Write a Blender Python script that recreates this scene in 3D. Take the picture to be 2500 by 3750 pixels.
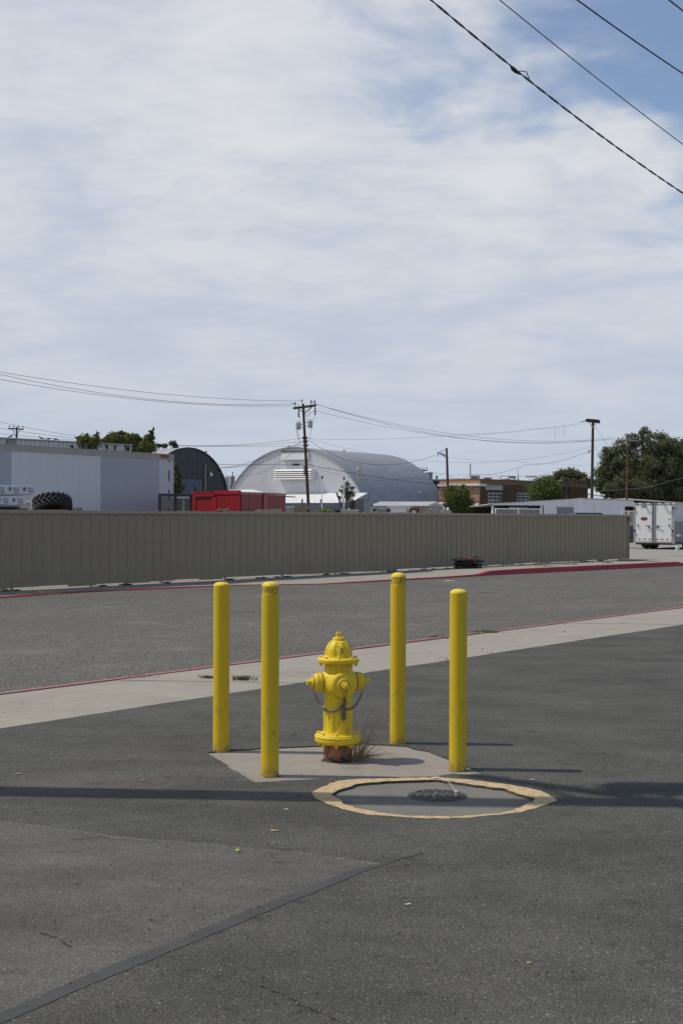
import bpy, bmesh, math, random
from mathutils import Vector, Matrix, geometry, noise as mnoise
R = math.radians
rng = random.Random(7)

for _o in list(bpy.data.objects):
    bpy.data.objects.remove(_o)
scene = bpy.context.scene
col = scene.collection

# ------------------------------------------------------------------ camera, world, sun, exposure
CH, F, HOR, ROLL = 1.65, 5208.0, 1890.0, 0.004       # eye height, focal length and horizon row measured on the 2500x3750 photograph
SR, CR = math.sin(ROLL), math.cos(ROLL)
cam_d = bpy.data.cameras.new('camera')
cam = bpy.data.objects.new('camera', cam_d); col.objects.link(cam)
cam_d.sensor_fit = 'VERTICAL'; cam_d.sensor_height = 36.0; cam_d.lens = F * 36.0 / 3750.0
cam_d.shift_y = (HOR - 1875.0) / 3750.0
cam_d.clip_start = 0.1; cam_d.clip_end = 3000
cam.matrix_world = Matrix(((CR, -SR, 0, 0), (0, 0, -1, 0), (SR, CR, 0, CH), (0, 0, 0, 1)))
scene.camera = cam

SUN_EL = R(57.0)
SUN_V = Vector((-0.9974 * math.cos(SUN_EL), 0.072 * math.cos(SUN_EL), math.sin(SUN_EL)))   # towards the sun
world = bpy.data.worlds.new('World'); scene.world = world; world.use_nodes = True
wt = world.node_tree; wn = wt.nodes; wl = wt.links
wn.clear()
def wnode(t, **k):
    n = wn.new(t)
    for a, b in k.items(): setattr(n, a, b)
    return n
w_out = wnode('ShaderNodeOutputWorld'); w_bg = wnode('ShaderNodeBackground')
w_bg.inputs['Strength'].default_value = 0.12
w_sky = wnode('ShaderNodeTexSky', sky_type='NISHITA', sun_disc=False, sun_elevation=SUN_EL,
              sun_rotation=math.atan2(SUN_V.x, SUN_V.y), air_density=1.0, dust_density=0.6, ozone_density=2.0, altitude=1500)
w_tc = wnode('ShaderNodeTexCoord'); w_sep = wnode('ShaderNodeSeparateXYZ')
wl.new(w_tc.outputs['Generated'], w_sep.inputs[0])
def wmath(op, a, b=None, clamp=False):
    n = wnode('ShaderNodeMath', operation=op); n.use_clamp = clamp
    for i, x in enumerate((a, b)):
        if x is None: continue
        if isinstance(x, (int, float)): n.inputs[i].default_value = x
        else: wl.new(x, n.inputs[i])
    return n.outputs[0]
zc = wmath('ADD', wmath('MAXIMUM', w_sep.outputs['Z'], 0.0), 0.20)
cx = wmath('DIVIDE', w_sep.outputs['X'], zc); cy = wmath('DIVIDE', w_sep.outputs['Y'], zc)
w_comb = wnode('ShaderNodeCombineXYZ'); wl.new(cx, w_comb.inputs[0]); wl.new(cy, w_comb.inputs[1])
def wnoise(scale, detail, rough, dist, off, sx=1.0, sy=1.0, rot=0.0):
    m = wnode('ShaderNodeMapping'); m.inputs['Location'].default_value = off
    m.inputs['Scale'].default_value = (sx, sy, 1); m.inputs['Rotation'].default_value = (0, 0, rot)
    wl.new(w_comb.outputs[0], m.inputs[0])
    n = wnode('ShaderNodeTexNoise'); n.inputs['Scale'].default_value = scale; n.inputs['Detail'].default_value = detail
    n.inputs['Roughness'].default_value = rough; n.inputs['Distortion'].default_value = dist
    wl.new(m.outputs[0], n.inputs['Vector'])
    return n.outputs['Fac']
big = wnoise(1.1, 4, 0.5, 0.2, (3.2, 1.7, 0), 1.0, 0.8, 0.25)
mid = wnoise(3.0, 7, 0.55, 0.35, (0.4, 5.1, 0), 0.9, 0.95, 0.2)
fin = wnoise(10.0, 6, 0.6, 0.5, (7.3, 2.2, 0), 0.8, 1.0, 0.2)
# cover: almost closed, more open towards the upper right (+X) as in the photograph's sky
cov = wmath('ADD', wmath('MULTIPLY', big, 0.75), wmath('ADD', wmath('MULTIPLY', mid, 0.62), wmath('MULTIPLY', fin, 0.20)))
hi = wmath('MULTIPLY', wmath('ADD', wmath('MULTIPLY', w_sep.outputs['X'], 1.0), wmath('MULTIPLY', w_sep.outputs['Z'], 1.15)), -1.0)
hi = wmath('MINIMUM', wmath('MAXIMUM', wmath('ADD', wmath('MULTIPLY', hi, 1.5), 0.62), -0.24), 0.36)
cov = wmath('ADD', cov, hi)
w_ramp = wnode('ShaderNodeMapRange', interpolation_type='SMOOTHSTEP')
w_ramp.inputs['From Min'].default_value = 0.58; w_ramp.inputs['From Max'].default_value = 0.86
w_ramp.inputs['To Min'].default_value = 0.12; w_ramp.inputs['To Max'].default_value = 0.99
wl.new(cov, w_ramp.inputs['Value'])
# cloud colour: paler where thick, a little bluer low down where the layer is seen edge-on
w_cr = wnode('ShaderNodeMix', data_type='RGBA')
w_cr.inputs[6].default_value = (4.25, 4.75, 5.65, 1); w_cr.inputs[7].default_value = (5.95, 6.07, 6.35, 1)
w_s2 = wnode('ShaderNodeMapRange', interpolation_type='SMOOTHSTEP')
w_s2.inputs['From Min'].default_value = 0.34; w_s2.inputs['From Max'].default_value = 0.66
wl.new(wmath('ADD', wmath('MULTIPLY', mid, 0.7), wmath('MULTIPLY', fin, 0.3)), w_s2.inputs['Value'])
low = wnode('ShaderNodeMapRange'); low.inputs['From Min'].default_value = 0.02; low.inputs['From Max'].default_value = 0.22
low.inputs['To Min'].default_value = 0.12; low.inputs['To Max'].default_value = 1.0
wl.new(w_sep.outputs['Z'], low.inputs['Value'])
wl.new(wmath('MULTIPLY', w_s2.outputs[0], low.outputs[0]), w_cr.inputs[0])
w_mix = wnode('ShaderNodeMix', data_type='RGBA')
wl.new(w_ramp.outputs[0], w_mix.inputs[0]); wl.new(w_sky.outputs[0], w_mix.inputs[6]); wl.new(w_cr.outputs[2], w_mix.inputs[7])
wl.new(w_mix.outputs[2], w_bg.inputs['Color']); wl.new(w_bg.outputs[0], w_out.inputs[0])

sun_d = bpy.data.lights.new('sun', 'SUN'); sun_d.energy = 3.0; sun_d.angle = R(0.5); sun_d.color = (1.0, 0.935, 0.83)
sun = bpy.data.objects.new('sun', sun_d); col.objects.link(sun)
sun.rotation_euler = SUN_V.to_track_quat('Z', 'Y').to_euler(); sun.location = (-20, 0, 40)

scene.view_settings.view_transform = 'Standard'; scene.view_settings.look = 'None'
scene.view_settings.exposure = 0.0; scene.view_settings.gamma = 1.0; scene.view_settings.use_curve_mapping = False

# ------------------------------------------------------------------ measuring helpers
def W(px, py, Y):
    """world point seen at photo pixel (px,py) at depth Y"""
    dx, dy, s = px - 1250.0, HOR - py, Y / F
    return Vector((s * (dx * CR - dy * SR), Y, CH + s * (dx * SR + dy * CR)))
def G(px, py, z=0.0):
    """ground point of height z at a photo pixel"""
    dx, dy = px - 1250.0, HOR - py
    return W(px, py, (z - CH) * F / (dx * SR + dy * CR))
def PL(px, py, O, u):
    """distance along u and height where a pixel's ray meets the vertical plane through O along u"""
    dx, dy = px - 1250.0, HOR - py
    k = (dx * CR - dy * SR) / F
    s = (k * O[1] - O[0]) / (u[0] - k * u[1])
    return s, CH + (O[1] + u[1] * s) * (dx * SR + dy * CR) / F
def zoomer(ox, oy, s):
    return lambda x, y: (ox + x / s, oy + y / s)
ZA = zoomer(0, 1350, 1.845); ZB = zoomer(800, 1400, 1.845); ZC = zoomer(1600, 1450, 1.742)
ZT = zoomer(0, 1730, 3.733); ZQ = zoomer(250, 1540, 2.613); ZR = zoomer(580, 1770, 3.136)
ZL = zoomer(1500, 1600, 5.227); ZS = zoomer(1780, 1680, 3.92); ZE = zoomer(2280, 1820, 7.127)
ZG = zoomer(700, 2050, 1.4933); ZM = zoomer(1100, 2750, 1.4933); ZP = zoomer(1020, 1440, 5.345)
ZY = zoomer(1040, 1740, 2.613)

# ------------------------------------------------------------------ materials
MATS = {}
class NT:
    def __init__(s, name):
        s.m = bpy.data.materials.new(name); s.m.use_nodes = True
        s.t = s.m.node_tree; s.b = s.t.nodes['Principled BSDF']
        MATS[name] = s.m
        g = s.t.nodes.new('ShaderNodeNewGeometry'); s.geo = g; s.pos = g.outputs['Position']
    def n(s, t, **k):
        x = s.t.nodes.new(t)
        for a, b in k.items(): setattr(x, a, b)
        return x
    def link(s, a, b): s.t.links.new(a, b)
    def math(s, op, a, b=None, c=None, clamp=False):
        x = s.n('ShaderNodeMath', operation=op); x.use_clamp = clamp
        for i, q in enumerate((a, b, c)):
            if q is None: continue
            if isinstance(q, (int, float)): x.inputs[i].default_value = q
            else: s.link(q, x.inputs[i])
        return x.outputs[0]
    def scaled(s, sc=(1, 1, 1), rot=0.0):
        m = s.n('ShaderNodeMapping'); m.inputs['Scale'].default_value = sc; m.inputs['Rotation'].default_value = (0, 0, rot)
        s.link(s.pos, m.inputs[0]); return m.outputs[0]
    def noise(s, scale, detail=3, rough=0.55, vec=None, dist=0.0):
        x = s.n('ShaderNodeTexNoise'); x.inputs['Scale'].default_value = scale; x.inputs['Detail'].default_value = detail
        x.inputs['Roughness'].default_value = rough; x.inputs['Distortion'].default_value = dist
        s.link(vec or s.pos, x.inputs['Vector']); return x.outputs['Fac']
    def voro(s, scale, vec=None, feature='F1'):
        x = s.n('ShaderNodeTexVoronoi', feature=feature); x.inputs['Scale'].default_value = scale
        s.link(vec or s.pos, x.inputs['Vector']); return x
    def ramp(s, fac, stops):
        x = s.n('ShaderNodeValToRGB'); cr = x.color_ramp
        while len(cr.elements) < len(stops): cr.elements.new(0.5)
        for e, (p, c) in zip(cr.elements, stops):
            e.position = p; e.color = (c, c, c, 1) if isinstance(c, (int, float)) else tuple(c) + (1,)
        s.link(fac, x.inputs[0]); return x.outputs[0]
    def remap(s, v, a, b, c, d, smooth=True):
        x = s.n('ShaderNodeMapRange', interpolation_type='SMOOTHSTEP' if smooth else 'LINEAR')
        for i, q in zip(('From Min', 'From Max', 'To Min', 'To Max'), (a, b, c, d)): x.inputs[i].default_value = q
        s.link(v, x.inputs['Value']); return x.outputs[0]
    def mix(s, fac, a, b):
        x = s.n('ShaderNodeMix', data_type='RGBA')
        for i, q in ((0, fac), (6, a), (7, b)):
            if isinstance(q, (int, float)): x.inputs[i].default_value = q
            elif isinstance(q, tuple): x.inputs[i].default_value = q + (1,)
            else: s.link(q, x.inputs[i])
        return x.outputs[2]
    def scale(s, c, v):
        x = s.n('ShaderNodeVectorMath', operation='SCALE')
        if isinstance(c, tuple): x.inputs[0].default_value = c
        else: s.link(c, x.inputs[0])
        s.link(v, x.inputs['Scale']); return x.outputs[0]
    def bump(s, h, strength, dist):
        x = s.n('ShaderNodeBump'); x.inputs['Strength'].default_value = strength; x.inputs['Distance'].default_value = dist
        s.link(h, x.inputs['Height']); s.link(x.outputs[0], s.b.inputs['Normal'])
    def base(s, c):
        if isinstance(c, tuple): s.b.inputs['Base Color'].default_value = c + (1,)
        else: s.link(c, s.b.inputs['Base Color'])
    def pr(s, rough=0.6, metal=0.0, spec=0.5):
        s.b.inputs['Roughness'].default_value = rough; s.b.inputs['Metallic'].default_value = metal
        s.b.inputs['Specular IOR Level'].default_value = spec

def pmat(name, c, rough=0.6, metal=0.0, var=0.12, vs=1.5, fine=0.06, fs=40, bump=0.0, bs=60, bd=0.004, stretch=(1, 1, 1), spec=0.5,
         dirt=None, dirt_at=(0.6, 0.75), dirt_scale=4.0, dirt_amt=1.0):
    m = NT(name); v = m.scaled(stretch) if stretch != (1, 1, 1) else None
    k = m.math('ADD', m.math('MULTIPLY_ADD', m.noise(vs, 4, vec=v), 2 * var, 1 - var), m.math('MULTIPLY_ADD', m.noise(fs, 2, vec=v), 2 * fine, -fine))
    cc = m.scale(c, k)
    if dirt:
        d = m.remap(m.noise(dirt_scale, 6, 0.65, vec=v), dirt_at[0], dirt_at[1], 0, dirt_amt)
        cc = m.mix(d, cc, dirt)
    m.base(cc); m.pr(rough, metal, spec)
    if bump: m.bump(m.noise(bs, 4), bump, bd)
    return m.m

def asphalt(name, c, cell, stops, var=0.2, big=1.2, bump=0.6, dirtc=None, lotmark=False):
    m = NT(name)
    v = m.voro(cell); sep = m.n('ShaderNodeSeparateColor'); m.link(v.outputs['Color'], sep.inputs[0])
    chips = m.ramp(sep.outputs[0], stops)
    v2 = m.voro(cell * 2.3)
    sep2 = m.n('ShaderNodeSeparateColor'); m.link(v2.outputs['Color'], sep2.inputs[0])
    f2 = m.math('MULTIPLY_ADD', sep2.outputs[1], 0.5, 0.75)
    lg = m.math('MULTIPLY_ADD', m.noise(big, 6, 0.6), 2 * var, 1 - var)
    md = m.math('MULTIPLY_ADD', m.noise(9, 4, 0.6), 0.36, 0.82)
    k = m.math('MULTIPLY', m.math('MULTIPLY', lg, md), f2)
    if lotmark:      # worn and dusty areas, scuffs drawn out along the driving direction
        st = m.noise(1.6, 7, 0.65, vec=m.scaled((0.6, 1.0, 1), -0.6)); k = m.math('MULTIPLY', k, m.remap(st, 0.32, 0.68, 0.80, 1.20))
        k = m.math('MULTIPLY', k, m.remap(m.noise(5, 6, 0.7), 0.34, 0.42, 0.66, 1.0))
    x = m.n('ShaderNodeVectorMath', operation='MULTIPLY'); m.link(m.scale(c, k), x.inputs[0]); m.link(chips, x.inputs[1])
    cc = x.outputs[0]
    if lotmark:
        cc = m.mix(m.remap(m.noise(0.45, 7, 0.62, dist=0.5), 0.54, 0.78, 0, 0.45), cc, m.scale((0.17, 0.155, 0.13), k))
    if dirtc:
        d = m.remap(m.noise(0.8, 5, 0.6, vec=m.scaled((1, 1, 1), 0.64)), 0.52, 0.72, 0, 0.55)
        cc = m.mix(d, cc, m.scale(dirtc, k))
    m.base(cc); m.pr(0.88, 0, 0.3)
    h = m.math('ADD', m.math('MULTIPLY', sep.outputs[1], 0.6), m.math('SUBTRACT', m.math('MULTIPLY', m.noise(30, 3), 0.5), v.outputs['Distance']))
    m.bump(h, bump, 0.006)
    return m.m

AST = [(0.0, 0.66), (0.45, 0.86), (0.85, 1.12), (0.95, 1.35), (0.99, 1.8), (1.0, 2.8)]
asphalt('lot_asphalt', (0.090, 0.0868, 0.0765), 135, AST, 0.26, 0.55, 0.75, lotmark=True)
asphalt('patch_asphalt', (0.108, 0.104, 0.092), 150, [(0.0, 0.72), (0.5, 0.92), (0.85, 1.1), (0.97, 1.4), (1.0, 2.0)], 0.24, 0.8, 0.5, lotmark=True)
asphalt('street_asphalt', (0.127, 0.1205, 0.104), 58, [(0.0, 0.40), (0.35, 0.70), (0.7, 1.05), (0.9, 1.5), (1.0, 2.2)], 0.28, 0.30, 0.8, dirtc=(0.19, 0.175, 0.15))
asphalt('gravel_ground', (0.31, 0.29, 0.26), 40, [(0.0, 0.6), (0.5, 0.95), (0.9, 1.25), (1.0, 1.5)], 0.15, 0.3, 0.8)
asphalt('edge_catchlight', (0.165, 0.153, 0.132), 120, [(0.0, 0.5), (0.4, 0.8), (0.85, 1.15), (1.0, 1.7)], 0.3, 3.0, 0.8)  # paler asphalt grain: light caught by the patch's aggregate edge, put into the colour
pmat('tar_seal', (0.048, 0.0465, 0.043), 0.62, var=0.4, vs=5, fine=0.3, fs=90, bump=0.5, bs=60)

def concrete(name, c, stain=(0.14, 0.125, 0.105), amt=0.5, ss=1.3):
    m = NT(name)
    k = m.math('MULTIPLY', m.math('MULTIPLY_ADD', m.noise(1.3, 8, 0.68), 0.80, 0.60), m.math('MULTIPLY_ADD', m.noise(70, 3), 0.34, 0.83))
    cc = m.scale(c, k)
    d = m.remap(m.noise(ss, 8, 0.68, dist=0.3), 0.5, 0.78, 0, amt)
    cc = m.mix(d, cc, stain)
    sp = m.remap(m.noise(120, 2), 0.68, 0.74, 0, 0.5)
    cc = m.mix(sp, cc, tuple(x * 0.4 for x in c))
    m.base(cc); m.pr(0.9, 0, 0.3); m.bump(m.math('ADD', m.noise(90, 4), m.math('MULTIPLY', m.noise(12, 3), 0.6)), 0.4, 0.004)
    return m.m
concrete('sidewalk_concrete', (0.315, 0.288, 0.242))
concrete('pad_concrete', (0.285, 0.256, 0.219), amt=0.85, ss=2.6)
concrete('vault_concrete', (0.175, 0.167, 0.147), (0.085, 0.08, 0.07), 0.7, 3.0)
def worn(name, c, under, sc, a, b, rough=0.7):
    m = NT(name)
    k = m.math('MULTIPLY_ADD', m.noise(20, 5), 0.4, 0.8)
    d = m.remap(m.noise(sc, 8, 0.7), a, b, 0, 1)
    m.base(m.mix(d, m.scale(c, k), under)); m.pr(rough, 0, 0.3); m.bump(m.noise(110, 4), 0.5, 0.004)
    return m.m
worn('red_curb_paint', (0.40, 0.058, 0.075), (0.26, 0.19, 0.17), 7, 0.60, 0.80)
worn('ring_paint', (0.53, 0.39, 0.215), (0.20, 0.165, 0.12), 22, 0.48, 0.70, 0.85)
worn('red_curb_faded', (0.35, 0.125, 0.125), (0.25, 0.19, 0.165), 5, 0.44, 0.62)
def yellow(name, dirt_at, amt, c=(0.635, 0.445, 0.012)):
    m = NT(name)
    k = m.math('MULTIPLY_ADD', m.noise(3, 4), 0.16, 0.92)
    cc = m.scale(c, k)
    d = m.remap(m.noise(14, 8, 0.75, vec=m.scaled((1, 1, 0.5))), dirt_at, dirt_at + 0.1, 0, amt)
    cc = m.mix(d, cc, (0.20, 0.14, 0.02))
    d2 = m.remap(m.noise(60, 6, 0.7), dirt_at + 0.05, dirt_at + 0.08, 0, amt)
    cc = m.mix(d2, cc, (0.06, 0.045, 0.02))
    sz = m.n('ShaderNodeSeparateXYZ'); m.link(m.pos, sz.inputs[0])
    # scuffs at bumper height and splashed grime at the foot
    sc = m.math('MULTIPLY', m.remap(m.noise(26, 8, 0.8, vec=m.scaled((1, 1, 0.6))), 0.56, 0.62, 0, 0.8), m.math('MULTIPLY', m.remap(sz.outputs[2], 0.12, 0.22, 0, 1), m.remap(sz.outputs[2], 0.36, 0.48, 1, 0)))
    cc = m.mix(m.math('MULTIPLY', sc, amt), cc, (0.10, 0.075, 0.03))
    gb = m.math('MULTIPLY', m.remap(m.noise(18, 6, 0.7), 0.36, 0.62, 0.15, 0.8), m.remap(sz.outputs[2], 0.0, 0.10, 1, 0))
    cc = m.mix(gb, cc, (0.20, 0.15, 0.06))
    cc = m.mix(m.remap(m.noise(9, 5, 0.6, vec=m.scaled((3, 3, 0.25))), 0.55, 0.8, 0, 0.35), cc, (0.50, 0.36, 0.035))
    m.base(cc); m.pr(0.5, 0, 0.4); m.bump(m.math('ADD', m.noise(45, 4), m.math('MULTIPLY', m.noise(8, 2), 1.5)), 0.12, 0.004)
    return m.m
yellow('bollard_yellow', 0.66, 0.75)
yellow('hydrant_yellow', 0.70, 0.55, (0.735, 0.535, 0.022))
m = NT('crumbled_yellow'); m.base(m.mix(m.remap(m.noise(55, 6, 0.7), 0.42, 0.62, 0, 1), (0.68, 0.49, 0.03), (0.26, 0.185, 0.04))); m.pr(0.8); m.bump(m.noise(60, 5), 1.0, 0.012)
m = NT('cap_yellow'); m.base(m.mix(m.remap(m.noise(45, 6, 0.7), 0.58, 0.68, 0, 0.8), (0.78, 0.60, 0.05), (0.30, 0.22, 0.05))); m.pr(0.75); m.bump(m.noise(50, 5), 0.7, 0.01)
m = NT('rusty_pipe')
rz = m.n('ShaderNodeSeparateXYZ'); m.link(m.pos, rz.inputs[0])
cc = m.mix(m.remap(m.noise(22, 7, 0.7), 0.40, 0.62, 0, 1), (0.33, 0.145, 0.065), (0.125, 0.08, 0.06))
cc = m.mix(m.remap(m.math('ADD', m.noise(38, 6, 0.7), m.math('MULTIPLY', rz.outputs[2], -2.6)), 0.46, 0.54, 0, 1), cc, (0.022, 0.018, 0.016))
m.base(cc); m.pr(0.8); m.bump(m.noise(60, 5), 0.7, 0.006)
pmat('galvanised', (0.25, 0.23, 0.185), 0.42, 0.6, 0.2, 20)
pmat('black_ink', (0.012, 0.012, 0.012), 0.5)
pmat('iron_lid', (0.10, 0.094, 0.087), 0.6, 0.3, 0.3, 15, 0.2, 80, 0.4)
pmat('fence_tan', (0.30, 0.240, 0.160), 0.5, 0.0, 0.07, 0.8, 0.04, 20, dirt=(0.13, 0.115, 0.095), dirt_at=(0.55, 0.8), dirt_scale=1.5, dirt_amt=0.45, stretch=(1, 1, 0.35))
pmat('fence_trim', (0.32, 0.27, 0.195), 0.45, 0.0, 0.05)
pmat('screw_dark', (0.05, 0.045, 0.04), 0.6)
def trailer_side(name, c):
    return pmat(name, c, 0.42, 0.0, 0.06, 0.7, 0.04, 12, stretch=(4, 4, 0.35), dirt=tuple(x * 0.72 for x in c), dirt_at=(0.5, 0.85), dirt_scale=1.1, dirt_amt=0.45)
trailer_side('van_white', (0.60, 0.615, 0.635)); trailer_side('van_blue', (0.36, 0.39, 0.44)); trailer_side('van_pale', (0.52, 0.54, 0.57))
pmat('rail_grey', (0.36, 0.35, 0.31), 0.6, 0.0, 0.15)
pmat('white_paint', (0.76, 0.77, 0.77), 0.4, 0.0, 0.05)
pmat('white_roof', (0.74, 0.74, 0.73), 0.5, 0.0, 0.08, dirt=(0.5, 0.49, 0.46), dirt_at=(0.55, 0.8))
pmat('white_shed', (0.78, 0.78, 0.79), 0.5, 0.0, 0.10, 0.8, stretch=(2, 2, 0.4), dirt=(0.36, 0.35, 0.33), dirt_at=(0.52, 0.8), dirt_scale=1.5, dirt_amt=0.6)
pmat('black_steel', (0.018, 0.018, 0.02), 0.5)
pmat('black_plastic', (0.022, 0.022, 0.024), 0.45)
pmat('tyre_rubber', (0.028, 0.028, 0.028), 0.75, var=0.25, vs=6, dirt=(0.075, 0.068, 0.058), dirt_at=(0.5, 0.75), dirt_scale=6, dirt_amt=0.35)
pmat('lumber_wrap', (0.60, 0.615, 0.65), 0.35, var=0.07, vs=5, bump=0.5, bs=9, bd=0.02)
pmat('print_blue', (0.03, 0.035, 0.16), 0.5)
pmat('paper_label', (0.70, 0.69, 0.66), 0.6)
pmat('old_wood', (0.16, 0.10, 0.055), 0.85, var=0.3, vs=6)
pmat('tan_board', (0.40, 0.29, 0.195), 0.8, var=0.15, vs=3)
pmat('dark_clad', (0.036, 0.039, 0.046), 0.5, 0.0, 0.12, 1.0)
pmat('seam_grey', (0.11, 0.115, 0.125), 0.5)
pmat('door_blue', (0.075, 0.105, 0.165), 0.5, var=0.08)
def galv(name, c, rough, dark):
    return pmat(name, c, rough, 0.25, 0.09, 0.6, 0.04, 9, stretch=(2.2, 2.2, 0.3), dirt=dark, dirt_at=(0.5, 0.85), dirt_scale=1.2, dirt_amt=0.45)
galv('galv_wall', (0.66, 0.67, 0.69), 0.5, (0.50, 0.505, 0.51))
m = NT('galv_roof')
v = m.scaled((1, 1, 0.16))
cc = m.scale((0.33, 0.335, 0.35), m.math('MULTIPLY_ADD', m.noise(1.5, 5, vec=v), 0.6, 0.7))
cc = m.mix(m.remap(m.noise(0.9, 6, 0.6, vec=m.scaled((1.6, 1.6, 0.12))), 0.5, 0.75, 0, 0.6), cc, (0.40, 0.375, 0.33))
m.base(cc); m.pr(0.5, 0.2)
galv('galv_flap', (0.62, 0.63, 0.64), 0.4, (0.5, 0.5, 0.5))
pmat('bright_vent', (0.42, 0.42, 0.43), 0.4, 0.4, 0.08)
pmat('pole_wood', (0.047, 0.034, 0.025), 0.9, 0.0, 0.3, 3, 0.2, 30, 0.6, 25, 0.01, (3, 3, 0.2))
pmat('pole_brown', (0.09, 0.048, 0.03), 0.9, 0.0, 0.25, 3, 0.2, 30, stretch=(3, 3, 0.2))
pmat('cable_black', (0.016, 0.016, 0.017), 0.6); pmat('cable_grey', (0.07, 0.07, 0.075), 0.55)
pmat('transformer_grey', (0.36, 0.38, 0.40), 0.4, 0.1, 0.08); pmat('porcelain', (0.13, 0.12, 0.115), 0.3)
pmat('red_container', (0.235, 0.011, 0.014), 0.42, var=0.10, vs=2, dirt=(0.16, 0.012, 0.016), dirt_at=(0.55, 0.8), dirt_scale=3, dirt_amt=0.6)
pmat('red_trim', (0.29, 0.012, 0.016), 0.38, var=0.08)
pmat('palisade_steel', (0.12, 0.135, 0.165), 0.5, 0.3, 0.15, 3)
pmat('steel_box', (0.40, 0.40, 0.39), 0.4, 0.4, 0.15, 3)
pmat('grille_grey', (0.22, 0.22, 0.225), 0.6); pmat('shed_beige', (0.44, 0.41, 0.335), 0.55, var=0.06)
pmat('shed_trim', (0.33, 0.30, 0.25), 0.55)
pmat('brick_orange', (0.35, 0.185, 0.098), 0.85, 0, 0.12, 1.5, 0.08, 25)
m = NT('brick_brown')
bt = m.n('ShaderNodeTexBrick'); bt.inputs['Scale'].default_value = 1.0
for q, val in (('Brick Width', 0.22), ('Row Height', 0.075), ('Mortar Size', 0.008)): bt.inputs[q].default_value = val
bt.inputs['Color1'].default_value = (0.215, 0.128, 0.068, 1); bt.inputs['Color2'].default_value = (0.175, 0.102, 0.054, 1); bt.inputs['Mortar'].default_value = (0.23, 0.165, 0.11, 1)
sx = m.n('ShaderNodeSeparateXYZ'); m.link(m.pos, sx.inputs[0])
cb = m.n('ShaderNodeCombineXYZ'); m.link(m.math('ADD', m.math('MULTIPLY', sx.outputs[0], 0.66), m.math('MULTIPLY', sx.outputs[1], 0.75)), cb.inputs[0]); m.link(sx.outputs[2], cb.inputs[1])
m.link(cb.outputs[0], bt.inputs['Vector'])
m.base(m.scale(bt.outputs['Color'], m.math('MULTIPLY_ADD', m.noise(0.8, 5), 0.4, 0.8))); m.pr(0.9)
m = NT('flag_stone')
oi = m.n('ShaderNodeObjectInfo')
m.base(m.scale(m.ramp(oi.outputs['Random'], [(0.0, (0.31, 0.165, 0.10)), (0.35, (0.39, 0.22, 0.14)), (0.7, (0.43, 0.265, 0.175)), (1.0, (0.48, 0.32, 0.22))]), m.math('MULTIPLY_ADD', m.noise(5, 5), 0.5, 0.75))); m.pr(0.9); m.bump(m.noise(10, 4), 0.6, 0.03)
pmat('mortar', (0.22, 0.15, 0.11), 0.95); pmat('cornice_white', (0.66, 0.65, 0.61), 0.6)
pmat('window_glass', (0.055, 0.062, 0.07), 0.12, 0, 0.25, 2, spec=0.6); pmat('window_frame', (0.40, 0.41, 0.42), 0.5); pmat('sign_grey', (0.42, 0.41, 0.39), 0.6)
pmat('awning_blue', (0.16, 0.30, 0.56), 0.6); pmat('awning_white', (0.72, 0.74, 0.76), 0.6)
pmat('navy_panel', (0.040, 0.055, 0.082), 0.5, 0.2, 0.12); pmat('navy_beam', (0.012, 0.016, 0.022), 0.5)
pmat('teal_post', (0.03, 0.06, 0.066), 0.5)
pmat('car_blue', (0.018, 0.028, 0.075), 0.22, 0.2, spec=0.6); pmat('car_white', (0.70, 0.71, 0.72), 0.3)
pmat('chrome', (0.55, 0.55, 0.56), 0.25, 0.9); pmat('tail_red', (0.22, 0.012, 0.014), 0.3); pmat('rust_red', (0.085, 0.028, 0.024), 0.6, var=0.2); pmat('badge_brown', (0.24, 0.062, 0.02), 0.4, var=0.3, vs=9)
pmat('amber_ring', (0.42, 0.32, 0.22), 0.4)
pmat('bag_black', (0.011, 0.011, 0.012), 0.55, bump=0.8, bs=25, bd=0.02); pmat('strap_red', (0.26, 0.028, 0.02), 0.6)
pmat('litter_white', (0.68, 0.67, 0.63), 0.6); pmat('litter_lime', (0.42, 0.72, 0.03), 0.4); pmat('leaf_tan', (0.36, 0.27, 0.15), 0.8); pmat('stone_light', (0.27, 0.255, 0.23), 0.9, var=0.4, vs=60)
pmat('bird_grey', (0.05, 0.052, 0.058), 0.7, var=0.3, vs=9)
pmat('bark', (0.075, 0.055, 0.038), 0.9, var=0.3, vs=4)
pmat('lamp_white', (0.66, 0.67, 0.68), 0.35)
pmat('soil_dark', (0.035, 0.030, 0.024), 0.95, var=0.3, vs=30, bump=0.8, bs=60)
def leafmat(name, a, b, tr=0.35):
    m = NT(name)
    isl = m.geo.outputs['Random Per Island']
    k = m.math('MULTIPLY_ADD', m.noise(0.9, 4), 0.7, 0.65)
    cc = m.scale(m.mix(isl, a, b), k)
    m.base(cc); m.pr(0.6, 0, 0.35)
    t = m.n('ShaderNodeBsdfTranslucent'); m.link(cc, t.inputs[0])
    ms = m.n('ShaderNodeMixShader'); ms.inputs[0].default_value = tr
    m.link(m.b.outputs[0], ms.inputs[1]); m.link(t.outputs[0], ms.inputs[2])
    m.link(ms.outputs[0], m.t.nodes['Material Output'].inputs[0])
    return m.m
leafmat('leaf_dark', (0.080, 0.098, 0.042), (0.19, 0.20, 0.10))
leafmat('leaf_mid', (0.075, 0.105, 0.028), (0.16, 0.18, 0.055))
leafmat('leaf_olive', (0.09, 0.115, 0.025), (0.17, 0.18, 0.05))
leafmat('leaf_grey', (0.06, 0.075, 0.045), (0.12, 0.135, 0.085))
leafmat('leaf_lime', (0.20, 0.30, 0.02), (0.40, 0.50, 0.07))
leafmat('straw', (0.20, 0.145, 0.075), (0.40, 0.31, 0.18), 0.2)
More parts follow.
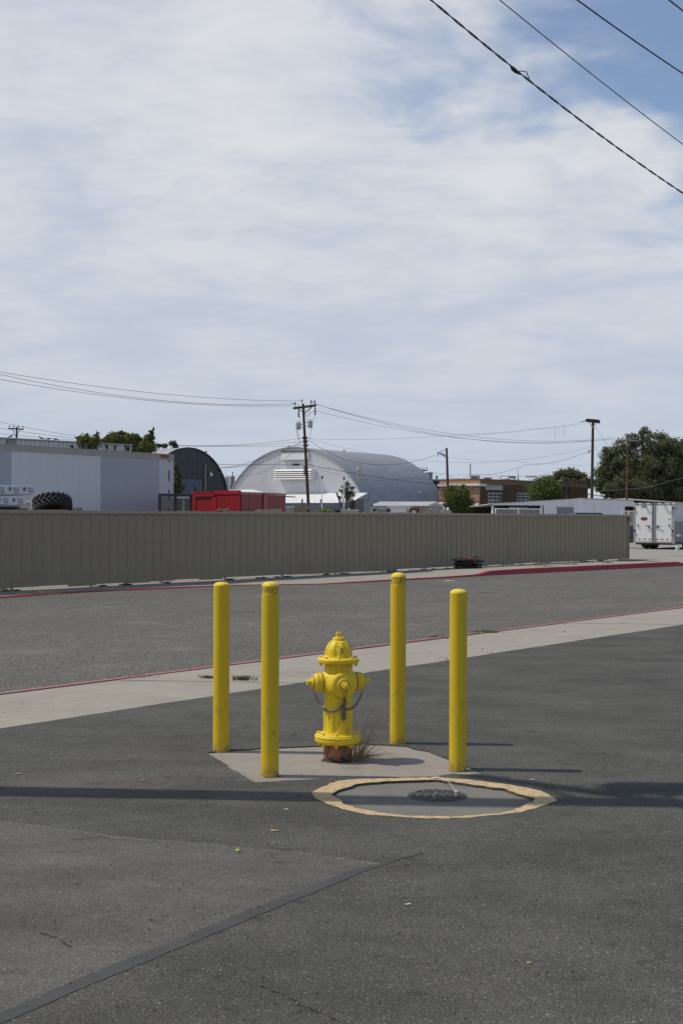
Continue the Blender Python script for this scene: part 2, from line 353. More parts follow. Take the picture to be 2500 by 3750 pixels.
leafmat('weed_green', (0.06, 0.09, 0.025), (0.16, 0.18, 0.07), 0.3)

# ------------------------------------------------------------------ mesh helpers
def wmat(o):
    m = o.matrix_basis.copy()
    while o.parent:
        o = o.parent; m = o.matrix_basis @ m
    return m
def tag(o, label, cat, group=None):
    o['label'] = label; o['category'] = cat
    if group: o['group'] = group
    return o
def thing(name, label, cat, loc=(0, 0, 0), rz=0.0, group=None):
    o = bpy.data.objects.new(name, None); col.objects.link(o); o.empty_display_size = 0.2
    o.location = loc; o.rotation_euler = (0, 0, rz)
    return tag(o, label, cat, group)
def struct(o): o['kind'] = 'structure'; return o
def stuff(o): o['kind'] = 'stuff'; return o

class MB:
    def __init__(s): s.v = []; s.f = []
    def add(s, vs, fs):
        n = len(s.v); s.v += [Vector(x) for x in vs]; s.f += [tuple(i + n for i in f) for f in fs]; return s
    def quad(s, a, b, c, d): return s.add((a, b, c, d), ((0, 1, 2, 3),))
    def obox(s, c, hx, hy, hz):
        c, hx, hy, hz = Vector(c), Vector(hx), Vector(hy), Vector(hz)
        vs = [c + hx * i + hy * j + hz * k for k in (-1, 1) for j in (-1, 1) for i in (-1, 1)]
        return s.add(vs, ((0, 2, 3, 1), (4, 5, 7, 6), (0, 1, 5, 4), (2, 6, 7, 3), (0, 4, 6, 2), (1, 3, 7, 5)))
    def box(s, x0, x1, y0, y1, z0, z1):
        return s.obox(((x0 + x1) / 2, (y0 + y1) / 2, (z0 + z1) / 2), ((x1 - x0) / 2, 0, 0), (0, (y1 - y0) / 2, 0), (0, 0, (z1 - z0) / 2))
    def bar(s, p, q, w, h=None, up=(0, 0, 1)):
        p, q = Vector(p), Vector(q); d = q - p; h = h or w
        up = Vector(up); a = d.cross(up)
        if a.length < 1e-6: a = d.cross(Vector((1, 0, 0)))
        a.normalize(); b = a.cross(d).normalized()
        return s.obox((p + q) / 2, a * w / 2, d / 2, b * h / 2)
    def tube(s, path, r, n=6, caps=True):
        path = [Vector(p) for p in path]; m = len(path)
        rs = r if isinstance(r, (list, tuple)) else [r] * m
        d = (path[1] - path[0]).normalized()
        a = d.cross(Vector((0, 0, 1)))
        if a.length < 1e-3: a = d.cross(Vector((1, 0, 0)))
        a.normalize(); vs = []
        for i, p in enumerate(path):
            d = (path[min(i + 1, m - 1)] - path[max(i - 1, 0)]).normalized()
            a = (a - d * a.dot(d)).normalized(); b = d.cross(a)
            for k in range(n):
                t = 2 * math.pi * k / n; vs.append(p + (a * math.cos(t) + b * math.sin(t)) * rs[i])
        fs = [(i * n + k, i * n + (k + 1) % n, (i + 1) * n + (k + 1) % n, (i + 1) * n + k) for i in range(m - 1) for k in range(n)]
        if caps: fs += [tuple(reversed(range(n))), tuple(range((m - 1) * n, m * n))]
        return s.add(vs, fs)
    def cyl(s, p, q, r, r2=None, n=12): return s.tube((p, q), [r, r if r2 is None else r2], n)
    def lathe(s, o, prof, n=32, axis=(0, 0, 1), ref=(1, 0, 0), mod=None, cap0=True, cap1=True):
        o, w = Vector(o), Vector(axis).normalized(); a = Vector(ref); a = (a - w * a.dot(w)).normalized(); b = w.cross(a); vs = []
        for i, (r, d) in enumerate(prof):
            for k in range(n):
                t = 2 * math.pi * k / n; rr = r + (mod(t, r, d) if mod else 0)
                vs.append(o + w * d + (a * math.cos(t) + b * math.sin(t)) * rr)
        m = len(prof)
        fs = [(i * n + k, i * n + (k + 1) % n, (i + 1) * n + (k + 1) % n, (i + 1) * n + k) for i in range(m - 1) for k in range(n)]
        if cap0: fs.append(tuple(reversed(range(n))))
        if cap1: fs.append(tuple(range((m - 1) * n, m * n)))
        return s.add(vs, fs)
    def torus(s, c, a, b, ra, rb, r, n=12, k=6):
        """ring round c in the plane a,b with radii ra, rb"""
        c, a, b = Vector(c), Vector(a).normalized(), Vector(b).normalized(); w = a.cross(b); vs = []
        for i in range(n):
            t = 2 * math.pi * i / n; p = c + a * ra * math.cos(t) + b * rb * math.sin(t)
            nrm = (a * rb * math.cos(t) + b * ra * math.sin(t)).normalized()
            for j in range(k):
                q = 2 * math.pi * j / k; vs.append(p + (nrm * math.cos(q) + w * math.sin(q)) * r)
        return s.add(vs, [(i * k + j, ((i + 1) % n) * k + j, ((i + 1) % n) * k + (j + 1) % k, i * k + (j + 1) % k) for i in range(n) for j in range(k)])
    def prism(s, pts, off):
        """polygon pts (3-D, coplanar) extruded by off"""
        n = len(pts); off = Vector(off); pts = [Vector(p) for p in pts]
        return s.add(pts + [p + off for p in pts], [tuple(reversed(range(n))), tuple(range(n, 2 * n))] + [(i, (i + 1) % n, n + (i + 1) % n, n + i) for i in range(n)])
    def split(s, name, mat, parent=None, **k):
        """every unconnected piece becomes an object of its own"""
        par = list(range(len(s.v)))
        def find(i):
            while par[i] != i: par[i] = par[par[i]]; i = par[i]
            return i
        for f in s.f:
            for i in f[1:]: par[find(i)] = find(f[0])
        grp = {}
        for f in s.f: grp.setdefault(find(f[0]), []).append(f)
        out = []
        for fs in grp.values():
            ids = sorted({i for f in fs for i in f}); mp_ = {i: n for n, i in enumerate(ids)}
            m = MB(); m.v = [s.v[i] for i in ids]; m.f = [tuple(mp_[i] for i in f) for f in fs]
            out.append(m.build(name, mat, parent, **k))
        return out
    def build(s, name, mat, parent=None, local=False, smooth=None, bevel=0.0, seg=2):
        me = bpy.data.meshes.new(name)
        vs = s.v
        if parent is not None and not local:
            inv = wmat(parent).inverted(); vs = [inv @ x for x in vs]
        me.from_pydata([tuple(x) for x in vs], [], s.f)
        bm = bmesh.new(); bm.from_mesh(me)
        bmesh.ops.recalc_face_normals(bm, faces=bm.faces)
        if bevel:
            es = [e for e in bm.edges if len(e.link_faces) == 2 and e.calc_face_angle(0) > R(40)]
            bmesh.ops.bevel(bm, geom=es, offset=bevel, segments=seg, affect='EDGES', clamp_overlap=True)
        bm.to_mesh(me); bm.free()
        if smooth is not None:
            me.shade_smooth(); me.set_sharp_from_angle(angle=R(smooth))
        me.materials.append(MATS[mat])
        o = bpy.data.objects.new(name, me); col.objects.link(o)
        if parent is not None: o.parent = parent
        return o
def sheet(name, rings, mat, z=0.0, parent=None, skirt=0.0):
    """flat sheet from an outer outline and holes, optional skirt hanging down every edge"""
    mb = MB(); rings = [[Vector((p[0], p[1], z)) for p in r] for r in rings]
    flat = [p for r in rings for p in r]
    mb.add(flat, geometry.tessellate_polygon(rings))
    if skirt:
        for r in rings:
            for i in range(len(r)):
                a, b = r[i], r[(i + 1) % len(r)]; d = Vector((0, 0, -skirt)); mb.quad(a, b, b + d, a + d)
    me = bpy.data.meshes.new(name); me.from_pydata([tuple(v) for v in mb.v], [], mb.f)
    for p in me.polygons[:]:
        pass
    bm = bmesh.new(); bm.from_mesh(me)
    for f in bm.faces:
        f.normal_update()
        if abs(f.normal.z) > 0.9 and f.normal.z < 0: f.normal_flip()
    bm.to_mesh(me); bm.free(); me.materials.append(MATS[mat])
    o = bpy.data.objects.new(name, me); col.objects.link(o)
    if parent is not None:
        o.parent = parent; o.matrix_basis = wmat(parent).inverted()
    return o
def ragged(pts, step, amp, seed=0, closed=True):
    """polyline with its edges broken into short uneven steps"""
    rr = random.Random(seed); out = []; n = len(pts)
    for i in range(n if closed else n - 1):
        a, b = Vector(pts[i][:2]), Vector(pts[(i + 1) % n][:2]); L = (b - a).length; k = max(1, int(L / step))
        t = (b - a).normalized() if L > 1e-6 else Vector((1, 0)); nn = Vector((-t.y, t.x))
        for j in range(k):
            q = j / k
            p = a.lerp(b, q) + nn * (amp * (mnoise.noise(Vector((seed * 3.7 + i * 1.3 + q * L / step * 0.35, 0.5, 0))) * 1.4 + rr.uniform(-0.5, 0.5)))
            out.append((p.x, p.y))
    if not closed: out.append(tuple(pts[-1][:2]))
    return out
def dup(root, loc=None, rz=None, label=None):
    r = root.copy(); col.objects.link(r)
    if loc is not None: r.location = loc
    if rz is not None: r.rotation_euler = (0, 0, rz)
    if label: r['label'] = label
    for ch in list(root.children):
        c = ch.copy(); col.objects.link(c); c.parent = r
        for g in list(ch.children):
            d = g.copy(); col.objects.link(d); d.parent = c
    return r
def textmesh(name, s, size, origin, ux, uz, mat, parent, depth=0.002, sx=1.0):
    """flat lettering standing in the plane ux,uz"""
    cu = bpy.data.curves.new(name, 'FONT'); cu.body = s; cu.size = size; cu.extrude = depth; cu.align_x = 'LEFT'
    cu.resolution_u = 2
    t = bpy.data.objects.new(name, cu); col.objects.link(t)
    me = bpy.data.meshes.new_from_object(t.evaluated_get(bpy.context.evaluated_depsgraph_get()))
    bpy.data.objects.remove(t); bpy.data.curves.remove(cu)
    ux, uz = Vector(ux).normalized(), Vector(uz).normalized(); un = ux.cross(uz)
    M = Matrix((ux * sx, uz, un)).transposed().to_4x4(); M.translation = Vector(origin)
    if parent is not None: M = wmat(parent).inverted() @ M
    me.transform(M); me.materials.clear(); me.materials.append(MATS[mat])
    o = bpy.data.objects.new(name, me); col.objects.link(o)
    if parent is not None: o.parent = parent
    return o
class Fr:
    """upright frame: a along the face, b out of the face, c up"""
    def __init__(s, O, u, flip=False):
        s.O = Vector((O[0], O[1], 0)); s.u = Vector((u[0], u[1], 0)).normalized(); s.n = Vector((s.u.y, -s.u.x, 0))
        if flip: s.n = -s.n
        s.z = Vector((0, 0, 1))
    def p(s, a, b, c): return s.O + s.u * a + s.n * b + s.z * c
    def box(s, mb, a0, a1, b0, b1, c0, c1):
        return mb.obox(s.p((a0 + a1) / 2, (b0 + b1) / 2, (c0 + c1) / 2), s.u * (a1 - a0) / 2, s.n * (b1 - b0) / 2, s.z * (c1 - c0) / 2)
    def at(s, px, py): return PL(px, py, s.O, s.u)

# ================================================================== ground, street, kerbs, pavements
def strip_pts(a, b, t0, t1): return [(a.x + (b.x - a.x) * t, a.y + (b.y - a.y) * t) for t in (t0, t1)]
FA = G(0, 2160, -0.05); FB = G(2297, 2047, -0.05)              # foot of the metal fence, left frame edge to its right end
FU = (FB - FA); FU.z = 0; FLEN = FU.length; FU.normalize(); FN = Vector((FU.y, -FU.x, 0))   # along the street, and towards the camera
E0, E1 = G(0, 2667), G(2500, 2287)                             # seam between lot and pavement
K0, K1 = G(0, 2540), G(2500, 2224)                             # lot-side edge of the near kerb
ground = struct(sheet('ground', [[(-900, -400), (900, -400), (900, 1500), (-900, 1500)]], 'gravel_ground', -0.30))
UT = FU
def off(p, s, n): return (p.x + UT.x * s + FN.x * n, p.y + UT.y * s + FN.y * n)
kd = (K1 - K0).normalized(); kn = Vector((-kd.y, kd.x, 0))     # away from the camera
street = struct(sheet('street', [[tuple((K0 - kd * 90)[:2]), tuple((K1 + kd * 140)[:2]), tuple((FB + UT * 140)[:2]), tuple((FA - UT * 90)[:2])]], 'street_asphalt', -0.14))
# near pavement: slabs cut at the joints seen in the photograph, oblique to the kerb
walk = struct(bpy.data.objects.new('sidewalk', None)); col.objects.link(walk); walk['label'] = 'pale concrete pavement beside the near red kerb'
def on_line(P, d, y): return P + d * ((y - P.y) / d.y)
ed = (E1 - E0).normalized(); jy = [-6, 3, 7.6, 10.55, 14.35, 15.25, 19.0, 22.3, 25.8, 29.5, 34, 45, 80]
for i in range(len(jy) - 1):
    def ends(y, g):
        a = on_line(K0, kd, y + g)
        b = E0 + ed * 0
        # joint direction (1,-0.1) from the kerb to 0.3 m beyond the asphalt edge
        t = ((a.y - E0.y) * ed.x - (a.x - E0.x) * ed.y) / (1 * ed.y + 0.1 * ed.x)
        return a, a + Vector((1, -0.1, 0)) * (t + 0.35)
    a0, b0 = ends(jy[i], 0.006); a1, b1 = ends(jy[i + 1], -0.006)
    zz = -0.012 + rng.uniform(-0.004, 0.003)
    sheet('slab', [ragged([a0, b0, b1, a1], 0.25, 0.006, 40 + i)], 'sidewalk_concrete', zz, walk, 0.05)
joint_bed = struct(sheet('joint_soil', [[tuple((K0 - kd * 30)[:2]), tuple((K1 + kd * 60)[:2]), tuple((E1 + ed * 60)[:2]), tuple((E0 - ed * 30)[:2])]], 'soil_dark', -0.04))
# near kerb, red paint on its top
mb = MB(); L = 130; s = -40.0; kp = K0 + kn * 0.02
while s < 90:
    Ls = 3.05; a = kp + kd * s; b = kp + kd * (s + Ls - 0.012); z1 = -0.004 + rng.uniform(-0.004, 0.004)
    mb.add([a + Vector((0, 0, -0.25)), b + Vector((0, 0, -0.25)), b + kn * 0.14 + Vector((0, 0, -0.25)), a + kn * 0.14 + Vector((0, 0, -0.25)),
            a + Vector((0, 0, z1)), b + Vector((0, 0, z1)), b + kn * 0.11 + Vector((0, 0, z1)), a + kn * 0.11 + Vector((0, 0, z1))],
           ((0, 1, 5, 4), (1, 2, 6, 5), (2, 3, 7, 6), (3, 0, 4, 7), (4, 5, 6, 7), (3, 2, 1, 0)))
    s += Ls
o = struct(mb.build('kerb', 'red_curb_faded', bevel=0.012)); o['label'] = 'low red painted kerb on the near side of the street'
# far kerb follows the gutter line; low at the driveway on the left, full height on the right
gut = [(-900, 2236), (0, 2191), (265, 2172.5), (500, 2161.5), (701, 2152.5), (887, 2144), (1195, 2140), (1410, 2129), (1640, 2117), (1752, 2110.5), (1801, 2107), (1900, 2102), (2002, 2097), (2250, 2084.5), (2480, 2073.3), (2530, 2070.8), (2900, 2052)]
top = [-0.112, -0.112, -0.112, -0.112, -0.112, -0.125, -0.122, -0.105, -0.10, -0.085, 0.0, 0.015, 0.02, 0.02, 0.02, -0.105, -0.115]
gp = [G(x, y, -0.14) for x, y in gut]
mb = MB(); wk = MB()
for i in range(len(gp) - 1):
    a, b = gp[i], gp[i + 1]; n = Vector((-UT.y, UT.x, 0))
    za, zb = Vector((0, 0, top[i] + 0.14)), Vector((0, 0, top[i + 1] + 0.14)); dn = Vector((0, 0, -0.15))
    g = 0.004 * (b - a).normalized()
    mb.add([a + dn, b + dn, b + n * 0.03 + zb, a + n * 0.03 + za, b + n * 0.17 + zb, a + n * 0.17 + za, b + n * 0.17 + dn, a + n * 0.17 + dn],
           ((0, 1, 2, 3), (3, 2, 4, 5), (5, 4, 6, 7), (0, 3, 5, 7), (1, 6, 4, 2)))
    # pavement between this kerb and half a metre behind the fence
    def behind(p):
        q = p - FA; return FA + UT * q.dot(UT) - FN * 0.35
    ba, bb = behind(a), behind(b); ba.z = bb.z = -0.075
    wa, wb = a + n * 0.172 + za, b + n * 0.172 + zb
    wk.add([wa, wb, bb, ba, wa + dn, wb + dn], ((0, 1, 2, 3), (0, 4, 5, 1)))
o = struct(mb.build('kerb', 'red_curb_paint')); o['label'] = 'red painted kerb on the far side of the street rising to full height at right'
o = struct(wk.build('sidewalk', 'sidewalk_concrete')); o['label'] = 'concrete pavement at the foot of the tan metal fence'
# driveway apron at the far right and the yard behind the fence
e = gp[-2]
apron = struct(sheet('driveway', [[(e.x, e.y), tuple((e + UT * 60)[:2]), tuple((e + UT * 60 - FN * 3.2)[:2]), tuple((FB - FN * 0.2)[:2])]], 'sidewalk_concrete', -0.062))
yard = struct(sheet('yard', [[tuple((FA - UT * 90 - FN * 0.3)[:2]), tuple((FB - FN * 0.3)[:2]), tuple((FB + UT * 90 - FN * 1.5)[:2]), (260, 420), (-260, 420)]], 'gravel_ground', -0.07))

# lot asphalt with openings for the hydrant pad and the valve vault
pad_px = [ZG(80, 1052), ZG(345, 1217), ZG(430, 1213), ZG(600, 1203), ZG(740, 1192), ZM(260, 155), ZM(420, 146), ZM(740, 138), ZM(830, 124), ZM(905, 128), ZM(1012, 118), ZM(945, 96), ZM(810, 46), ZM(690, 0), ZG(1240, 1036), ZG(1175, 1018), ZG(1090, 1014), ZG(940, 1003), ZG(700, 1016), ZG(480, 1026), ZG(230, 1040)]
padP = ragged([G(x, y, -0.0) for x, y in pad_px], 0.05, 0.012, 3)
vin_px = [ZM(*q) for q in ((175, 240), (200, 222), (310, 182), (460, 166), (730, 158), (860, 172), (960, 188), (1110, 205), (1190, 235), (1278, 263), (1272, 280), (1160, 322), (1080, 342), (900, 356), (760, 359), (560, 352), (430, 337), (330, 320), (240, 290))]
vout_px = [ZM(*q) for q in ((50, 232), (110, 200), (170, 175), (235, 158), (420, 151), (740, 144), (870, 154), (1010, 168), (1130, 185), (1300, 212), (1400, 265), (1384, 280), (1260, 324), (1120, 348), (890, 368), (750, 372), (600, 366), (380, 351), (290, 335), (140, 290))]
vinP = ragged([G(x, y) for x, y in vin_px], 0.04, 0.014, 5)
def rounded(P, n=3):
    """corner cutting: a rounded closed outline"""
    for _ in range(n):
        Q = []
        for i in range(len(P)):
            a, b = P[i], P[(i + 1) % len(P)]; Q += [a.lerp(b, .25), a.lerp(b, .75)]
        P = Q
    return P
voutP = ragged(rounded([G(x, y) for x, y in vout_px], 2), 0.04, 0.010, 6)
far_edge = ragged([E1 + ed * 70, E1, E0, E0 - ed * 25], 0.12, 0.014, 9, closed=False)
lot = struct(sheet('lot', [far_edge + [(-30, -40), (60, -40), (90, 20)], padP, vinP], 'lot_asphalt', 0.0, skirt=0.06))
def grow(P, d):
    c = sum((Vector(p) for p in P), Vector((0, 0))) / len(P)
    return [tuple(c + (Vector(p) - c) * (1 + d)) for p in P]
sheet('hydrant_pad', [grow(padP, 0.03)], 'pad_concrete', -0.009); struct(bpy.data.objects['hydrant_pad'])
vault = thing('valve_vault', 'concrete valve vault top ringed with yellow paint beside the hydrant pad', 'vault', G(1600, 2915, -0.03))
sheet('vault_top', [grow(vinP, 0.03)], 'vault_concrete', -0.014, vault)
sheet('painted_ring', [voutP, grow(vinP, 0.004)], 'ring_paint', 0.0018, vault)
# raised paler patch in the front left, bounded by the black sealed joint
seal_l = [(-500, 3925), (0, 3712), (180, 3632), (420, 3533), (640, 3445), (860, 3352), (1100, 3262), (1290, 3187), (1390, 3164), (1470, 3142), (1545, 3124)]
seal_r = [(1546, 3125), (1474, 3146), (1405, 3169), (1330, 3194), (1150, 3268), (900, 3372), (690, 3459), (470, 3551), (260, 3640), (60, 3726), (-400, 3925)]
edge_t = [(1392, 3166), (1200, 3138), (1060, 3120), (900, 3108), (770, 3097), (660, 3083), (500, 3073), (400, 3058), (310, 3046), (200, 3030), (80, 3018), (0, 3008), (-400, 2975)]
patchP = [tuple(G(x, y)[:2]) for x, y in seal_l[1:9]] + ragged([G(x, y) for x, y in edge_t], 0.07, 0.02, 12, closed=False)
patchP += [(-12, G(-400, 2975).y), (-12, 2), tuple(G(-500, 3925)[:2])]
struct(sheet('asphalt_patch', [patchP], 'patch_asphalt', 0.0012, skirt=0.008))
struct(sheet('sealed_joint', [ragged([G(x, y) for x, y in seal_l], 0.05, 0.0045, 14, closed=False) + ragged([G(x, y) for x, y in seal_r], 0.05, 0.0045, 15, closed=False)], 'tar_seal', 0.0024, skirt=0.006))
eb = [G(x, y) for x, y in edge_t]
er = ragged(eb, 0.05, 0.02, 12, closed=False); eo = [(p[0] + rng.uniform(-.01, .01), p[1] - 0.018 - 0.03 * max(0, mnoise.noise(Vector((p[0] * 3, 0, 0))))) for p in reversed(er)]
struct(sheet('catchlight_ribbon', [er + eo], 'edge_catchlight', 0.0019))  # thin ribbon painting the catch of light along the patch edge
# cracks in the street
cr = MB()
def crack(z, pts, w, seed):
    rr = random.Random(seed); P = [G(x, y, -0.14) for x, y in pts]; path = [Vector((p[0], p[1], -0.136)) for p in ragged(P, 0.12, 0.03, seed, closed=False)]
    for i in range(len(path) - 1):
        if rr.random() < 0.12: continue
        d = (path[i + 1] - path[i]).normalized(); n = Vector((-d.y, d.x, 0)) * w * rr.uniform(0.4, 1.2) / 2
        cr.quad(path[i] - n, path[i + 1] - n, path[i + 1] + n, path[i] + n)
S6 = zoomer(0, 2150, 1.568); S7 = zoomer(1300, 2000, 1.3067)
for i, (z, pts, w) in enumerate([(S6, ((380, 124), (470, 116), (650, 100), (760, 92)), 0.05), (S6, ((150, 297), (310, 283)), 0.022), (S6, ((380, 272), (640, 262), (920, 250), (1060, 235), (1215, 214)), 0.02),
        (S6, ((390, 434), (510, 432)), 0.02), (S6, ((1330, 150), (1500, 136)), 0.03), (S6, ((0, 193), (120, 188)), 0.03), (S7, ((552, 221), (690, 223)), 0.12), (S7, ((360, 194), (560, 190)), 0.10),
        (S7, ((275, 348), (440, 325)), 0.02), (S7, ((250, 275), (440, 262)), 0.02), (S7, ((570, 325), (650, 320)), 0.02), (S7, ((830, 285), (890, 273)), 0.05), (S7, ((860, 223), (900, 222)), 0.05), (S7, ((0, 296), (170, 288)), 0.02), (S7, ((940, 380), (1080, 352)), 0.015)]):
    crack(z, [z(*q) for q in pts], w, 60 + i)
o = struct(cr.build('street_cracks', 'tar_seal'))
cl_ = MB(); rr = random.Random(77)
for pts, w in (([(560, 2968), (640, 2950), (705, 2936), (760, 2930)], .007), ([(1330, 3160), (1420, 3175), (1500, 3168)], .009), ([(880, 3590), (1010, 3640), (1130, 3690), (1260, 3745)], .007), ([(150, 3420), (230, 3440), (260, 3470)], .012), ([(1180, 2948), (1290, 2948)], .006)):
    pp = ragged([G(x, y) for x, y in pts], .03, .01, int(pts[0][0]), closed=False)
    for a, b in zip(pp, pp[1:]):
        if rr.random() < .25: continue
        a, b = Vector((*a, .0032)), Vector((*b, .0032)); d = (b - a).normalized(); n = Vector((-d.y, d.x, 0)) * w * rr.uniform(.3, 1) / 2; cl_.quad(a - n, b - n, b + n, a + n)
struct(cl_.build('lot_cracks', 'soil_dark'))
# loose grit on the lot, the pavement and the far gutter: uncountable
gr = MB(); rr = random.Random(21)
def pebble(mb, p, s):
    c = Vector(p); vs = [c + Vector((rr.uniform(.6, 1.2) * s * x, rr.uniform(.6, 1.2) * s * y, s * z)) for x, y, z in ((1, 0, .1), (0, 1, .1), (-1, 0, .1), (0, -1, .1), (0.1, 0.1, .75), (0, 0, -.3))]
    mb.add(vs, ((0, 1, 4), (1, 2, 4), (2, 3, 4), (3, 0, 4), (1, 0, 5), (2, 1, 5), (3, 2, 5), (0, 3, 5)))
for i in range(1300):
    Y = 4.2 + 10 * rr.random() ** 1.5; X = rr.uniform(-0.27, 0.27) * Y
    pebble(gr, (X, Y, 0.004 if X < 0 and Y < 7.3 else 0.002), rr.choice((0.0015, 0.002, 0.002, 0.003, 0.003, 0.005)))
for (px, py), n, sp in ((ZM(140, 60), 60, 0.12), ((2260, 2790), 500, 0.28), ((1290, 2965), 50, 0.25), ((1350, 2950), 60, 0.3)):
    g0 = G(px, py)
    for i in range(n): pebble(gr, (g0.x + rr.gauss(0, sp), g0.y + rr.gauss(0, sp * 0.35), 0.002), rr.uniform(0.001, 0.003))
stuff(gr.build('grit', 'stone_light'))
gd = MB()
for i in range(900):
    Y = 4.2 + 9 * rr.random() ** 1.4; X = rr.uniform(-0.27, 0.27) * Y
    pebble(gd, (X, Y, 0.004 if X < 0 and Y < 7.3 else 0.002), rr.choice((0.002, 0.003, 0.004, 0.006)))
for P in (padP, vinP):
    for i in range(len(P)):
        for k in range(1):
            pebble(gd, (P[i][0] + rr.uniform(-.02, .02), P[i][1] + rr.uniform(-.02, .02), 0.0), rr.uniform(0.002, 0.006))
for i in range(60):
    q = G(rr.uniform(1550, 2400), 2480 - (rr.uniform(1550, 2400) - 1500) * 0.19, 0); pebble(gd, (q.x, q.y, -0.005), rr.uniform(0.004, 0.016))
stuff(gd.build('dark_grit', 'lot_asphalt'))

# ================================================================== bollards
bl = []
def bollard(base_px, top_y, crown, label):
    f = G(*base_px, -0.014); b = Vector((f.x * (f.y + 0.057) / f.y, f.y + 0.057, -0.014)); r = 0.057
    z_top = W(base_px[0], top_y[0], b.y).z; z_sh = W(base_px[0], top_y[1], b.y).z
    t = thing('bollard', label, 'bollard', b, 0, 'yellow bollards round the hydrant')
    zs = W(base_px[0], top_y[2], b.y).z if crown else z_sh
    MB().lathe((b.x, b.y, 0), [(r, -0.04), (r + 0.0015, 0.0), (r, 0.02), (r, (zs) * 0.5), (r, zs - 0.002), (r - 0.004, zs), (r * 0.8, zs + 0.0005)], 40).build('post', 'bollard_yellow', t, smooth=40)
    rr2 = random.Random(int(b.x * 1000)); ph = rr2.uniform(0, 6)
    def rough(tt, rad, d): return rad * 0.045 * mnoise.noise(Vector((math.cos(tt) * 2.2 + ph, math.sin(tt) * 2.2, d * 40)))
    if crown:
        MB().lathe((b.x, b.y, 0), [(r * .90, zs - 0.01), (r * .92, zs + 0.01), (r * .90, zs + (z_sh - zs) * .5), (r * .95, z_sh - 0.006), (r * .93, z_sh)], 36, mod=lambda a, b_, c: 1.2 * rough(a, b_, c)).build('neck', 'crumbled_yellow', t, smooth=50)
    rr_ = r * (0.97 if crown else 0.985); h = z_top - z_sh; ang = [i / 7 * math.pi / 2 for i in range(8)]
    MB().lathe((b.x, b.y, 0), [(rr_, z_sh)] + [(rr_ * max(0.02, math.cos(a)) ** 0.8, z_sh + h * math.sin(a)) for a in ang], 36, mod=rough).build('cap', 'cap_yellow', t, smooth=50)
    MB().lathe((b.x, b.y, 0), [(0.075, -0.012), (0.064, -0.009), (0.056, -0.006)], 30, mod=lambda a, b_, c: 0.02 * mnoise.noise(Vector((math.cos(a) * 3 + ph, math.sin(a) * 3, 0)))).build('dirt_rim', 'soil_dark', t)
    return t
def gy(y): return ZG(0, y)[1]
bollard(ZG(163.5, 1059), (gy(121), gy(141)), False, 'plain domed yellow bollard at the left corner of the concrete pad')
bollard(ZG(429.5, 1196), (gy(119), gy(145), gy(185)), True, 'yellow bollard with crumbling crown nearest the left of the hydrant')
bollard(ZG(1128, 1020), (gy(69), gy(95), gy(135)), True, 'tallest looking yellow bollard with crumbling crown behind right of the hydrant')
bollard(ZG(1456.5, 1165), (gy(159), gy(182)), False, 'plain domed yellow bollard above the round iron lid at right')

# ================================================================== hydrant
HB = G(1237.5, 2796, -0.014); HB = Vector((HB.x * (HB.y + .1) / HB.y, HB.y + 0.1, 0)); HROT = R(16)
hyd = thing('fire_hydrant', 'yellow fire hydrant with hanging chains and rusty foot between four bollards', 'fire hydrant', HB, HROT)
def part(mb, name, mat, parent=hyd, smooth=35, **k): return mb.build(name, mat, parent, local=True, smooth=smooth, **k)
def rad(a): return (math.cos(a), math.sin(a))
PH = R(-114)
def flutes(z0, z1, hw, dep, n=8):
    def f(t, r, z):
        if z < z0 or z > z1: return 0.0
        a = (t - PH + math.pi / n) % (2 * math.pi / n) - math.pi / n
        zz = (z - z0) / (z1 - z0); end = min(1.0, (zz / 0.16) if zz < 0.16 else 1.0, ((1 - zz) / 0.16) if zz > 0.84 else 1.0)
        w = hw * math.sqrt(max(0.0, 1 - (1 - end) ** 2)); 
        if w < 1e-4: return 0.0
        q = abs(a) / w
        return -dep * (1 - min(1, max(0, (q - 0.78) / 0.22)) ** 2 * (3 - 2 * min(1, max(0, (q - 0.78) / 0.22)))) if q < 1 else 0.0
    return f
part(MB().lathe((0, 0, 0), [(0.102, -0.05), (0.100, 0.0), (0.099, 0.03), (0.0985, 0.11)], 48, mod=lambda t, r, d: 0.002 * mnoise.noise(Vector((math.cos(t) * 4, math.sin(t) * 4, d * 30)))), 'ground_pipe', 'rusty_pipe')
part(MB().lathe((0, 0, 0), [(0.118, -0.013), (0.110, -0.008), (0.103, -0.003), (0.098, 0.004)], 44, mod=lambda t, r, d: 0.03 * max(0, mnoise.noise(Vector((math.cos(t) * 2.3 + 2, math.sin(t) * 2.3, 1)))) * (0.02 > d)), 'soil_collar', 'soil_dark')
flg = part(MB().lathe((0, 0, 0), [(0.09, 0.108), (0.130, 0.108), (0.147, 0.113), (0.157, 0.124), (0.160, 0.136), (0.158, 0.146), (0.160, 0.149), (0.1605, 0.158), (0.158, 0.162), (0.155, 0.164), (0.154, 0.170), (0.150, 0.174), (0.104, 0.176), (0.1, 0.177)], 64), 'ground_flange', 'hydrant_yellow')
for k in range(8):
    a = PH + R(3) + k * math.pi / 4; x, y = rad(a)
    b = MB(); b.lathe((x * .1315, y * .1315, 0), [(0.0135, 0.172), (0.0135, 0.185), (0.012, 0.1865)], 6, ref=(x, y, 0)); part(MB().lathe((x * .128, y * .128, 0), [(0.006, 0.090), (0.012, 0.094), (0.012, 0.110)], 6, ref=(x, y, 0)), 'nut', 'hydrant_yellow', flg, None)
    part(b, 'bolt', 'hydrant_yellow', flg, None)
prof = [(0.1045, 0.174), (0.1025, 0.182), (0.1005, 0.19)] + [(0.1005, 0.19 + 0.14 * i / 24) for i in range(1, 24)] + [(0.1005, 0.328)]
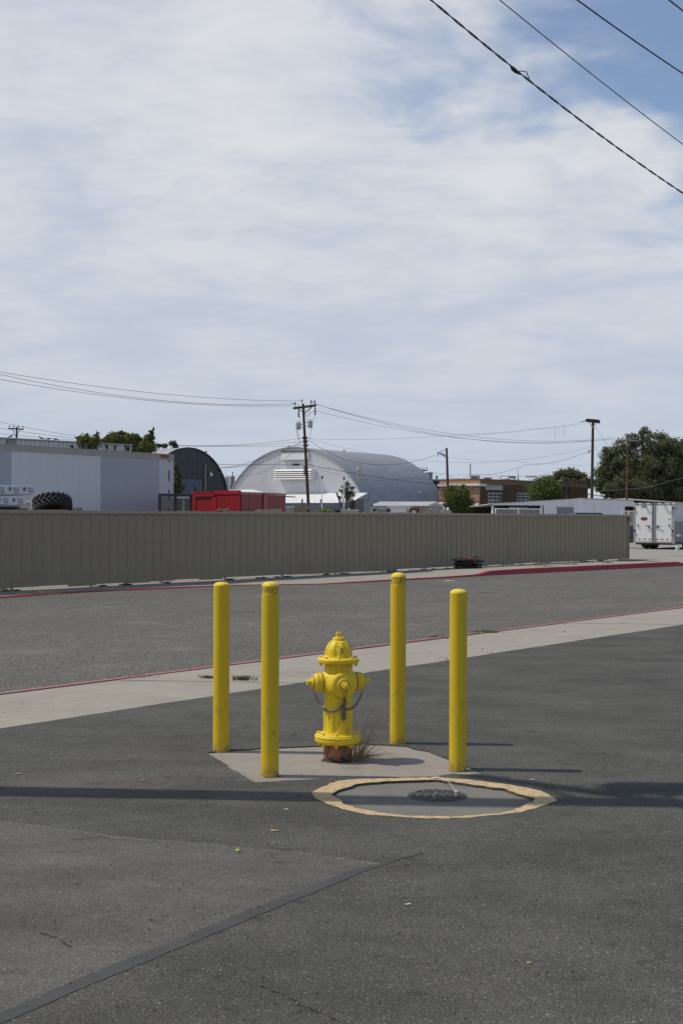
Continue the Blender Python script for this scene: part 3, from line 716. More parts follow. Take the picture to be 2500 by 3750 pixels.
part(MB().lathe((0, 0, 0), prof, 160, mod=flutes(0.195, 0.322, R(13), 0.0065)), 'lower_barrel', 'hydrant_yellow')
part(MB().lathe((0, 0, 0), [(0.0985, 0.326), (0.1015, 0.328), (0.103, 0.332), (0.1025, 0.340), (0.099, 0.3425), (0.097, 0.344)], 64), 'traffic_ring', 'hydrant_yellow')
ub = MB().lathe((0, 0, 0), [(0.0955, 0.34), (0.0955, 0.42), (0.097, 0.47), (0.0985, 0.525), (0.097, 0.58), (0.0955, 0.62), (0.0955, 0.648), (0.098, 0.656)], 64)
for sgn in (-1, 1):
    ub.lathe((0, 0, 0.525), [(0.095, 0.03), (0.088, 0.070), (0.080, 0.085), (0.072, 0.094), (0.067, 0.104), (0.064, 0.112), (0.0625, 0.120)], 40, axis=(sgn, 0, 0), ref=(0, 0, 1))
ub.lathe((0, 0, 0.515), [(0.108, 0.03), (0.104, 0.075), (0.098, 0.090), (0.093, 0.100), (0.089, 0.110), (0.088, 0.118)], 56, axis=(0, -1, 0), ref=(0, 0, 1))
part(ub, 'upper_barrel', 'hydrant_yellow', smooth=50)
tf = part(MB().lathe((0, 0, 0), [(0.094, 0.652), (0.128, 0.653), (0.136, 0.656), (0.139, 0.661), (0.138, 0.667), (0.1405, 0.670), (0.141, 0.678), (0.138, 0.684), (0.132, 0.688), (0.095, 0.692), (0.09, 0.693)], 64), 'bonnet_flange', 'hydrant_yellow')
for k in range(8):
    a = PH + R(10) + k * math.pi / 4; x, y = rad(a)
    b = MB(); b.lathe((x * .117, y * .117, 0), [(0.0115, 0.686), (0.0115, 0.698), (0.010, 0.6995)], 6, ref=(x, y, 0)); part(MB().lathe((x * .119, y * .119, 0), [(0.005, 0.630), (0.006, 0.637), (0.0115, 0.638), (0.0115, 0.655)], 6, ref=(x, y, 0)), 'nut', 'hydrant_yellow', tf, None)
    part(b, 'bolt', 'hydrant_yellow', tf, None)
BP = [(0.098, 0.688), (0.0945, 0.695), (0.0935, 0.705), (0.093, 0.715), (0.0915, 0.73), (0.089, 0.745), (0.085, 0.757), (0.079, 0.770), (0.0715, 0.782), (0.062, 0.793), (0.052, 0.801), (0.043, 0.806), (0.039, 0.809)]
def bon_r(z):
    for (r0, z0), (r1, z1) in zip(BP, BP[1:]):
        if z0 <= z <= z1: return r0 + (r1 - r0) * (z - z0) / (z1 - z0)
    return 0.09
fine = [(bon_r(0.688 + i * 0.121 / 48), 0.688 + i * 0.121 / 48) for i in range(49)]
bon = part(MB().lathe((0, 0, 0), fine, 192, mod=flutes(0.700, 0.796, R(11), 0.006)), 'bonnet', 'hydrant_yellow', smooth=60)
# the handwritten 3: a felt-pen stroke lying on the dome, 25 degrees left of the steamer axis is the flute, the number right of it
strokes = [(-0.55, 0.72), (-0.2, 1.0), (0.3, 1.0), (0.55, 0.72), (0.25, 0.38), (-0.15, 0.18), (0.35, 0.12), (0.7, -0.25), (0.55, -0.75), (0.1, -1.0), (-0.4, -0.92), (-0.65, -0.7)]
path = []
for k in range(len(strokes) - 1):
    for q in range(4):
        u = strokes[k][0] + (strokes[k + 1][0] - strokes[k][0]) * q / 4; vv = strokes[k][1] + (strokes[k + 1][1] - strokes[k][1]) * q / 4
        z = 0.742 + vv * 0.0165; r = bon_r(z) + 0.0004; a = R(-90 - 16) + math.asin(0.0215 / 0.088) + u * 0.013 / r
        path.append((r * math.cos(a), r * math.sin(a), z))
part(MB().tube(path, 0.0021, 6), 'number_mark', 'black_ink', bon)
a = PH + R(1); part(MB().lathe((bon_r(.772) * .93 * math.cos(a), bon_r(.772) * .93 * math.sin(a), 0.772), [(0.0045, -0.004), (0.0045, 0.004)], 10, axis=(math.cos(a), math.sin(a), 0.6), ref=(0, 0, 1)), 'oil_plug', 'rusty_pipe', bon, None)
part(MB().lathe((0, 0, 0), [(0.038, 0.806), (0.0415, 0.809), (0.042, 0.815), (0.039, 0.819), (0.0385, 0.824), (0.030, 0.827), (0.024, 0.828)], 40), 'bonnet_collar', 'hydrant_yellow')
def nut(mb, o, axis, r, d0, d1, ref): return mb.lathe(o, [(r, d0), (r, d1 - 0.003), (r * 0.9, d1)], 5, axis=axis, ref=ref)
part(nut(MB(), (0, 0, 0), (0, 0, 1), 0.0195, 0.826, 0.862, (0.3, -1, 0)), 'operating_nut', 'hydrant_yellow', smooth=None)
for sgn in (-1, 1):
    o, ax = (0, 0, 0.525), (sgn, 0, 0)
    cp = part(MB().lathe(o, [(0.059, 0.118), (0.059, 0.122), (0.0635, 0.123), (0.0635, 0.135), (0.0615, 0.139), (0.0625, 0.143), (0.0615, 0.155), (0.056, 0.167), (0.047, 0.172), (0.046, 0.174)], 44, axis=ax, ref=(0, 0, 1)), 'hose_cap', 'hydrant_yellow')
    part(MB().lathe(o, [(0.0612, 0.1165), (0.0640, 0.118), (0.0640, 0.1212), (0.0612, 0.1225)], 44, axis=ax, ref=(0, 0, 1)), 'gasket', 'black_ink', cp)
    part(MB().lathe(o, [(0.040, 0.172), (0.040, 0.176), (0.036, 0.178), (0.036, 0.184), (0.032, 0.188), (0.028, 0.190)], 32, axis=ax, ref=(0, 0, 1)), 'cap_boss', 'hydrant_yellow', cp)
    part(nut(MB(), o, ax, 0.0195, 0.188, 0.220, (0, 0.2, 1)), 'cap_nut', 'hydrant_yellow', cp, None)
    part(MB().torus((sgn * 0.176, 0, 0.525), (0, 1, 0), (0, 0, 1), 0.0385, 0.0385, 0.0028, 28, 6), 'chain_ring', 'galvanised', cp, 60)
o, ax = (0, 0, 0.515), (0, -1, 0)
sc_ = part(MB().lathe(o, [(0.084, 0.116), (0.084, 0.121), (0.0865, 0.122), (0.0865, 0.138), (0.083, 0.143), (0.074, 0.147), (0.062, 0.149), (0.050, 0.150), (0.049, 0.155), (0.046, 0.158), (0.034, 0.159), (0.032, 0.160)], 56, axis=ax, ref=(0, 0, 1)), 'steamer_cap', 'hydrant_yellow')
part(MB().lathe(o, [(0.028, 0.156), (0.0295, 0.158), (0.0295, 0.170), (0.026, 0.174), (0.02, 0.1745)], 32, axis=ax, ref=(0, 0, 1)), 'cap_boss', 'hydrant_yellow', sc_)
part(nut(MB(), o, ax, 0.0185, 0.174, 0.200, (0.25, 0, -1)), 'cap_nut', 'hydrant_yellow', sc_, None)
part(MB().torus((0, -0.161, 0.515), (1, 0, 0), (0, 0, 1), 0.0335, 0.0335, 0.0025, 28, 6), 'chain_ring', 'galvanised', sc_, 60)
# chains: positions read in the close crop (2129 px per metre, axis at x=735)
def HZ(x, y, gap=0.012, rr_=0.0985):
    X = (x - 735) / 2129; Z = 1.65 - (y + 1411) / 2129
    return HB + Vector((X, -math.sqrt(max(0.0, rr_ ** 2 - X * X)) - gap, Z))
def chain(pts, name='chain', pitch=0.0185):
    P = [Vector(p) for p in pts]; L = [0]
    for a, b in zip(P, P[1:]): L.append(L[-1] + (b - a).length)
    n = max(2, int(L[-1] / pitch)); ch = bpy.data.objects.new(name, None); col.objects.link(ch); ch.parent = hyd; ch.empty_display_size = .05
    def at(s):
        for i in range(len(P) - 1):
            if s <= L[i + 1] or i == len(P) - 2: return P[i].lerp(P[i + 1], (s - L[i]) / max(1e-6, L[i + 1] - L[i]))
    for k in range(n):
        s = (k + 0.5) * L[-1] / n; c = at(s); d = (at(min(L[-1], s + 0.006)) - at(max(0, s - 0.006))).normalized()
        a = d.cross(Vector((0, -1, 0.15))); a = a.normalized() if a.length > 1e-3 else Vector((1, 0, 0)); b = d.cross(a)
        w = (a * math.cos(0.75 + (k % 2) * math.pi / 2) + b * math.sin(0.75 + (k % 2) * math.pi / 2))
        MB().torus(c, d, w, 0.0138, 0.0084, 0.0031, 12, 5).build('link', 'galvanised', ch, smooth=60)
    return ch
capL = HB + Vector((-0.170, -0.05, 0.525)); capR = HB + Vector((0.170, 0.05, 0.525))
def loop(pa, pb, mb): return mb.tube([pa, pa.lerp(pb, .5), pb], 0.0026, 6)
lp = MB(); loop(capL + Vector((0, -.012, -.036)), HZ(388, 1150, 0.0), lp); loop(capL + Vector((0.004, .014, -.036)), HZ(392, 1155, -0.01), lp)
loop(capR + Vector((-0.002, -.02, -.036)), HZ(1072, 1150, 0.0), lp)
loop(HZ(795, 1075, .088), HZ(826, 1195, .05), lp); loop(HZ(862, 1075, .088), HZ(834, 1195, .05), lp)
lp.split('chain_loop', 'galvanised', hyd, smooth=60)
chain([HZ(388, 1150, 0.0), HZ(415, 1215, 0.0), HZ(445, 1275, 0.0), HZ(500, 1345, .012), HZ(550, 1380, .012), HZ(620, 1393, .01), HZ(690, 1383, .01), HZ(745, 1350, .01), HZ(790, 1300, .015)])
chain([HZ(1072, 1150, -.02), HZ(1050, 1215, -.02), HZ(1010, 1290, -.015), HZ(975, 1340, -.005), HZ(930, 1362, .012), HZ(870, 1358, .012), HZ(810, 1330, .012)])
chain([HZ(830, 1192, .05), HZ(838, 1260, .02), HZ(826, 1340, .02), HZ(832, 1420, .016), HZ(838, 1470, .016), HZ(815, 1505, .016), HZ(790, 1480, .016), HZ(800, 1400, .018), HZ(775, 1330, .016), HZ(800, 1270, .02)])
chain([HZ(822, 1192, .044), HZ(815, 1300, .026), HZ(786, 1370, .024), HZ(783, 1440, .022), HZ(800, 1500, .02), HZ(826, 1495, .022), HZ(828, 1390, .028)])

# dry grass clump against the hydrant's foot
gs = MB(); rr = random.Random(5); root0 = HB + Vector((0.105, -0.03, -0.012))
def blade(mb, p, tip, w, bend, n=5):
    p, tip = Vector(p), Vector(tip); d = tip - p; side = d.cross(Vector((0, -1, 0.1)))
    side = side.normalized() if side.length > 1e-4 else Vector((1, 0, 0)); vs = []
    for i in range(n + 1):
        t = i / n; c = p + d * t + Vector((0, 0, -1)) * bend * t * t; vs += [c - side * w * (1 - t * .85), c + side * w * (1 - t * .85)]
    mb.add(vs, [(2 * i, 2 * i + 1, 2 * i + 3, 2 * i + 2) for i in range(n)])
for i in range(170):
    u = rr.random(); p = root0 + Vector((rr.uniform(-.02, .05), rr.uniform(-.04, .07), 0))
    a = R(rr.uniform(8, 88)) if rr.random() < .82 else R(rr.uniform(88, 130)); L = rr.uniform(.10, .30) * (1.25 if a > .6 and a < 1.3 else .8)
    tip = p + Vector((math.cos(a) * L, rr.uniform(-.12, .12), math.sin(a) * L * 1.15 + .02)); bend = rr.uniform(0.02, .16) * (1 if a < 1.0 else .3)
    tip.z = max(tip.z, bend + 0.004)
    blade(gs, p, tip, rr.uniform(.0008, .0016), bend)
for i in range(34):
    p = root0 + Vector((rr.uniform(-.01, .04), rr.uniform(-.03, .06), 0)); a = R(rr.uniform(35, 95)); L = rr.uniform(.28, .46)
    blade(gs, p, p + Vector((math.cos(a) * L * .8, rr.uniform(-.1, .1), math.sin(a) * L)), .0009, rr.uniform(.0, .08), 6)
for i in range(22):
    p = root0 + Vector((rr.uniform(.0, .05), rr.uniform(-.04, .05), 0)); L = rr.uniform(.2, .36); q = p + Vector((L, rr.uniform(-.12, .12), .16)); blade(gs, p, Vector((q.x, q.y, .16)), .0008, .15, 7)
o = tag(gs.build('dry_grass', 'straw'), 'clump of dry straw coloured grass leaning right of the hydrant foot', 'grass clump')

# ================================================================== round iron lid, string, small litter
LC = G(*ZM(747, 246), -0.014); LR = 0.166
lid = thing('manhole_cover', 'small round cast iron lid with raised pattern set in concrete', 'manhole cover', (LC.x, LC.y, -0.014))
part(MB().lathe((0, 0, 0), [(LR + .012, -0.004), (LR + .012, 0.004), (LR + .004, 0.005), (LR + .004, 0.001)], 48, cap0=False, cap1=False), 'lid_frame', 'iron_lid', lid)
cov_ = part(MB().lathe((0, 0, 0), [(LR, -0.004), (LR, 0.006), (LR - .004, 0.008)], 48), 'lid_plate', 'iron_lid', lid)
def plug(x, y, ang, l, w):
    c, s = math.cos(ang), math.sin(ang)
    MB().obox((x, y, 0.0095), (c * l, s * l, 0), (-s * w, c * w, 0), (0, 0, 0.003)).build('raised_lug', 'iron_lid', lid, local=True, bevel=0.004)
for n, r0 in ((14, .142), (9, .098), (5, .055)):
    for k in range(n):
        a = 2 * math.pi * k / n + r0 * 20; plug(r0 * math.cos(a), r0 * math.sin(a), a + math.pi / 2, .025 if n > 5 else .020, .0135)
plug(0, 0, 0, .018, .012)
s_pts = [ZM(742, 148), ZM(765, 165), ZM(790, 185), ZM(815, 203), ZM(835, 222), ZM(847, 238)]
sp = [G(x, y, .004 if i == 0 else -.005) + Vector((0, 0, .004 + .03 * math.sin(i / 5 * math.pi))) for i, (x, y) in enumerate(s_pts)]
st = thing('string', 'thin white string lying from the painted ring to the iron lid', 'string', sp[0])
MB().tube(sp, 0.0014, 6).build('cord', 'litter_white', st, smooth=60)
g = G(*ZM(848, 241), 0); MB().obox(g + Vector((0, 0, .012)), (.009, .002, 0), (0, .006, .004), (0, -.002, .012)).build('knot_tag', 'litter_white', st)
g = sp[0]; MB().obox(g, (.018, .004, 0), (-.004, .008, 0), (0, 0, .002)).build('string_end', 'litter_white', st)
def scrap(px, py, z, mat, name, label, cat, a=.02, b=.008, h=.0015):
    g = G(px, py, z); rr = random.Random(int(px)); an = rr.uniform(-.4, .4); mb = MB(); pts = []
    for k in range(7):
        t = 2 * math.pi * k / 7; x, y = a * math.cos(t) * rr.uniform(.75, 1.1), b * math.sin(t) * rr.uniform(.7, 1.2)
        pts.append(g + Vector((x * math.cos(an) - y * math.sin(an), x * math.sin(an) + y * math.cos(an), .003 + rr.uniform(0, .006))))
    c = g + Vector((0, 0, .009)); top = [p + Vector((0, 0, h)) for p in pts]
    mb.add(pts + top + [c], [(k, (k + 1) % 7, 7 + (k + 1) % 7, 7 + k) for k in range(7)] + [(7 + k, 7 + (k + 1) % 7, 14) for k in range(7)])
    return tag(mb.build(name, mat), label, cat)
g = G(871, 3116, 0.01); tag(MB().lathe(g, [(0.008, 0), (0.010, 0.002), (0.010, 0.007), (0.009, 0.008), (0.004, 0.0085)], 16).build('bottle_cap', 'litter_lime', smooth=40), 'bright lime green plastic cap lying on the asphalt', 'bottle cap')
scrap(1005, 3045, 0, 'leaf_tan', 'dry_leaf', 'pale curled leaf on dark asphalt above the lime cap', 'leaf', .024, .012)
scrap(68, 2836, 0, 'leaf_tan', 'dry_leaf', 'dry leaf on the lot at the far left', 'leaf', .022, .01)
scrap(522, 2860, 0, 'leaf_tan', 'dry_leaf', 'brown leaf on the asphalt left of the concrete pad', 'leaf', .02, .012)
scrap(1490, 3317, 0, 'litter_white', 'paper_scrap', 'pale scrap right of the sealed joint on the asphalt', 'litter', .016, .007)
scrap(1948, 2858, 0, 'litter_white', 'paper_scrap', 'white scrap just right of the yellow ring', 'litter', .02, .008)
scrap(1048, 2968, 0, 'litter_white', 'paper_scrap', 'small white scrap below the left of the yellow ring', 'litter', .014, .008)
scrap(1646, 2127, -.138, 'litter_white', 'paper_sheet', 'flat white sheet lying in the street near the far kerb', 'litter', .16, .14)
scrap(1379, 2534, 0, 'leaf_tan', 'dry_leaf', 'yellowish leaf on the lot behind the hydrant', 'leaf', .028, .012)
scrap(1935, 3530, 0, 'leaf_tan', 'dry_leaf', 'yellow leaf bit on the lot in the lower right', 'leaf', .010, .006)
# weeds growing from joints and gutters
def weed(px, py, z, h, n, spread, label, mat='weed_green', group=None):
    g = G(px, py, z); rr = random.Random(int(px * 3 + py)); mb = MB()
    for i in range(n):
        p = g + Vector((rr.gauss(0, spread * .45), rr.gauss(0, spread * .2), 0)); a = rr.uniform(0, 6.28); L = h * rr.uniform(.4, 1.1)
        blade(mb, p, p + Vector((math.cos(a) * L * .8, math.sin(a) * L * .5, L)), .0035 * (1 + h), L * .45, 3)
    return tag(mb.build('weed_tuft', mat), label, 'weed', group)
weed(*S6(1197, 523), -.012, .06, 70, .09, 'flat green weed on the pavement half behind the left bollard')
weed(*S6(1398, 534), -.012, .09, 110, .11, 'spiky green weed on the pavement between the two left bollards')
weed(*S7(622, 416), -.02, .08, 150, .24, 'green weed in the kerb joint behind the right bollard')
weed(*S7(400, 438), -.02, .06, 90, .22, 'low weed at the near kerb between the right pair of bollards')
weed(*S6(740, 520), -.02, .05, 90, .30, 'brownish weed along the near kerb at left', 'straw')
weed(*S6(225, 42), -.10, .18, 60, .35, 'thin dry weed at the far kerb on the left', 'straw')
weed(*S6(320, 38), -.10, .16, 40, .30, 'second thin dry weed right of the first at the far kerb', 'straw')
weed(*S7(905, 98), .02, .14, 70, .5, 'dry weed on top of the far red kerb left of its middle', 'straw')
weed(*S7(1030, 90), .02, .14, 60, .4, 'dry weed on top of the far red kerb right of its middle', 'straw')
weed(*S7(1208, 82), .02, .16, 60, .25, 'dry weed by the fence foot near its right end', 'straw')
weed(*S7(1110, 119), -.14, .10, 60, .35, 'weed in the gutter below the tall far kerb', 'weed_green')
weed(*S7(830, 134), -.14, .08, 50, .35, 'small weed in the far gutter left of the tall kerb', 'straw')

# ================================================================== tan metal fence
def fence_run(O, u, n_pan, z0, z1, label, seed, cap_first=True):
    """ribbed sheet fence starting at O and running along -u; one object per sheet"""
    fr = Fr(O, u); ang = math.atan2(u[1], u[0]); rr = random.Random(seed)
    t = thing('metal_fence', label, 'fence', (O[0], O[1], z0), ang)
    Wd = 0.9144
    xs = []
    for k in range(3):
        c = 0.15 + k * 0.3048
        xs += [(c - .046, 0), (c - .016, .034), (c + .016, .034), (c + .046, 0)]
    xs = [(0, 0)] + xs + [(Wd + 0.012, 0)]
    mb = MB(); Hh = z1 - z0
    for i in range(len(xs) - 1):
        (xa, ya), (xb, yb) = xs[i], xs[i + 1]
        mb.add([(xa, -ya, 0), (xb, -yb, 0), (xb, -yb, Hh), (xa, -ya, Hh), (xa, .004, 0), (xb, .004, 0), (xb, .004, Hh), (xa, .004, Hh)], ((0, 1, 2, 3), (5, 4, 7, 6), (0, 4, 5, 1)))
    first = None
    for k in range(n_pan):
        if first is None: first = mb.build('fence_panel', 'fence_tan', t, local=True); o = first
        else: o = first.copy(); col.objects.link(o)
        o.location = (-(k + 1) * Wd, rr.uniform(-.002, .002), rr.uniform(-.022, .018)); o.parent = t
    k = 0.0; tot = n_pan * Wd
    while k < tot - .01:
        l = min(6.1, tot - k)
        b = MB().box(-k - l + .004, -k, -.050, .03, Hh - .075, Hh + .004 + rr.uniform(-.004, .006)); b.build('cap_rail', 'fence_trim', t, local=True, bevel=.004, seg=1); k += l
    MB().box(.002, .05, -.052, .03, -.02, Hh + .008).build('end_trim', 'fence_trim', t, local=True, bevel=.004, seg=1)
    for zz in (.25, .95, 1.55):
        b = MB().box(-tot, 0, .012, .05, zz, zz + .06) if zz < Hh - .1 else None
        if b: b.build('girt', 'fence_trim', t, local=True)
    k = .1
    while k < tot:
        MB().box(-k - .04, -k + .04, .055, .13, -.1, Hh - .05).build('post', 'fence_trim', t, local=True); k += 2.44
    sc = MB()
    for p in range(n_pan):
        for q in range(3):
            for zz in (.28, .98, Hh - .2):
                sc.obox((-(p + 1) * Wd + .15 + q * .3048 + .075, -.003 - .006, zz + rr.uniform(-.012, .012)), (.0085, 0, 0), (0, .004, 0), (0, 0, .0085))
    stuff(sc.build('screws', 'screw_dark', t, local=True))
    return t, fr
z_top = 1.755
fence, FF = fence_run(FB, FU, 44, -0.03, z_top, 'long tan ribbed metal fence running along the far pavement', 3)
s, z = FF.at(2299, 1903)
sgn = thing('small_sign', 'small dark plaque with reddish face at the right end of the tan fence', 'sign', FF.p(s, .06, z))
mb = MB(); FF.box(mb, s - .14, s + .14, .052, .062, z - .06, z + .10); mb.build('plate', 'black_plastic', sgn)
mb = MB(); FF.box(mb, s - .10, s + .12, .063, .067, z + .0, z + .08); mb.build('red_field', 'badge_brown', sgn)
mb = MB()
for k in range(3): FF.box(mb, s - .10, s + .10 - .05 * k, .063, .067, z - .05 + .016 * k, z - .043 + .016 * k)
mb.split('print_line', 'sign_grey', sgn)
# dirt banked in places at the fence foot
mb = MB(); rr = random.Random(8)
for k in range(40):
    s0 = -rr.uniform(0, 38); L_ = rr.uniform(.08, .35); c = FF.p(s0, rr.uniform(-.02, .05), -.075); nn = 8
    mb.add([c + FF.u * L_ * math.cos(2 * math.pi * i / nn) + FF.n * .09 * math.sin(2 * math.pi * i / nn) for i in range(nn)] + [c + Vector((0, 0, rr.uniform(.02, .045)))], [(i, (i + 1) % nn, nn) for i in range(nn)])
stuff(mb.build('banked_dirt', 'soil_dark'))
# brown continuation at the right frame edge
O2 = G(2640, 2018, -.06); fence_run((O2.x, O2.y), (0.97, 0.24), 2, -.05, 1.79, 'short piece of brown tan metal fence at the right frame edge', 4)

# pile of black sacks with red straps at the fence foot
pc = G(1712, 2086, -.07)
pile = thing('sack_pile', 'heap of flattened black sacks tied with red strap against the tan fence', 'bags', pc)
rr = random.Random(12); s0, _ = FF.at(1712, 2086)
PX = Vector((.86, .51, 0))
lay = [(0.0, .47, .0), (-.05, .42, .055), (.03, .45, .11), (-.06, .40, .165), (.07, .45, .22), (.12, .42, .262), (-.08, .36, .295)]
for k, (dx, hw, zz) in enumerate(lay):
    mb = MB(); c = pc + PX * dx + FF.n * 0.0 + Vector((0, 0, zz + .03)); pts = []
    n_ = 22; vs = []
    for j, (q, hz) in enumerate(((.80, -.026), (1.0, -.012), (1.0, .012), (.82, .028))):
        for i in range(n_):
            a = 2 * math.pi * i / n_; w = hw * q * (1 + .22 * mnoise.noise(Vector((k * 3.1, i * .45, 0)))); ca, sa = math.cos(a), math.sin(a)
            ca = math.copysign(abs(ca) ** .42, ca); sa = math.copysign(abs(sa) ** .42, sa)
            vs.append(c + PX * w * ca + Vector((-PX.y, PX.x, 0)) * .27 * q * sa + Vector((0, 0, hz + .045 * mnoise.noise(Vector((i * .32, k * 2.2, 1))))))
    fs = [(j * n_ + i, j * n_ + (i + 1) % n_, (j + 1) * n_ + (i + 1) % n_, (j + 1) * n_ + i) for j in range(3) for i in range(n_)] + [tuple(range(n_))[::-1], tuple(range(3 * n_, 4 * n_))]
    mb.add(vs, fs).build('sack', 'bag_black', pile, smooth=50)
mb = MB(); c = pc + Vector((0, 0, 0)); fwd = Vector((PX.y, -PX.x, 0))
for k in range(4):
    x = -.12 + k * .07
    mb.tube([c + PX * (x - .22) + Vector((0, 0, .385)), c + PX * x + Vector((0, 0, .395 - .01 * k)), c + PX * (x + .08) + fwd * .2 + Vector((0, 0, .36))], .014, 5)
mb.tube([c + PX * .0 + fwd * .22 + Vector((0, 0, .38)), c + PX * .04 + fwd * .29 + Vector((0, 0, .28)), c + PX * .03 + fwd * .29 + Vector((0, 0, .24))], .014, 5)
for k in range(3):
    mb.tube([c + PX * .17 + fwd * .29 + Vector((0, 0, .15)), c + PX * (.27 + .03 * k) + fwd * .33 + Vector((0, 0, .06)), c + PX * (.36 + .05 * k) + fwd * .38 + Vector((0, 0, -.005))], .011, 5)
mb.split('strap', 'strap_red', pile, smooth=60)
MB().tube([c + PX * .04 + fwd * .3 + Vector((0, 0, .36)), c + PX * .08 + fwd * .3 + Vector((0, 0, .25)), c + PX * .19 + fwd * .31 + Vector((0, 0, .15)), c + PX * .17 + fwd * .31 + Vector((0, 0, .05)), c + PX * .08 + fwd * .3 + Vector((0, 0, .0))], .006, 5).build('cord', 'grille_grey', pile, smooth=60)
MB().bar(c + PX * .1 + Vector((0, 0, .37)), c + PX * .38 + Vector((0, 0, .40)), .10, .04).build('board', 'bag_black', pile)

# ================================================================== overhead pole out of frame at left: its shadow crosses the lot, its cables cross the upper right
def pole_parts(t, foot, head, r0, r1, mat='pole_wood'):
    MB().tube([foot + (head - foot) * q for q in (0, .25, .5, .75, 1)], [r0 + (r1 - r0) * q for q in (0, .25, .5, .75, 1)], 14).build('pole', mat, t, smooth=50)
def insulator(mb, p, h=.16, r=.05):
    return mb.lathe(p, [(.015, 0), (.015, h * .35), (r, h * .4), (r * .7, h * .6), (r * .9, h * .65), (r * .55, h * .95), (.02, h)], 10)
NP = Vector((-4.0, 8.63, 0)); NH = 10.4
near = thing('utility_pole', 'near utility pole just outside the left frame whose shadow crosses the lot', 'utility pole', NP)
pole_parts(near, NP + Vector((0, 0, -.3)), NP + Vector((0, 0, NH)), .165, .12)
au = Vector((FN.x, FN.y, 0)); su = Vector((FU.x, FU.y, 0))
MB().bar(NP + Vector((0, 0, 8.75)) - au * 1.2 + su * .16, NP + Vector((0, 0, 8.75)) + au * 1.2 + su * .16, .11, .13).build('crossarm', 'pole_wood', near)
for q in (-1, 1): MB().bar(NP + Vector((0, 0, 8.1)) + su * .17, NP + Vector((0, 0, 8.72)) + au * q * .7 + su * .16, .04, .03).build('brace', 'pole_wood', near)
for q in (-1.1, -.55, .55, 1.1):
    insulator(MB(), NP + Vector((0, 0, 8.81)) + au * q + su * .16).build('insulator', 'porcelain', near, smooth=50)
def transformer(t, c, r, h, toward, lid_ins=2):
    b = MB().lathe(c, [(r * .96, 0), (r, .02), (r, h * .86), (r * 1.05, h * .87), (r * 1.05, h * .91), (r * .8, h * .97), (.02, h)], 24).build('transformer', 'transformer_grey', t, smooth=40)
    for k in range(lid_ins): insulator(MB(), Vector(c) + Vector((r * (.45 - .9 * k), 0, h * .93)), h * .3, r * .22).build('bushing', 'porcelain', b, smooth=50)
    for zz in (.3, .75): MB().bar(Vector(c) + Vector((0, 0, h * zz)) + Vector(toward) * r * .9, Vector(c) + Vector((0, 0, h * zz)) + Vector(toward) * (r + .18), .06, .05).build('bracket', 'steel_box', b)
transformer(near, NP + Vector((.10, .44, 8.75)), .21, .85, (0, -1, 0))
MB().bar(NP + Vector((.05, .1, 9.6)), NP + Vector((.6, .95, 9.65)), .07, .07).build('cutout_arm', 'pole_wood', near)
insulator(MB(), NP + Vector((.58, .9, 9.6)), .25, .06).build('insulator', 'porcelain', near, smooth=50)

FPp = NP + FU * 40
fpole = thing('utility_pole', 'farther utility pole beyond the right frame edge carrying the street cables', 'utility pole', FPp)
pole_parts(fpole, FPp + Vector((0, 0, -.3)), FPp + Vector((0, 0, 10)), .16, .12)
MB().bar(FPp + Vector((0, 0, 8.3)) - au * 1.2, FPp + Vector((0, 0, 8.3)) + au * 1.2, .11, .13).build('crossarm', 'pole_wood', fpole)
def solve3(A, y):
    import itertools
    n = len(A); M = [list(map(float, r)) + [float(v)] for r, v in zip(A, y)]
    for i in range(n):
        p = max(range(i, n), key=lambda k: abs(M[k][i])); M[i], M[p] = M[p], M[i]
        for j in range(i + 1, n):
            f = M[j][i] / M[i][i]
            for k in range(i, n + 1): M[j][k] -= f * M[i][k]
    x = [0] * n
    for i in reversed(range(n)): x[i] = (M[i][n] - sum(M[i][k] * x[k] for k in range(i + 1, n))) / M[i][i]
    return x
def quadfit(ss, zs):
    A = [[sum(s ** (i + j) for s in ss) for j in range(3)] for i in range(3)]
    return solve3(A, [sum(z * s ** i for s, z in zip(ss, zs)) for i in range(3)])
def street_cable(O, pix, s_end, r, label, twist=None, mat='cable_black', s0=0.0, fixc=None):
    ss, zs = zip(*[PL(px, py, O, FU) for px, py in pix])
    if fixc is None: c0, c1, c2 = quadfit(ss, zs)
    else:
        c2 = fixc; yy = [z - c2 * s * s for s, z in zip(ss, zs)]; n_ = len(ss); ms, my = sum(ss) / n_, sum(yy) / n_
        c1 = sum((s - ms) * (y - my) for s, y in zip(ss, yy)) / sum((s - ms) ** 2 for s in ss); c0 = my - c1 * ms
    P = [Vector((O.x + FU.x * s, O.y + FU.y * s, c0 + c1 * s + c2 * s * s)) for s in [s0 + (s_end - s0) * i / 160 for i in range(161)]]
    t = thing('overhead_cable', label, 'cable', P[0])
    if twist:
        n = 1100; D = [s0 + (s_end - s0) * i / n for i in range(n + 1)]
        for ph in (0, math.pi):
            path = []
            for s in D:
                a = ph + s * 2 * math.pi / twist + 1.3 * mnoise.noise(Vector((s * .9, 0, 0))); c = Vector((O.x + FU.x * s, O.y + FU.y * s, c0 + c1 * s + c2 * s * s))
                path.append(c + Vector((0, 0, 1)) * math.cos(a) * r * 1.05 + FN * math.sin(a) * r * 1.05)
            MB().tube(path, r, 5).build('strand', mat, t, smooth=60)
    else:
        MB().tube(P, r, 6).build('strand', mat, t, smooth=60)
    return t, (c0, c1, c2)
O1 = NP - FU * 0
cab, cc_ = street_cable(O1, [(1578, 0), (1725, 125), (1887, 256), (2152, 462), (2330, 592), (2500, 709)], 40, .0068, 'twisted black service cable with a splice crossing the upper right sky', twist=.62)
s, z = PL(1886, 257, O1, FU); c = Vector((O1.x + FU.x * s, O1.y + FU.y * s, z))
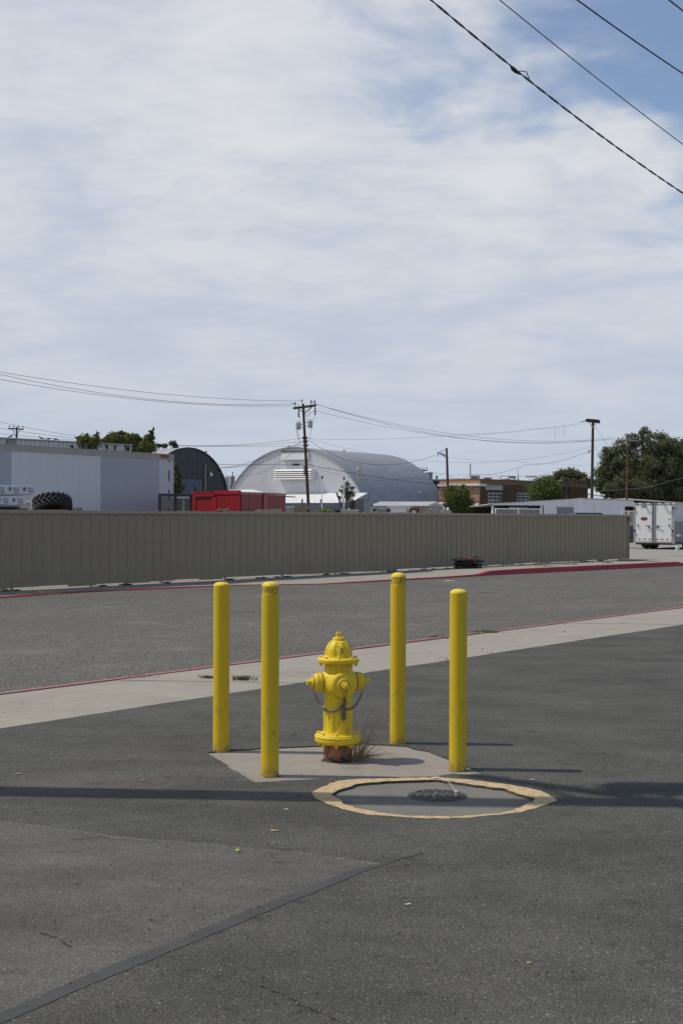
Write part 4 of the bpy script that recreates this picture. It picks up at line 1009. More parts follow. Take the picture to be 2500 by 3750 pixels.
MB().tube([c - FU * .10 + Vector((0, 0, .012)), c - FU * .05, c + FU * .03 + Vector((0, 0, -.012)), c + FU * .12 + Vector((0, 0, -.02))], [.014, .026, .022, .008], 8).build('splice', 'cable_black', cab, smooth=60)
MB().tube([c + Vector((0, 0, -.02)), c + FU * .12 + Vector((0, 0, .02)), c + FU * .26 + Vector((0, 0, .045)), c + FU * .30 + Vector((0, 0, 0)), c + FU * .33 + Vector((0, 0, -.02))], .006, 5).build('loose_tail', 'cable_black', cab, smooth=60)
street_cable(NP + FN * .5 + su * .16, [(1829, 0), (2135, 248), (2310, 385), (2500, 530)], 40, .006, 'plain thin grey cable above the twisted cable in the upper right sky', mat='cable_grey')
street_cable(NP + FN * 1.1 + su * .16, [(2113, 0), (2300, 135), (2500, 270)], 40, .009, 'thick dark cable second from the upper right corner of the sky', mat='cable_grey', fixc=.0055)
street_cable(NP + FN * 1.1 + su * .16 + Vector((.55, -.4, 0)), [(2447, 0), (2474, 19), (2500, 41)], 40, .009, 'dark cable clipping the upper right corner of the sky', mat='cable_grey', fixc=.0055)

# ================================================================== yard behind the fence, left
# semi trailer
TO = Vector((-11.20, 46.0, 0)); TE_s = None
tl = W(0, 1624, 46.5); tr = W(636, 1664.5, 54.2)
tu = (tr - tl); tu.z = 0; tu.normalize(); TF = Fr(tl, tu); TL = (tr - tl).to_2d().length; TH = (tl.z + tr.z) / 2
truck = thing('semi_trailer', 'long white and grey box trailer parked behind the left of the fence', 'trailer', TF.p(TL / 2, -1.3, 0))
def tz(px, py): return TF.at(px, py)
zb = 1.12; mb = MB(); TF.box(mb, -4.5, TL, -2.6, -.02, zb, TH - .04); mb.build('box_body', 'rail_grey', truck)
cuts = [(-4.5, 'van_blue')] + [(tz(x, 1750)[0], m_) for x, m_ in ((42, 'van_white'), (128, 'van_white'), (212, 'van_white'), (292, 'van_white'), (369, 'van_blue'), (583, 'van_pale'))] + [(TL, None)]
for (a, m_), (b, _) in zip(cuts, cuts[1:]):
    if b - a > 3: 
        mb = MB(); TF.box(mb, a + .0015, (a + b) / 2 - .0015, -.018, .006, zb + .1, TH - .23); mb.build('side_panel', m_, truck); a = (a + b) / 2
    mb = MB(); TF.box(mb, a + .0015, b - .0015, -.018, .006, zb + .1, TH - .23); mb.build('side_panel', m_, truck)
mb = MB(); TF.box(mb, -4.5, TL + .01, -2.6, .02, TH - .23, TH - .03); TF.box(mb, -4.5, TL + .02, -2.62, .035, TH - .03, TH); mb.build('top_rail', 'rail_grey', truck)
mb = MB(); TF.box(mb, -4.5, TL + .01, -2.6, .02, zb - .08, zb + .1); mb.build('bottom_rail', 'rail_grey', truck)
s0 = tz(619, 1750)[0]
for y0, y1 in ((1683, 1693), (1722, 1763), (1793, 1833), (1861, 1890)):
    z1 = tz(619, y0)[1]; z0 = tz(619, y1)[1]; mb = MB(); TF.box(mb, s0 - .035, s0 + .035, .006, .012, z0, z1); mb.build('logistic_slot', 'screw_dark', truck)
mb = MB(); pts = [tz(*ZA(x, y)) for x, y in ((1076, 584), (1090, 600), (1104, 602), (1122, 604), (1138, 602), (1138, 586), (1110, 582))]
mb.prism([TF.p(a, .021, z) for a, z in pts], TF.n * .006); mb.build('red_peel', 'red_container', truck)
mb = MB(); 
mb.torus(TF.p(tz(373, 1826)[0], .008, tz(373, 1826)[1]), TF.u, TF.z, .05, .13, .006, 16, 4); mb.build('chalk_mark', 'white_paint', truck)
def wheel(t, c, ax, r, w, rim='steel_box'):
    ax = Vector(ax).normalized()
    ty = MB().lathe(Vector(c) - ax * w / 2, [(r * .62, 0), (r * .93, 0), (r, w * .15), (r, w * .85), (r * .93, w), (r * .62, w)], 28, axis=ax, ref=(0, 0, 1)).build('wheel', 'tyre_rubber', t, smooth=40)
    MB().lathe(Vector(c) - ax * w * .47, [(.02, 0), (r * .6, .01), (r * .63, w * .06), (r * .63, w * .88), (r * .6, w * .93), (.02, w * .94)], 20, axis=ax, ref=(0, 0, 1)).build('rim', rim, ty, smooth=40)
    return ty
for a in (TL - 1.6, TL - 2.9):
    for b in (-.35, -2.25): wheel(truck, TF.p(a, b, .50), TF.n, .50, .28)
mb = MB(); TF.box(mb, TL - 3.8, TL - .8, -1.7, -.9, .55, zb - .08); mb.build('bogie', 'black_steel', truck)
for b in (-.5, -2.1):
    mb = MB(); TF.box(mb, -2.0, -1.85, b - .08, b + .08, 0, zb - .08); mb.build('landing_leg', 'black_steel', truck)

# rack carrying the lumber packs and tyres
LF = Fr(W(0, 1775, 37.2), (.80, .60)); LU = LF.u; LFo = LF.O
le = LF.at(126, 1800)[0]
zp = [LF.at(60, y)[1] for y in (1777, 1813.5, 1818, 1853)]
rk = thing('storage_rack', 'low timber deck behind the fence holding lumber packs and tyres', 'rack', LF.p(0, -.6, 0))
mb = MB(); LF.box(mb, -5, 5.0, -2.2, .2, 1.50, 1.56); mb.build('deck', 'old_wood', rk)
for a in (-4.8, -1.5, 1.8, 4.8):
    for b in (-2.1, .1):
        mb = MB(); LF.box(mb, a - .07, a + .07, b - .07, b + .07, -.1, 1.50); mb.build('leg', 'old_wood', rk)
for a, w in ((-3.5, .1), (-1.8, .1), (-.6, .1), (le - .35, .16), (.9, .0)):
    if w: 
        mb = MB(); LF.box(mb, a - w, a + w, -1.3, .02, 1.562, zp[3] - .06); mb.build('dunnage', 'old_wood', rk)
mb = MB(); LF.box(mb, -5, LF.at(70, 1858)[0], -1.25, .03, zp[3] - .058, zp[3] - .012); mb.build('bearer', 'bag_black', rk)
mb = MB(); LF.box(mb, LF.at(72, 1858)[0], LF.at(103, 1858)[0], -1.2, .10, zp[3] - .075, zp[3] - .03); mb.build('bearer', 'tan_board', rk)
def emblem(parent, a, z, s, mt='print_blue'):
    """round crowned mark: arrow headed figure with raised arms over an arc"""
    mb = MB(); P = lambda x, y: LF.p(a + x * s * 1.2, .0225, z + y * s)
    def pol(pts): mb.prism([P(*q) for q in pts], LF.n * .003)
    pol([(0, 1.0), (-.55, .62), (-.22, .62), (-.22, .25), (.22, .25), (.22, .62), (.55, .62)])
    pol([(-1.0, .30), (-.92, .48), (-.2, .05), (-.2, -.2)]); pol([(1.0, .30), (.2, -.2), (.2, .05), (.92, .48)])
    pol([(-.22, .24), (-.22, -.75), (.24, -.75), (.24, .24)])
    mb.add([], [])
    for k in range(5):
        t0, t1 = R(200 + k * 22), R(220 + k * 22)
        pol([(math.cos(t0), math.sin(t0) * .75), (math.cos(t1), math.sin(t1) * .75), (.78 * math.cos(t1), .58 * math.sin(t1)), (.78 * math.cos(t0), .58 * math.sin(t0))])
    return mb.build('emblem', mt, parent)
def pack(z0, z1, a1, label, offs, paper=False):
    t = thing('lumber_pack', label, 'lumber', LF.p(0, -.6, z0), 0, 'wrapped lumber packs on the rack')
    mb = MB(); LF.box(mb, -5, a1, -1.2, .02, z0, z1); mb.build('wrapped_bundle', 'lumber_wrap', t, bevel=.025)
    h = z1 - z0; b = .0225
    mb = MB()
    for q in (.20, .07): LF.box(mb, -5, a1 - .06, .021, .0235, z0 + h * q, z0 + h * q + .006)
    rr = random.Random(int(z0 * 100)); a = -4.9
    while a < a1 - .3:
        L_ = rr.uniform(.1, .5); LF.box(mb, a, min(a + L_, a1 - .08), .021, .0235, z0 + h * .125, z0 + h * .145); a += L_ + rr.uniform(.05, .3)
    stuff(mb.build('printed_lines', 'print_blue', t))
    for a in offs:
        if a < -4.5 or a > a1: continue
        emblem(t, a, z0 + h * .60, h * .245)
        if paper and a == offs[0]: continue
        textmesh('lettering', 'Sierra', .088, LF.p(a + .098, .0225, z0 + h * .62), LF.u, LF.z, 'print_blue', t, sx=.76)
        textmesh('lettering', 'Pacific', .088, LF.p(a + .098, .0225, z0 + h * .62 - .072), LF.u, LF.z, 'print_blue', t, sx=.76)
        mb = MB(); LF.box(mb, a + .14, a + .25, .021, .0235, z0 + h * .235, z0 + h * .262); mb.build('printed_lines', 'print_blue', t)
    if paper:
        mb = MB(); LF.box(mb, a1 - .235, a1 - .02, .026, .032, z0 + .03, z1 - .06); pl = mb.build('paper_label', 'paper_label', t)
        mb = MB(); LF.box(mb, a1 - .19, a1 - .08, .032, .0345, z0 + .065, z0 + .08); LF.box(mb, a1 - .2, a1 - .06, .032, .0345, z0 + .045, z0 + .055); mb.split('print', 'black_ink', pl)
    return t
sp1 = LF.at(*ZT(333, 230))[0] - LF.at(*ZT(136, 230))[0]
a_ = LF.at(*ZT(333, 230))[0]; pack(zp[1], zp[0], LF.at(126.3, 1800)[0], 'upper of the two white wrapped lumber packs with blue lettering', [a_ - sp1 * 1.03 ** 0 * k for k in range(0, 6)])
b_ = LF.at(*ZT(190, 380))[0]; pack(zp[3], zp[2], LF.at(119.6, 1830)[0], 'lower white wrapped lumber pack with a paper label on its corner', [b_ + sp1 * .92, b_] + [b_ - sp1 * k for k in range(1, 5)], True)
# tractor tyres
def tractor_tyre(c, M, ro, w, label, squash=1.0, nl=22):
    t = thing('tractor_tyre', label, 'tyre', c, 0, 'big lugged tyres on the rack')
    prof = [(ro * .60, -w * .42), (ro * .72, -w * .5), (ro * .86, -w * .5), (ro * .93, -w * .46), (ro * .955, -w * .2), (ro * .96, 0), (ro * .955, w * .2), (ro * .93, w * .46), (ro * .86, w * .5), (ro * .72, w * .5), (ro * .60, w * .42), (ro * .62, w * .36), (ro * .84, w * .40), (ro * .90, 0), (ro * .84, -w * .40), (ro * .62, -w * .36)]
    mb = MB().lathe((0, 0, 0), prof + [prof[0]], 48, cap0=False, cap1=False)
    mb.v = [Vector(c) + M @ Vector((v.x, v.y * squash, v.z)) for v in mb.v]; ca = mb.build('carcass', 'tyre_rubber', t, smooth=50)
    for k in range(nl):
        for sd in (-1, 1):
            a0 = 2 * math.pi * (k + (0 if sd < 0 else .5)) / nl; lb = MB(); P = []
            for j in range(5):
                q = j / 4; zz = sd * w * (-.03 + .53 * q); a = a0 + q * .30; hw = .038 / ro * (1 - .15 * q)
                rr_ = ro * (1.0 if q < .8 else .965)
                for da, dr in ((-hw * 1.25, -.045), (-hw * .8, .035), (hw * .8, .035), (hw * 1.25, -.045)):
                    P.append(Vector(((rr_ + dr) * math.cos(a + da), (rr_ + dr) * math.sin(a + da) * squash, zz)))
            fs = [(j * 4 + i, j * 4 + i + 1, j * 4 + 5 + i, j * 4 + 4 + i) for j in range(4) for i in range(3)] + [(0, 3, 2, 1), (16, 17, 18, 19)]
            lb.add([Vector(c) + M @ p for p in P], fs).build('tread_lug', 'tyre_rubber', t)
    return t
tc = W(190, 1836, 39.6)
M = Matrix.Rotation(R(-9), 3, 'Y') @ Matrix.Rotation(R(-24), 3, 'X')
tractor_tyre(Vector((tc.x, tc.y + .1, tc.z - .10)), M, .52, .37, 'squashed tractor tyre with deep chevron lugs leaning behind the lumber packs', .9)
t2 = W(225, 1870, 41.6); tractor_tyre(Vector((t2.x, t2.y, W(225, 1862, 41.0).z - .14)), Matrix.Rotation(R(5), 3, 'X'), .58, .28, 'lugged tyre lying flat below the leaning tractor tyre', 1.0)

# mesh gate panel near the trailer end
gA = W(585, 1809, 48.5); gB = W(705, 1812, 49.5); GU = (gB - gA); GU.z = 0; GF = Fr(gA, GU); gl = GU.length; gz = gA.z - .02
gate = thing('mesh_gate', 'black framed expanded mesh gate in front of the trailer end', 'gate', gA * 1.0)
gate.location.z = 0
s1 = GF.at(643, 1840)[0]
def fbar(fr, mb, a0, c0, a1, c1, w, b=0.0): return mb.bar(fr.p(a0, b, c0), fr.p(a1, b, c1), w, w, up=fr.n)
for a, nm in ((0, 'post'), (s1, 'post'), (gl - .06, 'post')):
    mb = MB(); fbar(GF, mb, a, 0, a, gz, .075); mb.build(nm, 'black_steel', gate)
mb = MB(); fbar(GF, mb, 0, gz, gl, gz, .07); mb.build('rail', 'black_steel', gate)
mb = MB(); fbar(GF, mb, 0, .15, gl, .15, .06); mb.build('rail', 'black_steel', gate)
mb = MB(); zz0, zz1 = 1.2, gz
def diag(fr, mb, a0, a1, c0, c1, p, w, b=0):
    n = int((a1 - a0 + c1 - c0) / p) + 1; hh = c1 - c0
    for k in range(n):
        for sg in (1, -1):
            s_ = a0 - hh + k * p if sg > 0 else a0 + k * p
            pts = []
            lo, hi = 0, hh
            x = lambda q: s_ + q * sg
            q0, q1 = 0, hh
            if sg > 0: q0, q1 = max(0, a0 - s_), min(hh, a1 - s_)
            else: q0, q1 = max(0, s_ - a1), min(hh, s_ - a0)
            if q1 - q0 > .03: mb.bar(fr.p(x(q0), b, c0 + q0), fr.p(x(q1), b, c0 + q1), w, w)
diag(GF, mb, 0, gl, zz0, zz1, .075, .014); stuff(mb.build('wire_mesh', 'black_steel', gate))

# generic vehicle built from a side profile: x forward, y left, z up in local space
def vehicle(name, label, loc, rz, paint, L, Wd, prof, green, wr, wx, bed=None, win='window_glass'):
    t = thing(name, label, 'van' if 'van' in name else 'pickup truck', loc, rz)
    def loft(pts, y0, y1, inset_top=0.0, zt=None):
        mb = MB(); n = len(pts); A = [Vector((x, -Wd / 2 + (inset_top if zt and z > zt else 0), z)) for x, z in pts]; B = [Vector((p.x, -p.y, p.z)) for p in A]
        return mb.add(A + B, [tuple(range(n)), tuple(range(n, 2 * n))[::-1]] + [(i, (i + 1) % n, n + (i + 1) % n, n + i) for i in range(n)])
    loft(prof, 0, 0).build('body', paint, t, local=True, bevel=.06, seg=3, smooth=35)
    zt = min(z for x, z in green) + .1
    loft([(x, z) for x, z in green], 0, 0, .16, zt).build('cabin', paint, t, local=True, bevel=.05, seg=3, smooth=35)
    zlo = min(z for x, z in green); zhi = max(z for x, z in green); f = sorted(green)
    gx0, gx1 = min(x for x, z in green if z > zhi - .2), max(x for x, z in green if z > zhi - .2)
    n = 2
    for sd in (-1, 1):
        for k in range(n):
            a0 = gx0 + (gx1 - gx0) * k / n + .05; a1 = gx0 + (gx1 - gx0) * (k + 1) / n - .05
            y0 = sd * (Wd / 2 - .045); y1 = sd * (Wd / 2 - .135)
            MB().add([(a0, y0 + sd * .01, zlo + .12), (a1, y0 + sd * .01, zlo + .12), (a1, y1 + sd * .04, zhi - .1), (a0, y1 + sd * .04, zhi - .1), (a0, y0 - sd * .04, zlo + .12), (a1, y0 - sd * .04, zlo + .12), (a1, y1 - sd * .02, zhi - .1), (a0, y1 - sd * .02, zhi - .1)],
                     ((0, 1, 2, 3), (4, 7, 6, 5), (0, 4, 5, 1), (1, 5, 6, 2), (2, 6, 7, 3), (3, 7, 4, 0))).build('window', win, t, local=True)
    for x in wx:
        for sd in (-1, 1):
            ty = MB().lathe((x, sd * (Wd / 2 - .22), wr), [(wr * .6, -.01), (wr * .94, 0), (wr, .03), (wr, .19), (wr * .94, .225), (wr * .6, .23)], 26, axis=(0, 1, 0) if sd > 0 else (0, -1, 0), ref=(0, 0, 1)).build('wheel', 'tyre_rubber', t, local=True, smooth=40)
            MB().lathe((x, sd * (Wd / 2 - .22), wr), [(.02, .205), (wr * .5, .215), (wr * .6, .222), (wr * .62, .1)], 20, axis=(0, 1, 0) if sd > 0 else (0, -1, 0), ref=(0, 0, 1)).build('rim', 'chrome', ty, local=True, smooth=40)
    for sd in (-1, 1):
        MB().box(L / 2 - .02, L / 2 + .03, sd * Wd * .36 - .15, sd * Wd * .36 + .15, .72, .92).build('headlight', 'chrome', t, local=True, bevel=.02)
        MB().box(-L / 2 - .03, -L / 2 + .02, sd * Wd * .44 - .07, sd * Wd * .44 + .07, .75, 1.1).build('tail_light', 'tail_red', t, local=True, bevel=.015)
    MB().box(L / 2 - .02, L / 2 + .10, -Wd / 2 + .05, Wd / 2 - .05, .42, .60).build('bumper', 'chrome', t, local=True, bevel=.03)
    MB().box(-L / 2 - .10, -L / 2 + .02, -Wd / 2 + .05, Wd / 2 - .05, .42, .60).build('bumper', 'chrome', t, local=True, bevel=.03)
    return t
vp = W(668, 1850, 60); vz = W(668, 1816, 59).z
van = vehicle('white_van', 'white van roof and dark windows seen through the black mesh gate', (vp.x + .9, vp.y, -.05), R(8), 'car_white', 5.2, 1.9,
        [(-2.6, .35), (2.5, .35), (2.6, .6), (2.55, 1.05), (1.9, 1.25), (1.2, 1.45), (-2.6, 1.45)], [(-2.58, 1.40), (1.4, 1.40), (.75, vz + .03), (-2.50, vz + .03)], .36, (-1.6, 1.7))
for k, px in enumerate((641, 648)):
    p = W(px, 1808, 59.3); MB().lathe((p.x, p.y, vz + .0), [(.025, 0), (.03, .02), (.036, .05), (.03, .075), (.01, .085)], 14).build('roof_beacon', 'lamp_white', van, smooth=50)

# red roll-off containers
cA = W(706, 1800, 52.5); cB = W(881, 1803.5, 50); cC = W(1044, 1807, 53.3)
rz_ = (cA.z + cB.z + cC.z) / 3
red = thing('red_container', 'red ribbed steel container with white cover behind the fence', 'container', (cB.x, cB.y, 0))
R1 = Fr(cA, cB - cA); l1 = (cB - cA).to_2d().length; R2 = Fr(cB, cC - cB); l2 = (cC - cB).to_2d().length
dC = cA + (cC - cB)
mb = MB(); mb.prism([Vector((p.x, p.y, .15)) for p in (cA, cB, cC, dC)], Vector((0, 0, rz_ - .25))); mb.build('shell', 'red_container', red)
q = lambda x: R1.at(*ZR(x, 200))[0]
mb = MB(); R1.box(mb, -.02, q(440), 0, .05, .15, rz_ - .02); mb.build('corner_post', 'red_trim', red, bevel=.01, seg=1)
zt_ = R1.at(*ZR(500, 160))[1]
mb = MB(); R1.box(mb, q(440) + .005, q(655), 0, .06, zt_, rz_ - .03); mb.build('head_beam', 'red_trim', red, bevel=.025)
mb = MB(); R1.box(mb, q(442), q(628), 0, .015, .2, zt_ - .055); mb.build('hatch', 'red_container', red)
mb = MB(); R1.box(mb, q(440), q(630), .0, .04, zt_ - .05, zt_ - .015); mb.build('hatch_hood', 'bag_black', red)
mb = MB(); R1.box(mb, q(630), q(675), 0, .05, .15, zt_ - .005); mb.build('jamb', 'red_trim', red)
xs = [677, 708, 739, 769, 800, 830, 864, 897, 944]
for a, b in zip(xs, xs[1:]):
    mb = MB(); R1.box(mb, q(a) + .008, q(b) - .008, 0, .03, .15, rz_ - .12); mb.build('wall_rib', 'red_container', red, bevel=.008, seg=1)
mb = MB(); R1.box(mb, -.03, q(650), -.02, .05, rz_ - .03, rz_ + .02); R1.box(mb, q(652), l1 + .02, -.02, .06, rz_ - .10, rz_ + .05); mb.split('top_rim', 'red_trim', red, bevel=.015)
q2 = lambda x: R2.at(*ZR(x, 220))[0]
n = 9
for k in range(n):
    a, b = .04 + (q2(1188) - .04) * k / n, .04 + (q2(1188) - .04) * (k + 1) / n
    mb = MB(); R2.box(mb, a + .015, b - .015, 0, .03, .15, rz_ - .08); mb.build('wall_rib', 'red_container', red, bevel=.008, seg=1)
mb = MB(); R2.box(mb, q2(1190), q2(1225), 0, .07, .15, rz_ - .03); mb.build('corner_post', 'red_trim', red)
for k in range(11):
    a, b = q2(1227) + (l2 - q2(1227)) * k / 11, q2(1227) + (l2 - q2(1227)) * (k + 1) / 11
    mb = MB(); R2.box(mb, a + .012, b - .012, 0, .03, .15, rz_ - .08); mb.build('wall_rib', 'red_container', red, bevel=.008, seg=1)
mb = MB(); R2.box(mb, .02, l2 + .02, -.02, .05, rz_ - .075, rz_ - .01); mb.build('top_rim', 'red_trim', red)
MB().bar(cC + Vector((0, 0, -.12)), cC + Vector((.38, .1, -.13)), .05, .04).build('lift_pin', 'grille_grey', red)
MB().cyl(R1.p(.08, -.05, rz_), R1.p(.08, -.05, rz_ + .22), .05, .045, 10).build('vent_stub', 'black_steel', red, smooth=40)
cv = [W(*ZR(x, y), d) for x, y, d in ((745, 92, 51.3), (835, 76, 52), (1080, 70, 53.6), (1222, 105, 53.0), (960, 100, 50.4))]
cover = MB(); cover.add(cv + [p - Vector((0, 0, .03)) for p in cv], [(0, 1, 4), (1, 2, 4), (2, 3, 4), (5, 9, 6), (6, 9, 7), (7, 9, 8)] + [(i, (i + 1) % 5, 5 + (i + 1) % 5, 5 + i) for i in range(5)])
cover.build('roof_cover', 'white_roof', red)
mb = MB(); rr = random.Random(4); 
for k in range(11):
    a = q(690) + k * .075; p = R1.p(a, .05, R1.at(*ZR(700, 303))[1] + rr.uniform(-.03, .03)); mb.obox(p, R1.u * .04, R1.n * .02, Vector((0, 0, rr.uniform(.012, .022))))
stuff(mb.build('torn_lip', 'grille_grey', red))
cb = thing('cardboard_stack', 'flattened tan cardboard leaning against the dark side of the red container', 'cardboard', W(985, 1868, 49.5))
for k, (x0, y0, x1, y1, d) in enumerate(((1120, 312, 1425, 328, 49.2), (1150, 300, 1415, 290, 49.6))):
    P = [W(*ZR(x0, y0), d), W(*ZR(x1, y1), d + .6)]; mb = MB(); n_ = Vector((0, .25, .0)); dn = Vector((0, -.05, -.22))
    mb.prism([P[0], P[1], P[1] + dn, P[0] + dn], (P[1] - P[0]).cross(dn).normalized() * .05); mb.build('sheet', 'tan_board', cb)

# small yard items showing just above the fence
def yard_box(name, label, cat, x0, y0, x1, y1, d, mat, depth=.6, zoom=ZY, extra=None, bev=.012):
    A = W(*zoom(x0, y0), d); B = W(*zoom(x1, y0), d); zb = W(*zoom(x0, y1), d).z
    fr = Fr((A.x, A.y), (B.x - A.x, B.y - A.y)); L = (B - A).length
    t = thing(name, label, cat, fr.p(L / 2, -depth / 2, 0))
    return t, fr, L, A.z
def simple_box(t, fr, L, zt, mat, depth, zb=0.0, name='body', bev=.012):
    mb = MB(); fr.box(mb, 0, L, -depth, 0, zb, zt); return mb.build(name, mat, t, bevel=bev)
t, fr, L, zt = yard_box('planter_wall', 'light grey block wall beside the tan crates', 'wall', -110, 308, 95, 355, 60, None); simple_box(t, fr, L, zt, 'rail_grey', .3)
mb = MB(); fr.box(mb, -.02, L + .02, -.32, .02, zt + .002, zt + .05); mb.build('coping', 'white_roof', t)
t, fr, L, zt = yard_box('wooden_crate', 'taller tan wooden crate at the left of the yard clutter', 'crate', 93, 298, 128, 355, 58, None)
for k in range(3):
    mb = MB(); fr.box(mb, L * k / 3 + .01, L * (k + 1) / 3 - .01, -.6, 0, .1, zt); mb.build('plank', 'tan_board', t)
t, fr, L, zt = yard_box('wooden_crate', 'long tan wooden crate with a dark round hole', 'crate', 130, 302, 248, 355, 58.4, None)
for k in range(4):
    mb = MB(); fr.box(mb, L * k / 4 + .01, L * (k + 1) / 4 - .01, -.6, 0, .1, zt - .03); mb.build('plank', 'tan_board', t)
mb = MB(); fr.box(mb, -.02, L * 1.47, -.65, .03, zt - .028, zt + .01); mb.build('top_board', 'tan_board', t)
mb = MB().lathe(fr.p(.42, .002, zt - .16), [(.02, 0), (.05, .0), (.055, .012), (.045, .015)], 14, axis=fr.n, ref=(0, 0, 1)); mb.build('round_hole', 'screw_dark', t, smooth=40)
t, fr, L, zt = yard_box('work_table', 'dark flat topped bench over the lime bush', 'bench', 250, 320, 540, 340, 57.5, None, 1)
mb = MB(); fr.box(mb, 0, L * .62, -.9, 0, zt - .07, zt); mb.build('bench_top', 'grille_grey', t)
mb = MB(); fr.box(mb, L * .6, L, -.9, .02, zt - .16, zt - .05); mb.build('bench_box', 'black_steel', t)
for a in (.05, L - .1):
    for b in (-.85, -.1):
        mb = MB(); fr.box(mb, a, a + .06, b, b + .06, 0, zt - .16); mb.build('leg', 'black_steel', t)
t, fr, L, zt = yard_box('metal_cabinet', 'low pale grey metal cabinet in front of the black tank', 'cabinet', 540, 333, 712, 360, 57, None); simple_box(t, fr, L, zt, 'steel_box', .6); mb = MB(); fr.box(mb, -.02, L + .02, -.62, .02, zt + .002, zt + .02); mb.build('cabinet_lid', 'white_roof', t)
# black tank
c = W(*ZY(648, 330), 63); zt = W(*ZY(648, 237), 63).z; r = 36 / 2.613 * 63 / F
t = thing('water_tank', 'round black plastic tank with a domed ribbed top', 'tank', (c.x, c.y, 0))
MB().lathe((c.x, c.y, 0), [(r * .97, 0), (r, .05), (r, zt * .6), (r * 1.04, zt * .61), (r * 1.04, zt * .65), (r, zt * .66), (r, zt - .26), (r * .98, zt - .15), (r * .9, zt - .05), (r * .7, zt - .01), (r * .4, zt), (.02, zt)], 32).build('tank_body', 'black_plastic', t, smooth=40)
MB().lathe((c.x, c.y, zt), [(r * .3, -.01), (r * .3, .04), (.02, .05)], 20).build('fill_lid', 'black_plastic', t, smooth=40)
b = thing('white_can', 'small white can standing in front of the black tank', 'can', W(*ZY(623, 330), 60))
MB().lathe(W(*ZY(623, 328), 60), [(.04, -.4), (.04, .02), (.035, .03), (.02, .03), (.02, .045), (.01, .045)], 16).build('can_body', 'white_paint', b, smooth=40)
# black cabinet with grey mesh door
A = W(*ZY(708, 234), 60); B = W(*ZY(750, 236), 59.2); C = W(*ZY(810, 236), 60.4)
t = thing('equipment_cage', 'black box with a pale grey mesh panel right of the tank', 'cage', (B.x, B.y, 0))
f1, f2 = Fr(A, B - A), Fr(B, C - B); L1, L2 = (B - A).to_2d().length, (C - B).to_2d().length
mb = MB(); mb.prism([Vector((p.x, p.y, .05)) for p in (A, B, C, A + (C - B))], Vector((0, 0, A.z - .05))); mb.build('cage_body', 'black_steel', t)
mb = MB(); f2.box(mb, .03, L2 - .02, .003, .03, .1, A.z - .03); pn = mb.build('mesh_panel', 'grille_grey', t)
mb = MB()
for k in range(9): f2.box(mb, .04, L2 - .03, .031, .036, .15 + (A.z - .25) * k / 8.5, .17 + (A.z - .25) * k / 8.5)
mb.split('slat', 'steel_box', pn)
MB().bar(C + Vector((0, 0, -.02)), C + Vector((0, 0, .32)), .06).build('post', 'grille_grey', t)
MB().torus(W(*ZY(698, 265), 62.2), (1, 0, 0), (0, 0, 1), .06, .14, .018, 20, 6).build('hose_coil', 'black_plastic', thing('hose', 'black hose coil hung between the tank and the mesh cage', 'hose', W(*ZY(698, 265), 62.2)))
# air-conditioner units at the fence
for (x0, x1, y0, lab, letter) in ((822, 890, 310, 'steel condenser with a black fan grille at the left of the row', False), (905, 985, 314, 'steel condenser marked with a black letter in the middle of the row', True)):
    t, fr, L, zt = yard_box('condenser_unit', lab, 'condenser', x0, y0, x1, 360, 58, None); simple_box(t, fr, L, zt, 'steel_box', .5, .2)
    g = MB().lathe(fr.p(L * .62, .003, zt - .10), [(.01, .0), (.06, .0), (.065, .01), (.055, .015), (.02, .015)], 18, axis=fr.n, ref=(0, 0, 1)).build('fan_guard', 'black_steel' if not letter else 'steel_box', t, smooth=40)
    for k in range(3):
        a = k * math.pi / 3; MB().bar(fr.p(L * .62 - .055 * math.cos(a), .018, zt - .10 - .055 * math.sin(a)), fr.p(L * .62 + .055 * math.cos(a), .018, zt - .10 + .055 * math.sin(a)), .012).build('fan_blade', 'screw_dark', g)
    mb = MB(); fr.box(mb, -.01, L + .01, -.51, .01, zt + .002, zt + .02); mb.build('top_plate', 'white_roof', t)
    if letter: textmesh('lettering', 'B', .16, fr.p(L * .12, .012, zt - .17), fr.u, fr.z, 'black_ink', t)
c = W(*ZY(995, 337), 57.6); t = thing('cable_reel', 'small dark round reel between two steel cabinets', 'reel', c)
MB().lathe(c, [(.02, -.05), (.08, -.05), (.08, -.03), (.05, -.02), (.05, .02), (.08, .03), (.08, .05), (.02, .05)], 20, axis=(.5, -1, 0), ref=(0, 0, 1)).build('spool', 'screw_dark', t, smooth=40)
t, fr, L, zt = yard_box('chest_box', 'long white metal chest in front of the palisade fence', 'chest', 1005, 314, 1170, 362, 58.6, None); simple_box(t, fr, L, zt, 'white_shed', .6)
mb = MB(); fr.box(mb, -.02, L + .02, -.62, .02, zt + .002, zt + .03); mb.build('chest_lid', 'white_roof', t)
t, fr, L, zt = yard_box('notice_board', 'white notice with two grey loop figures beside the long chest', 'sign', 1172, 308, 1206, 362, 57.8, None)
mb = MB(); fr.box(mb, 0, L, -.03, 0, zt - .55, zt); mb.build('board', 'white_paint', t)
for a in (.3, .7):
    mb = MB()
    for dz in (.08, .19): mb.torus(fr.p(L * a, .004, zt - dz - .03), fr.u, fr.z, .035, .05, .012, 14, 4)
    mb.split('loop_figure', 'grille_grey', t)
mb = MB(); fr.box(mb, L * .3, L * .9, .0, .006, zt - .36, zt - .34); fr.box(mb, L * .2, L * .9, .0, .006, zt - .43, zt - .41); mb.split('print_line', 'grille_grey', t)
mb = MB(); fr.box(mb, L * .45, L * .55, -.08, -.032, 0, zt - .1); mb.build('post', 'grille_grey', t)
c = W(*ZY(1240, 345), 57.2); zt = W(*ZY(1240, 330), 57.2).z
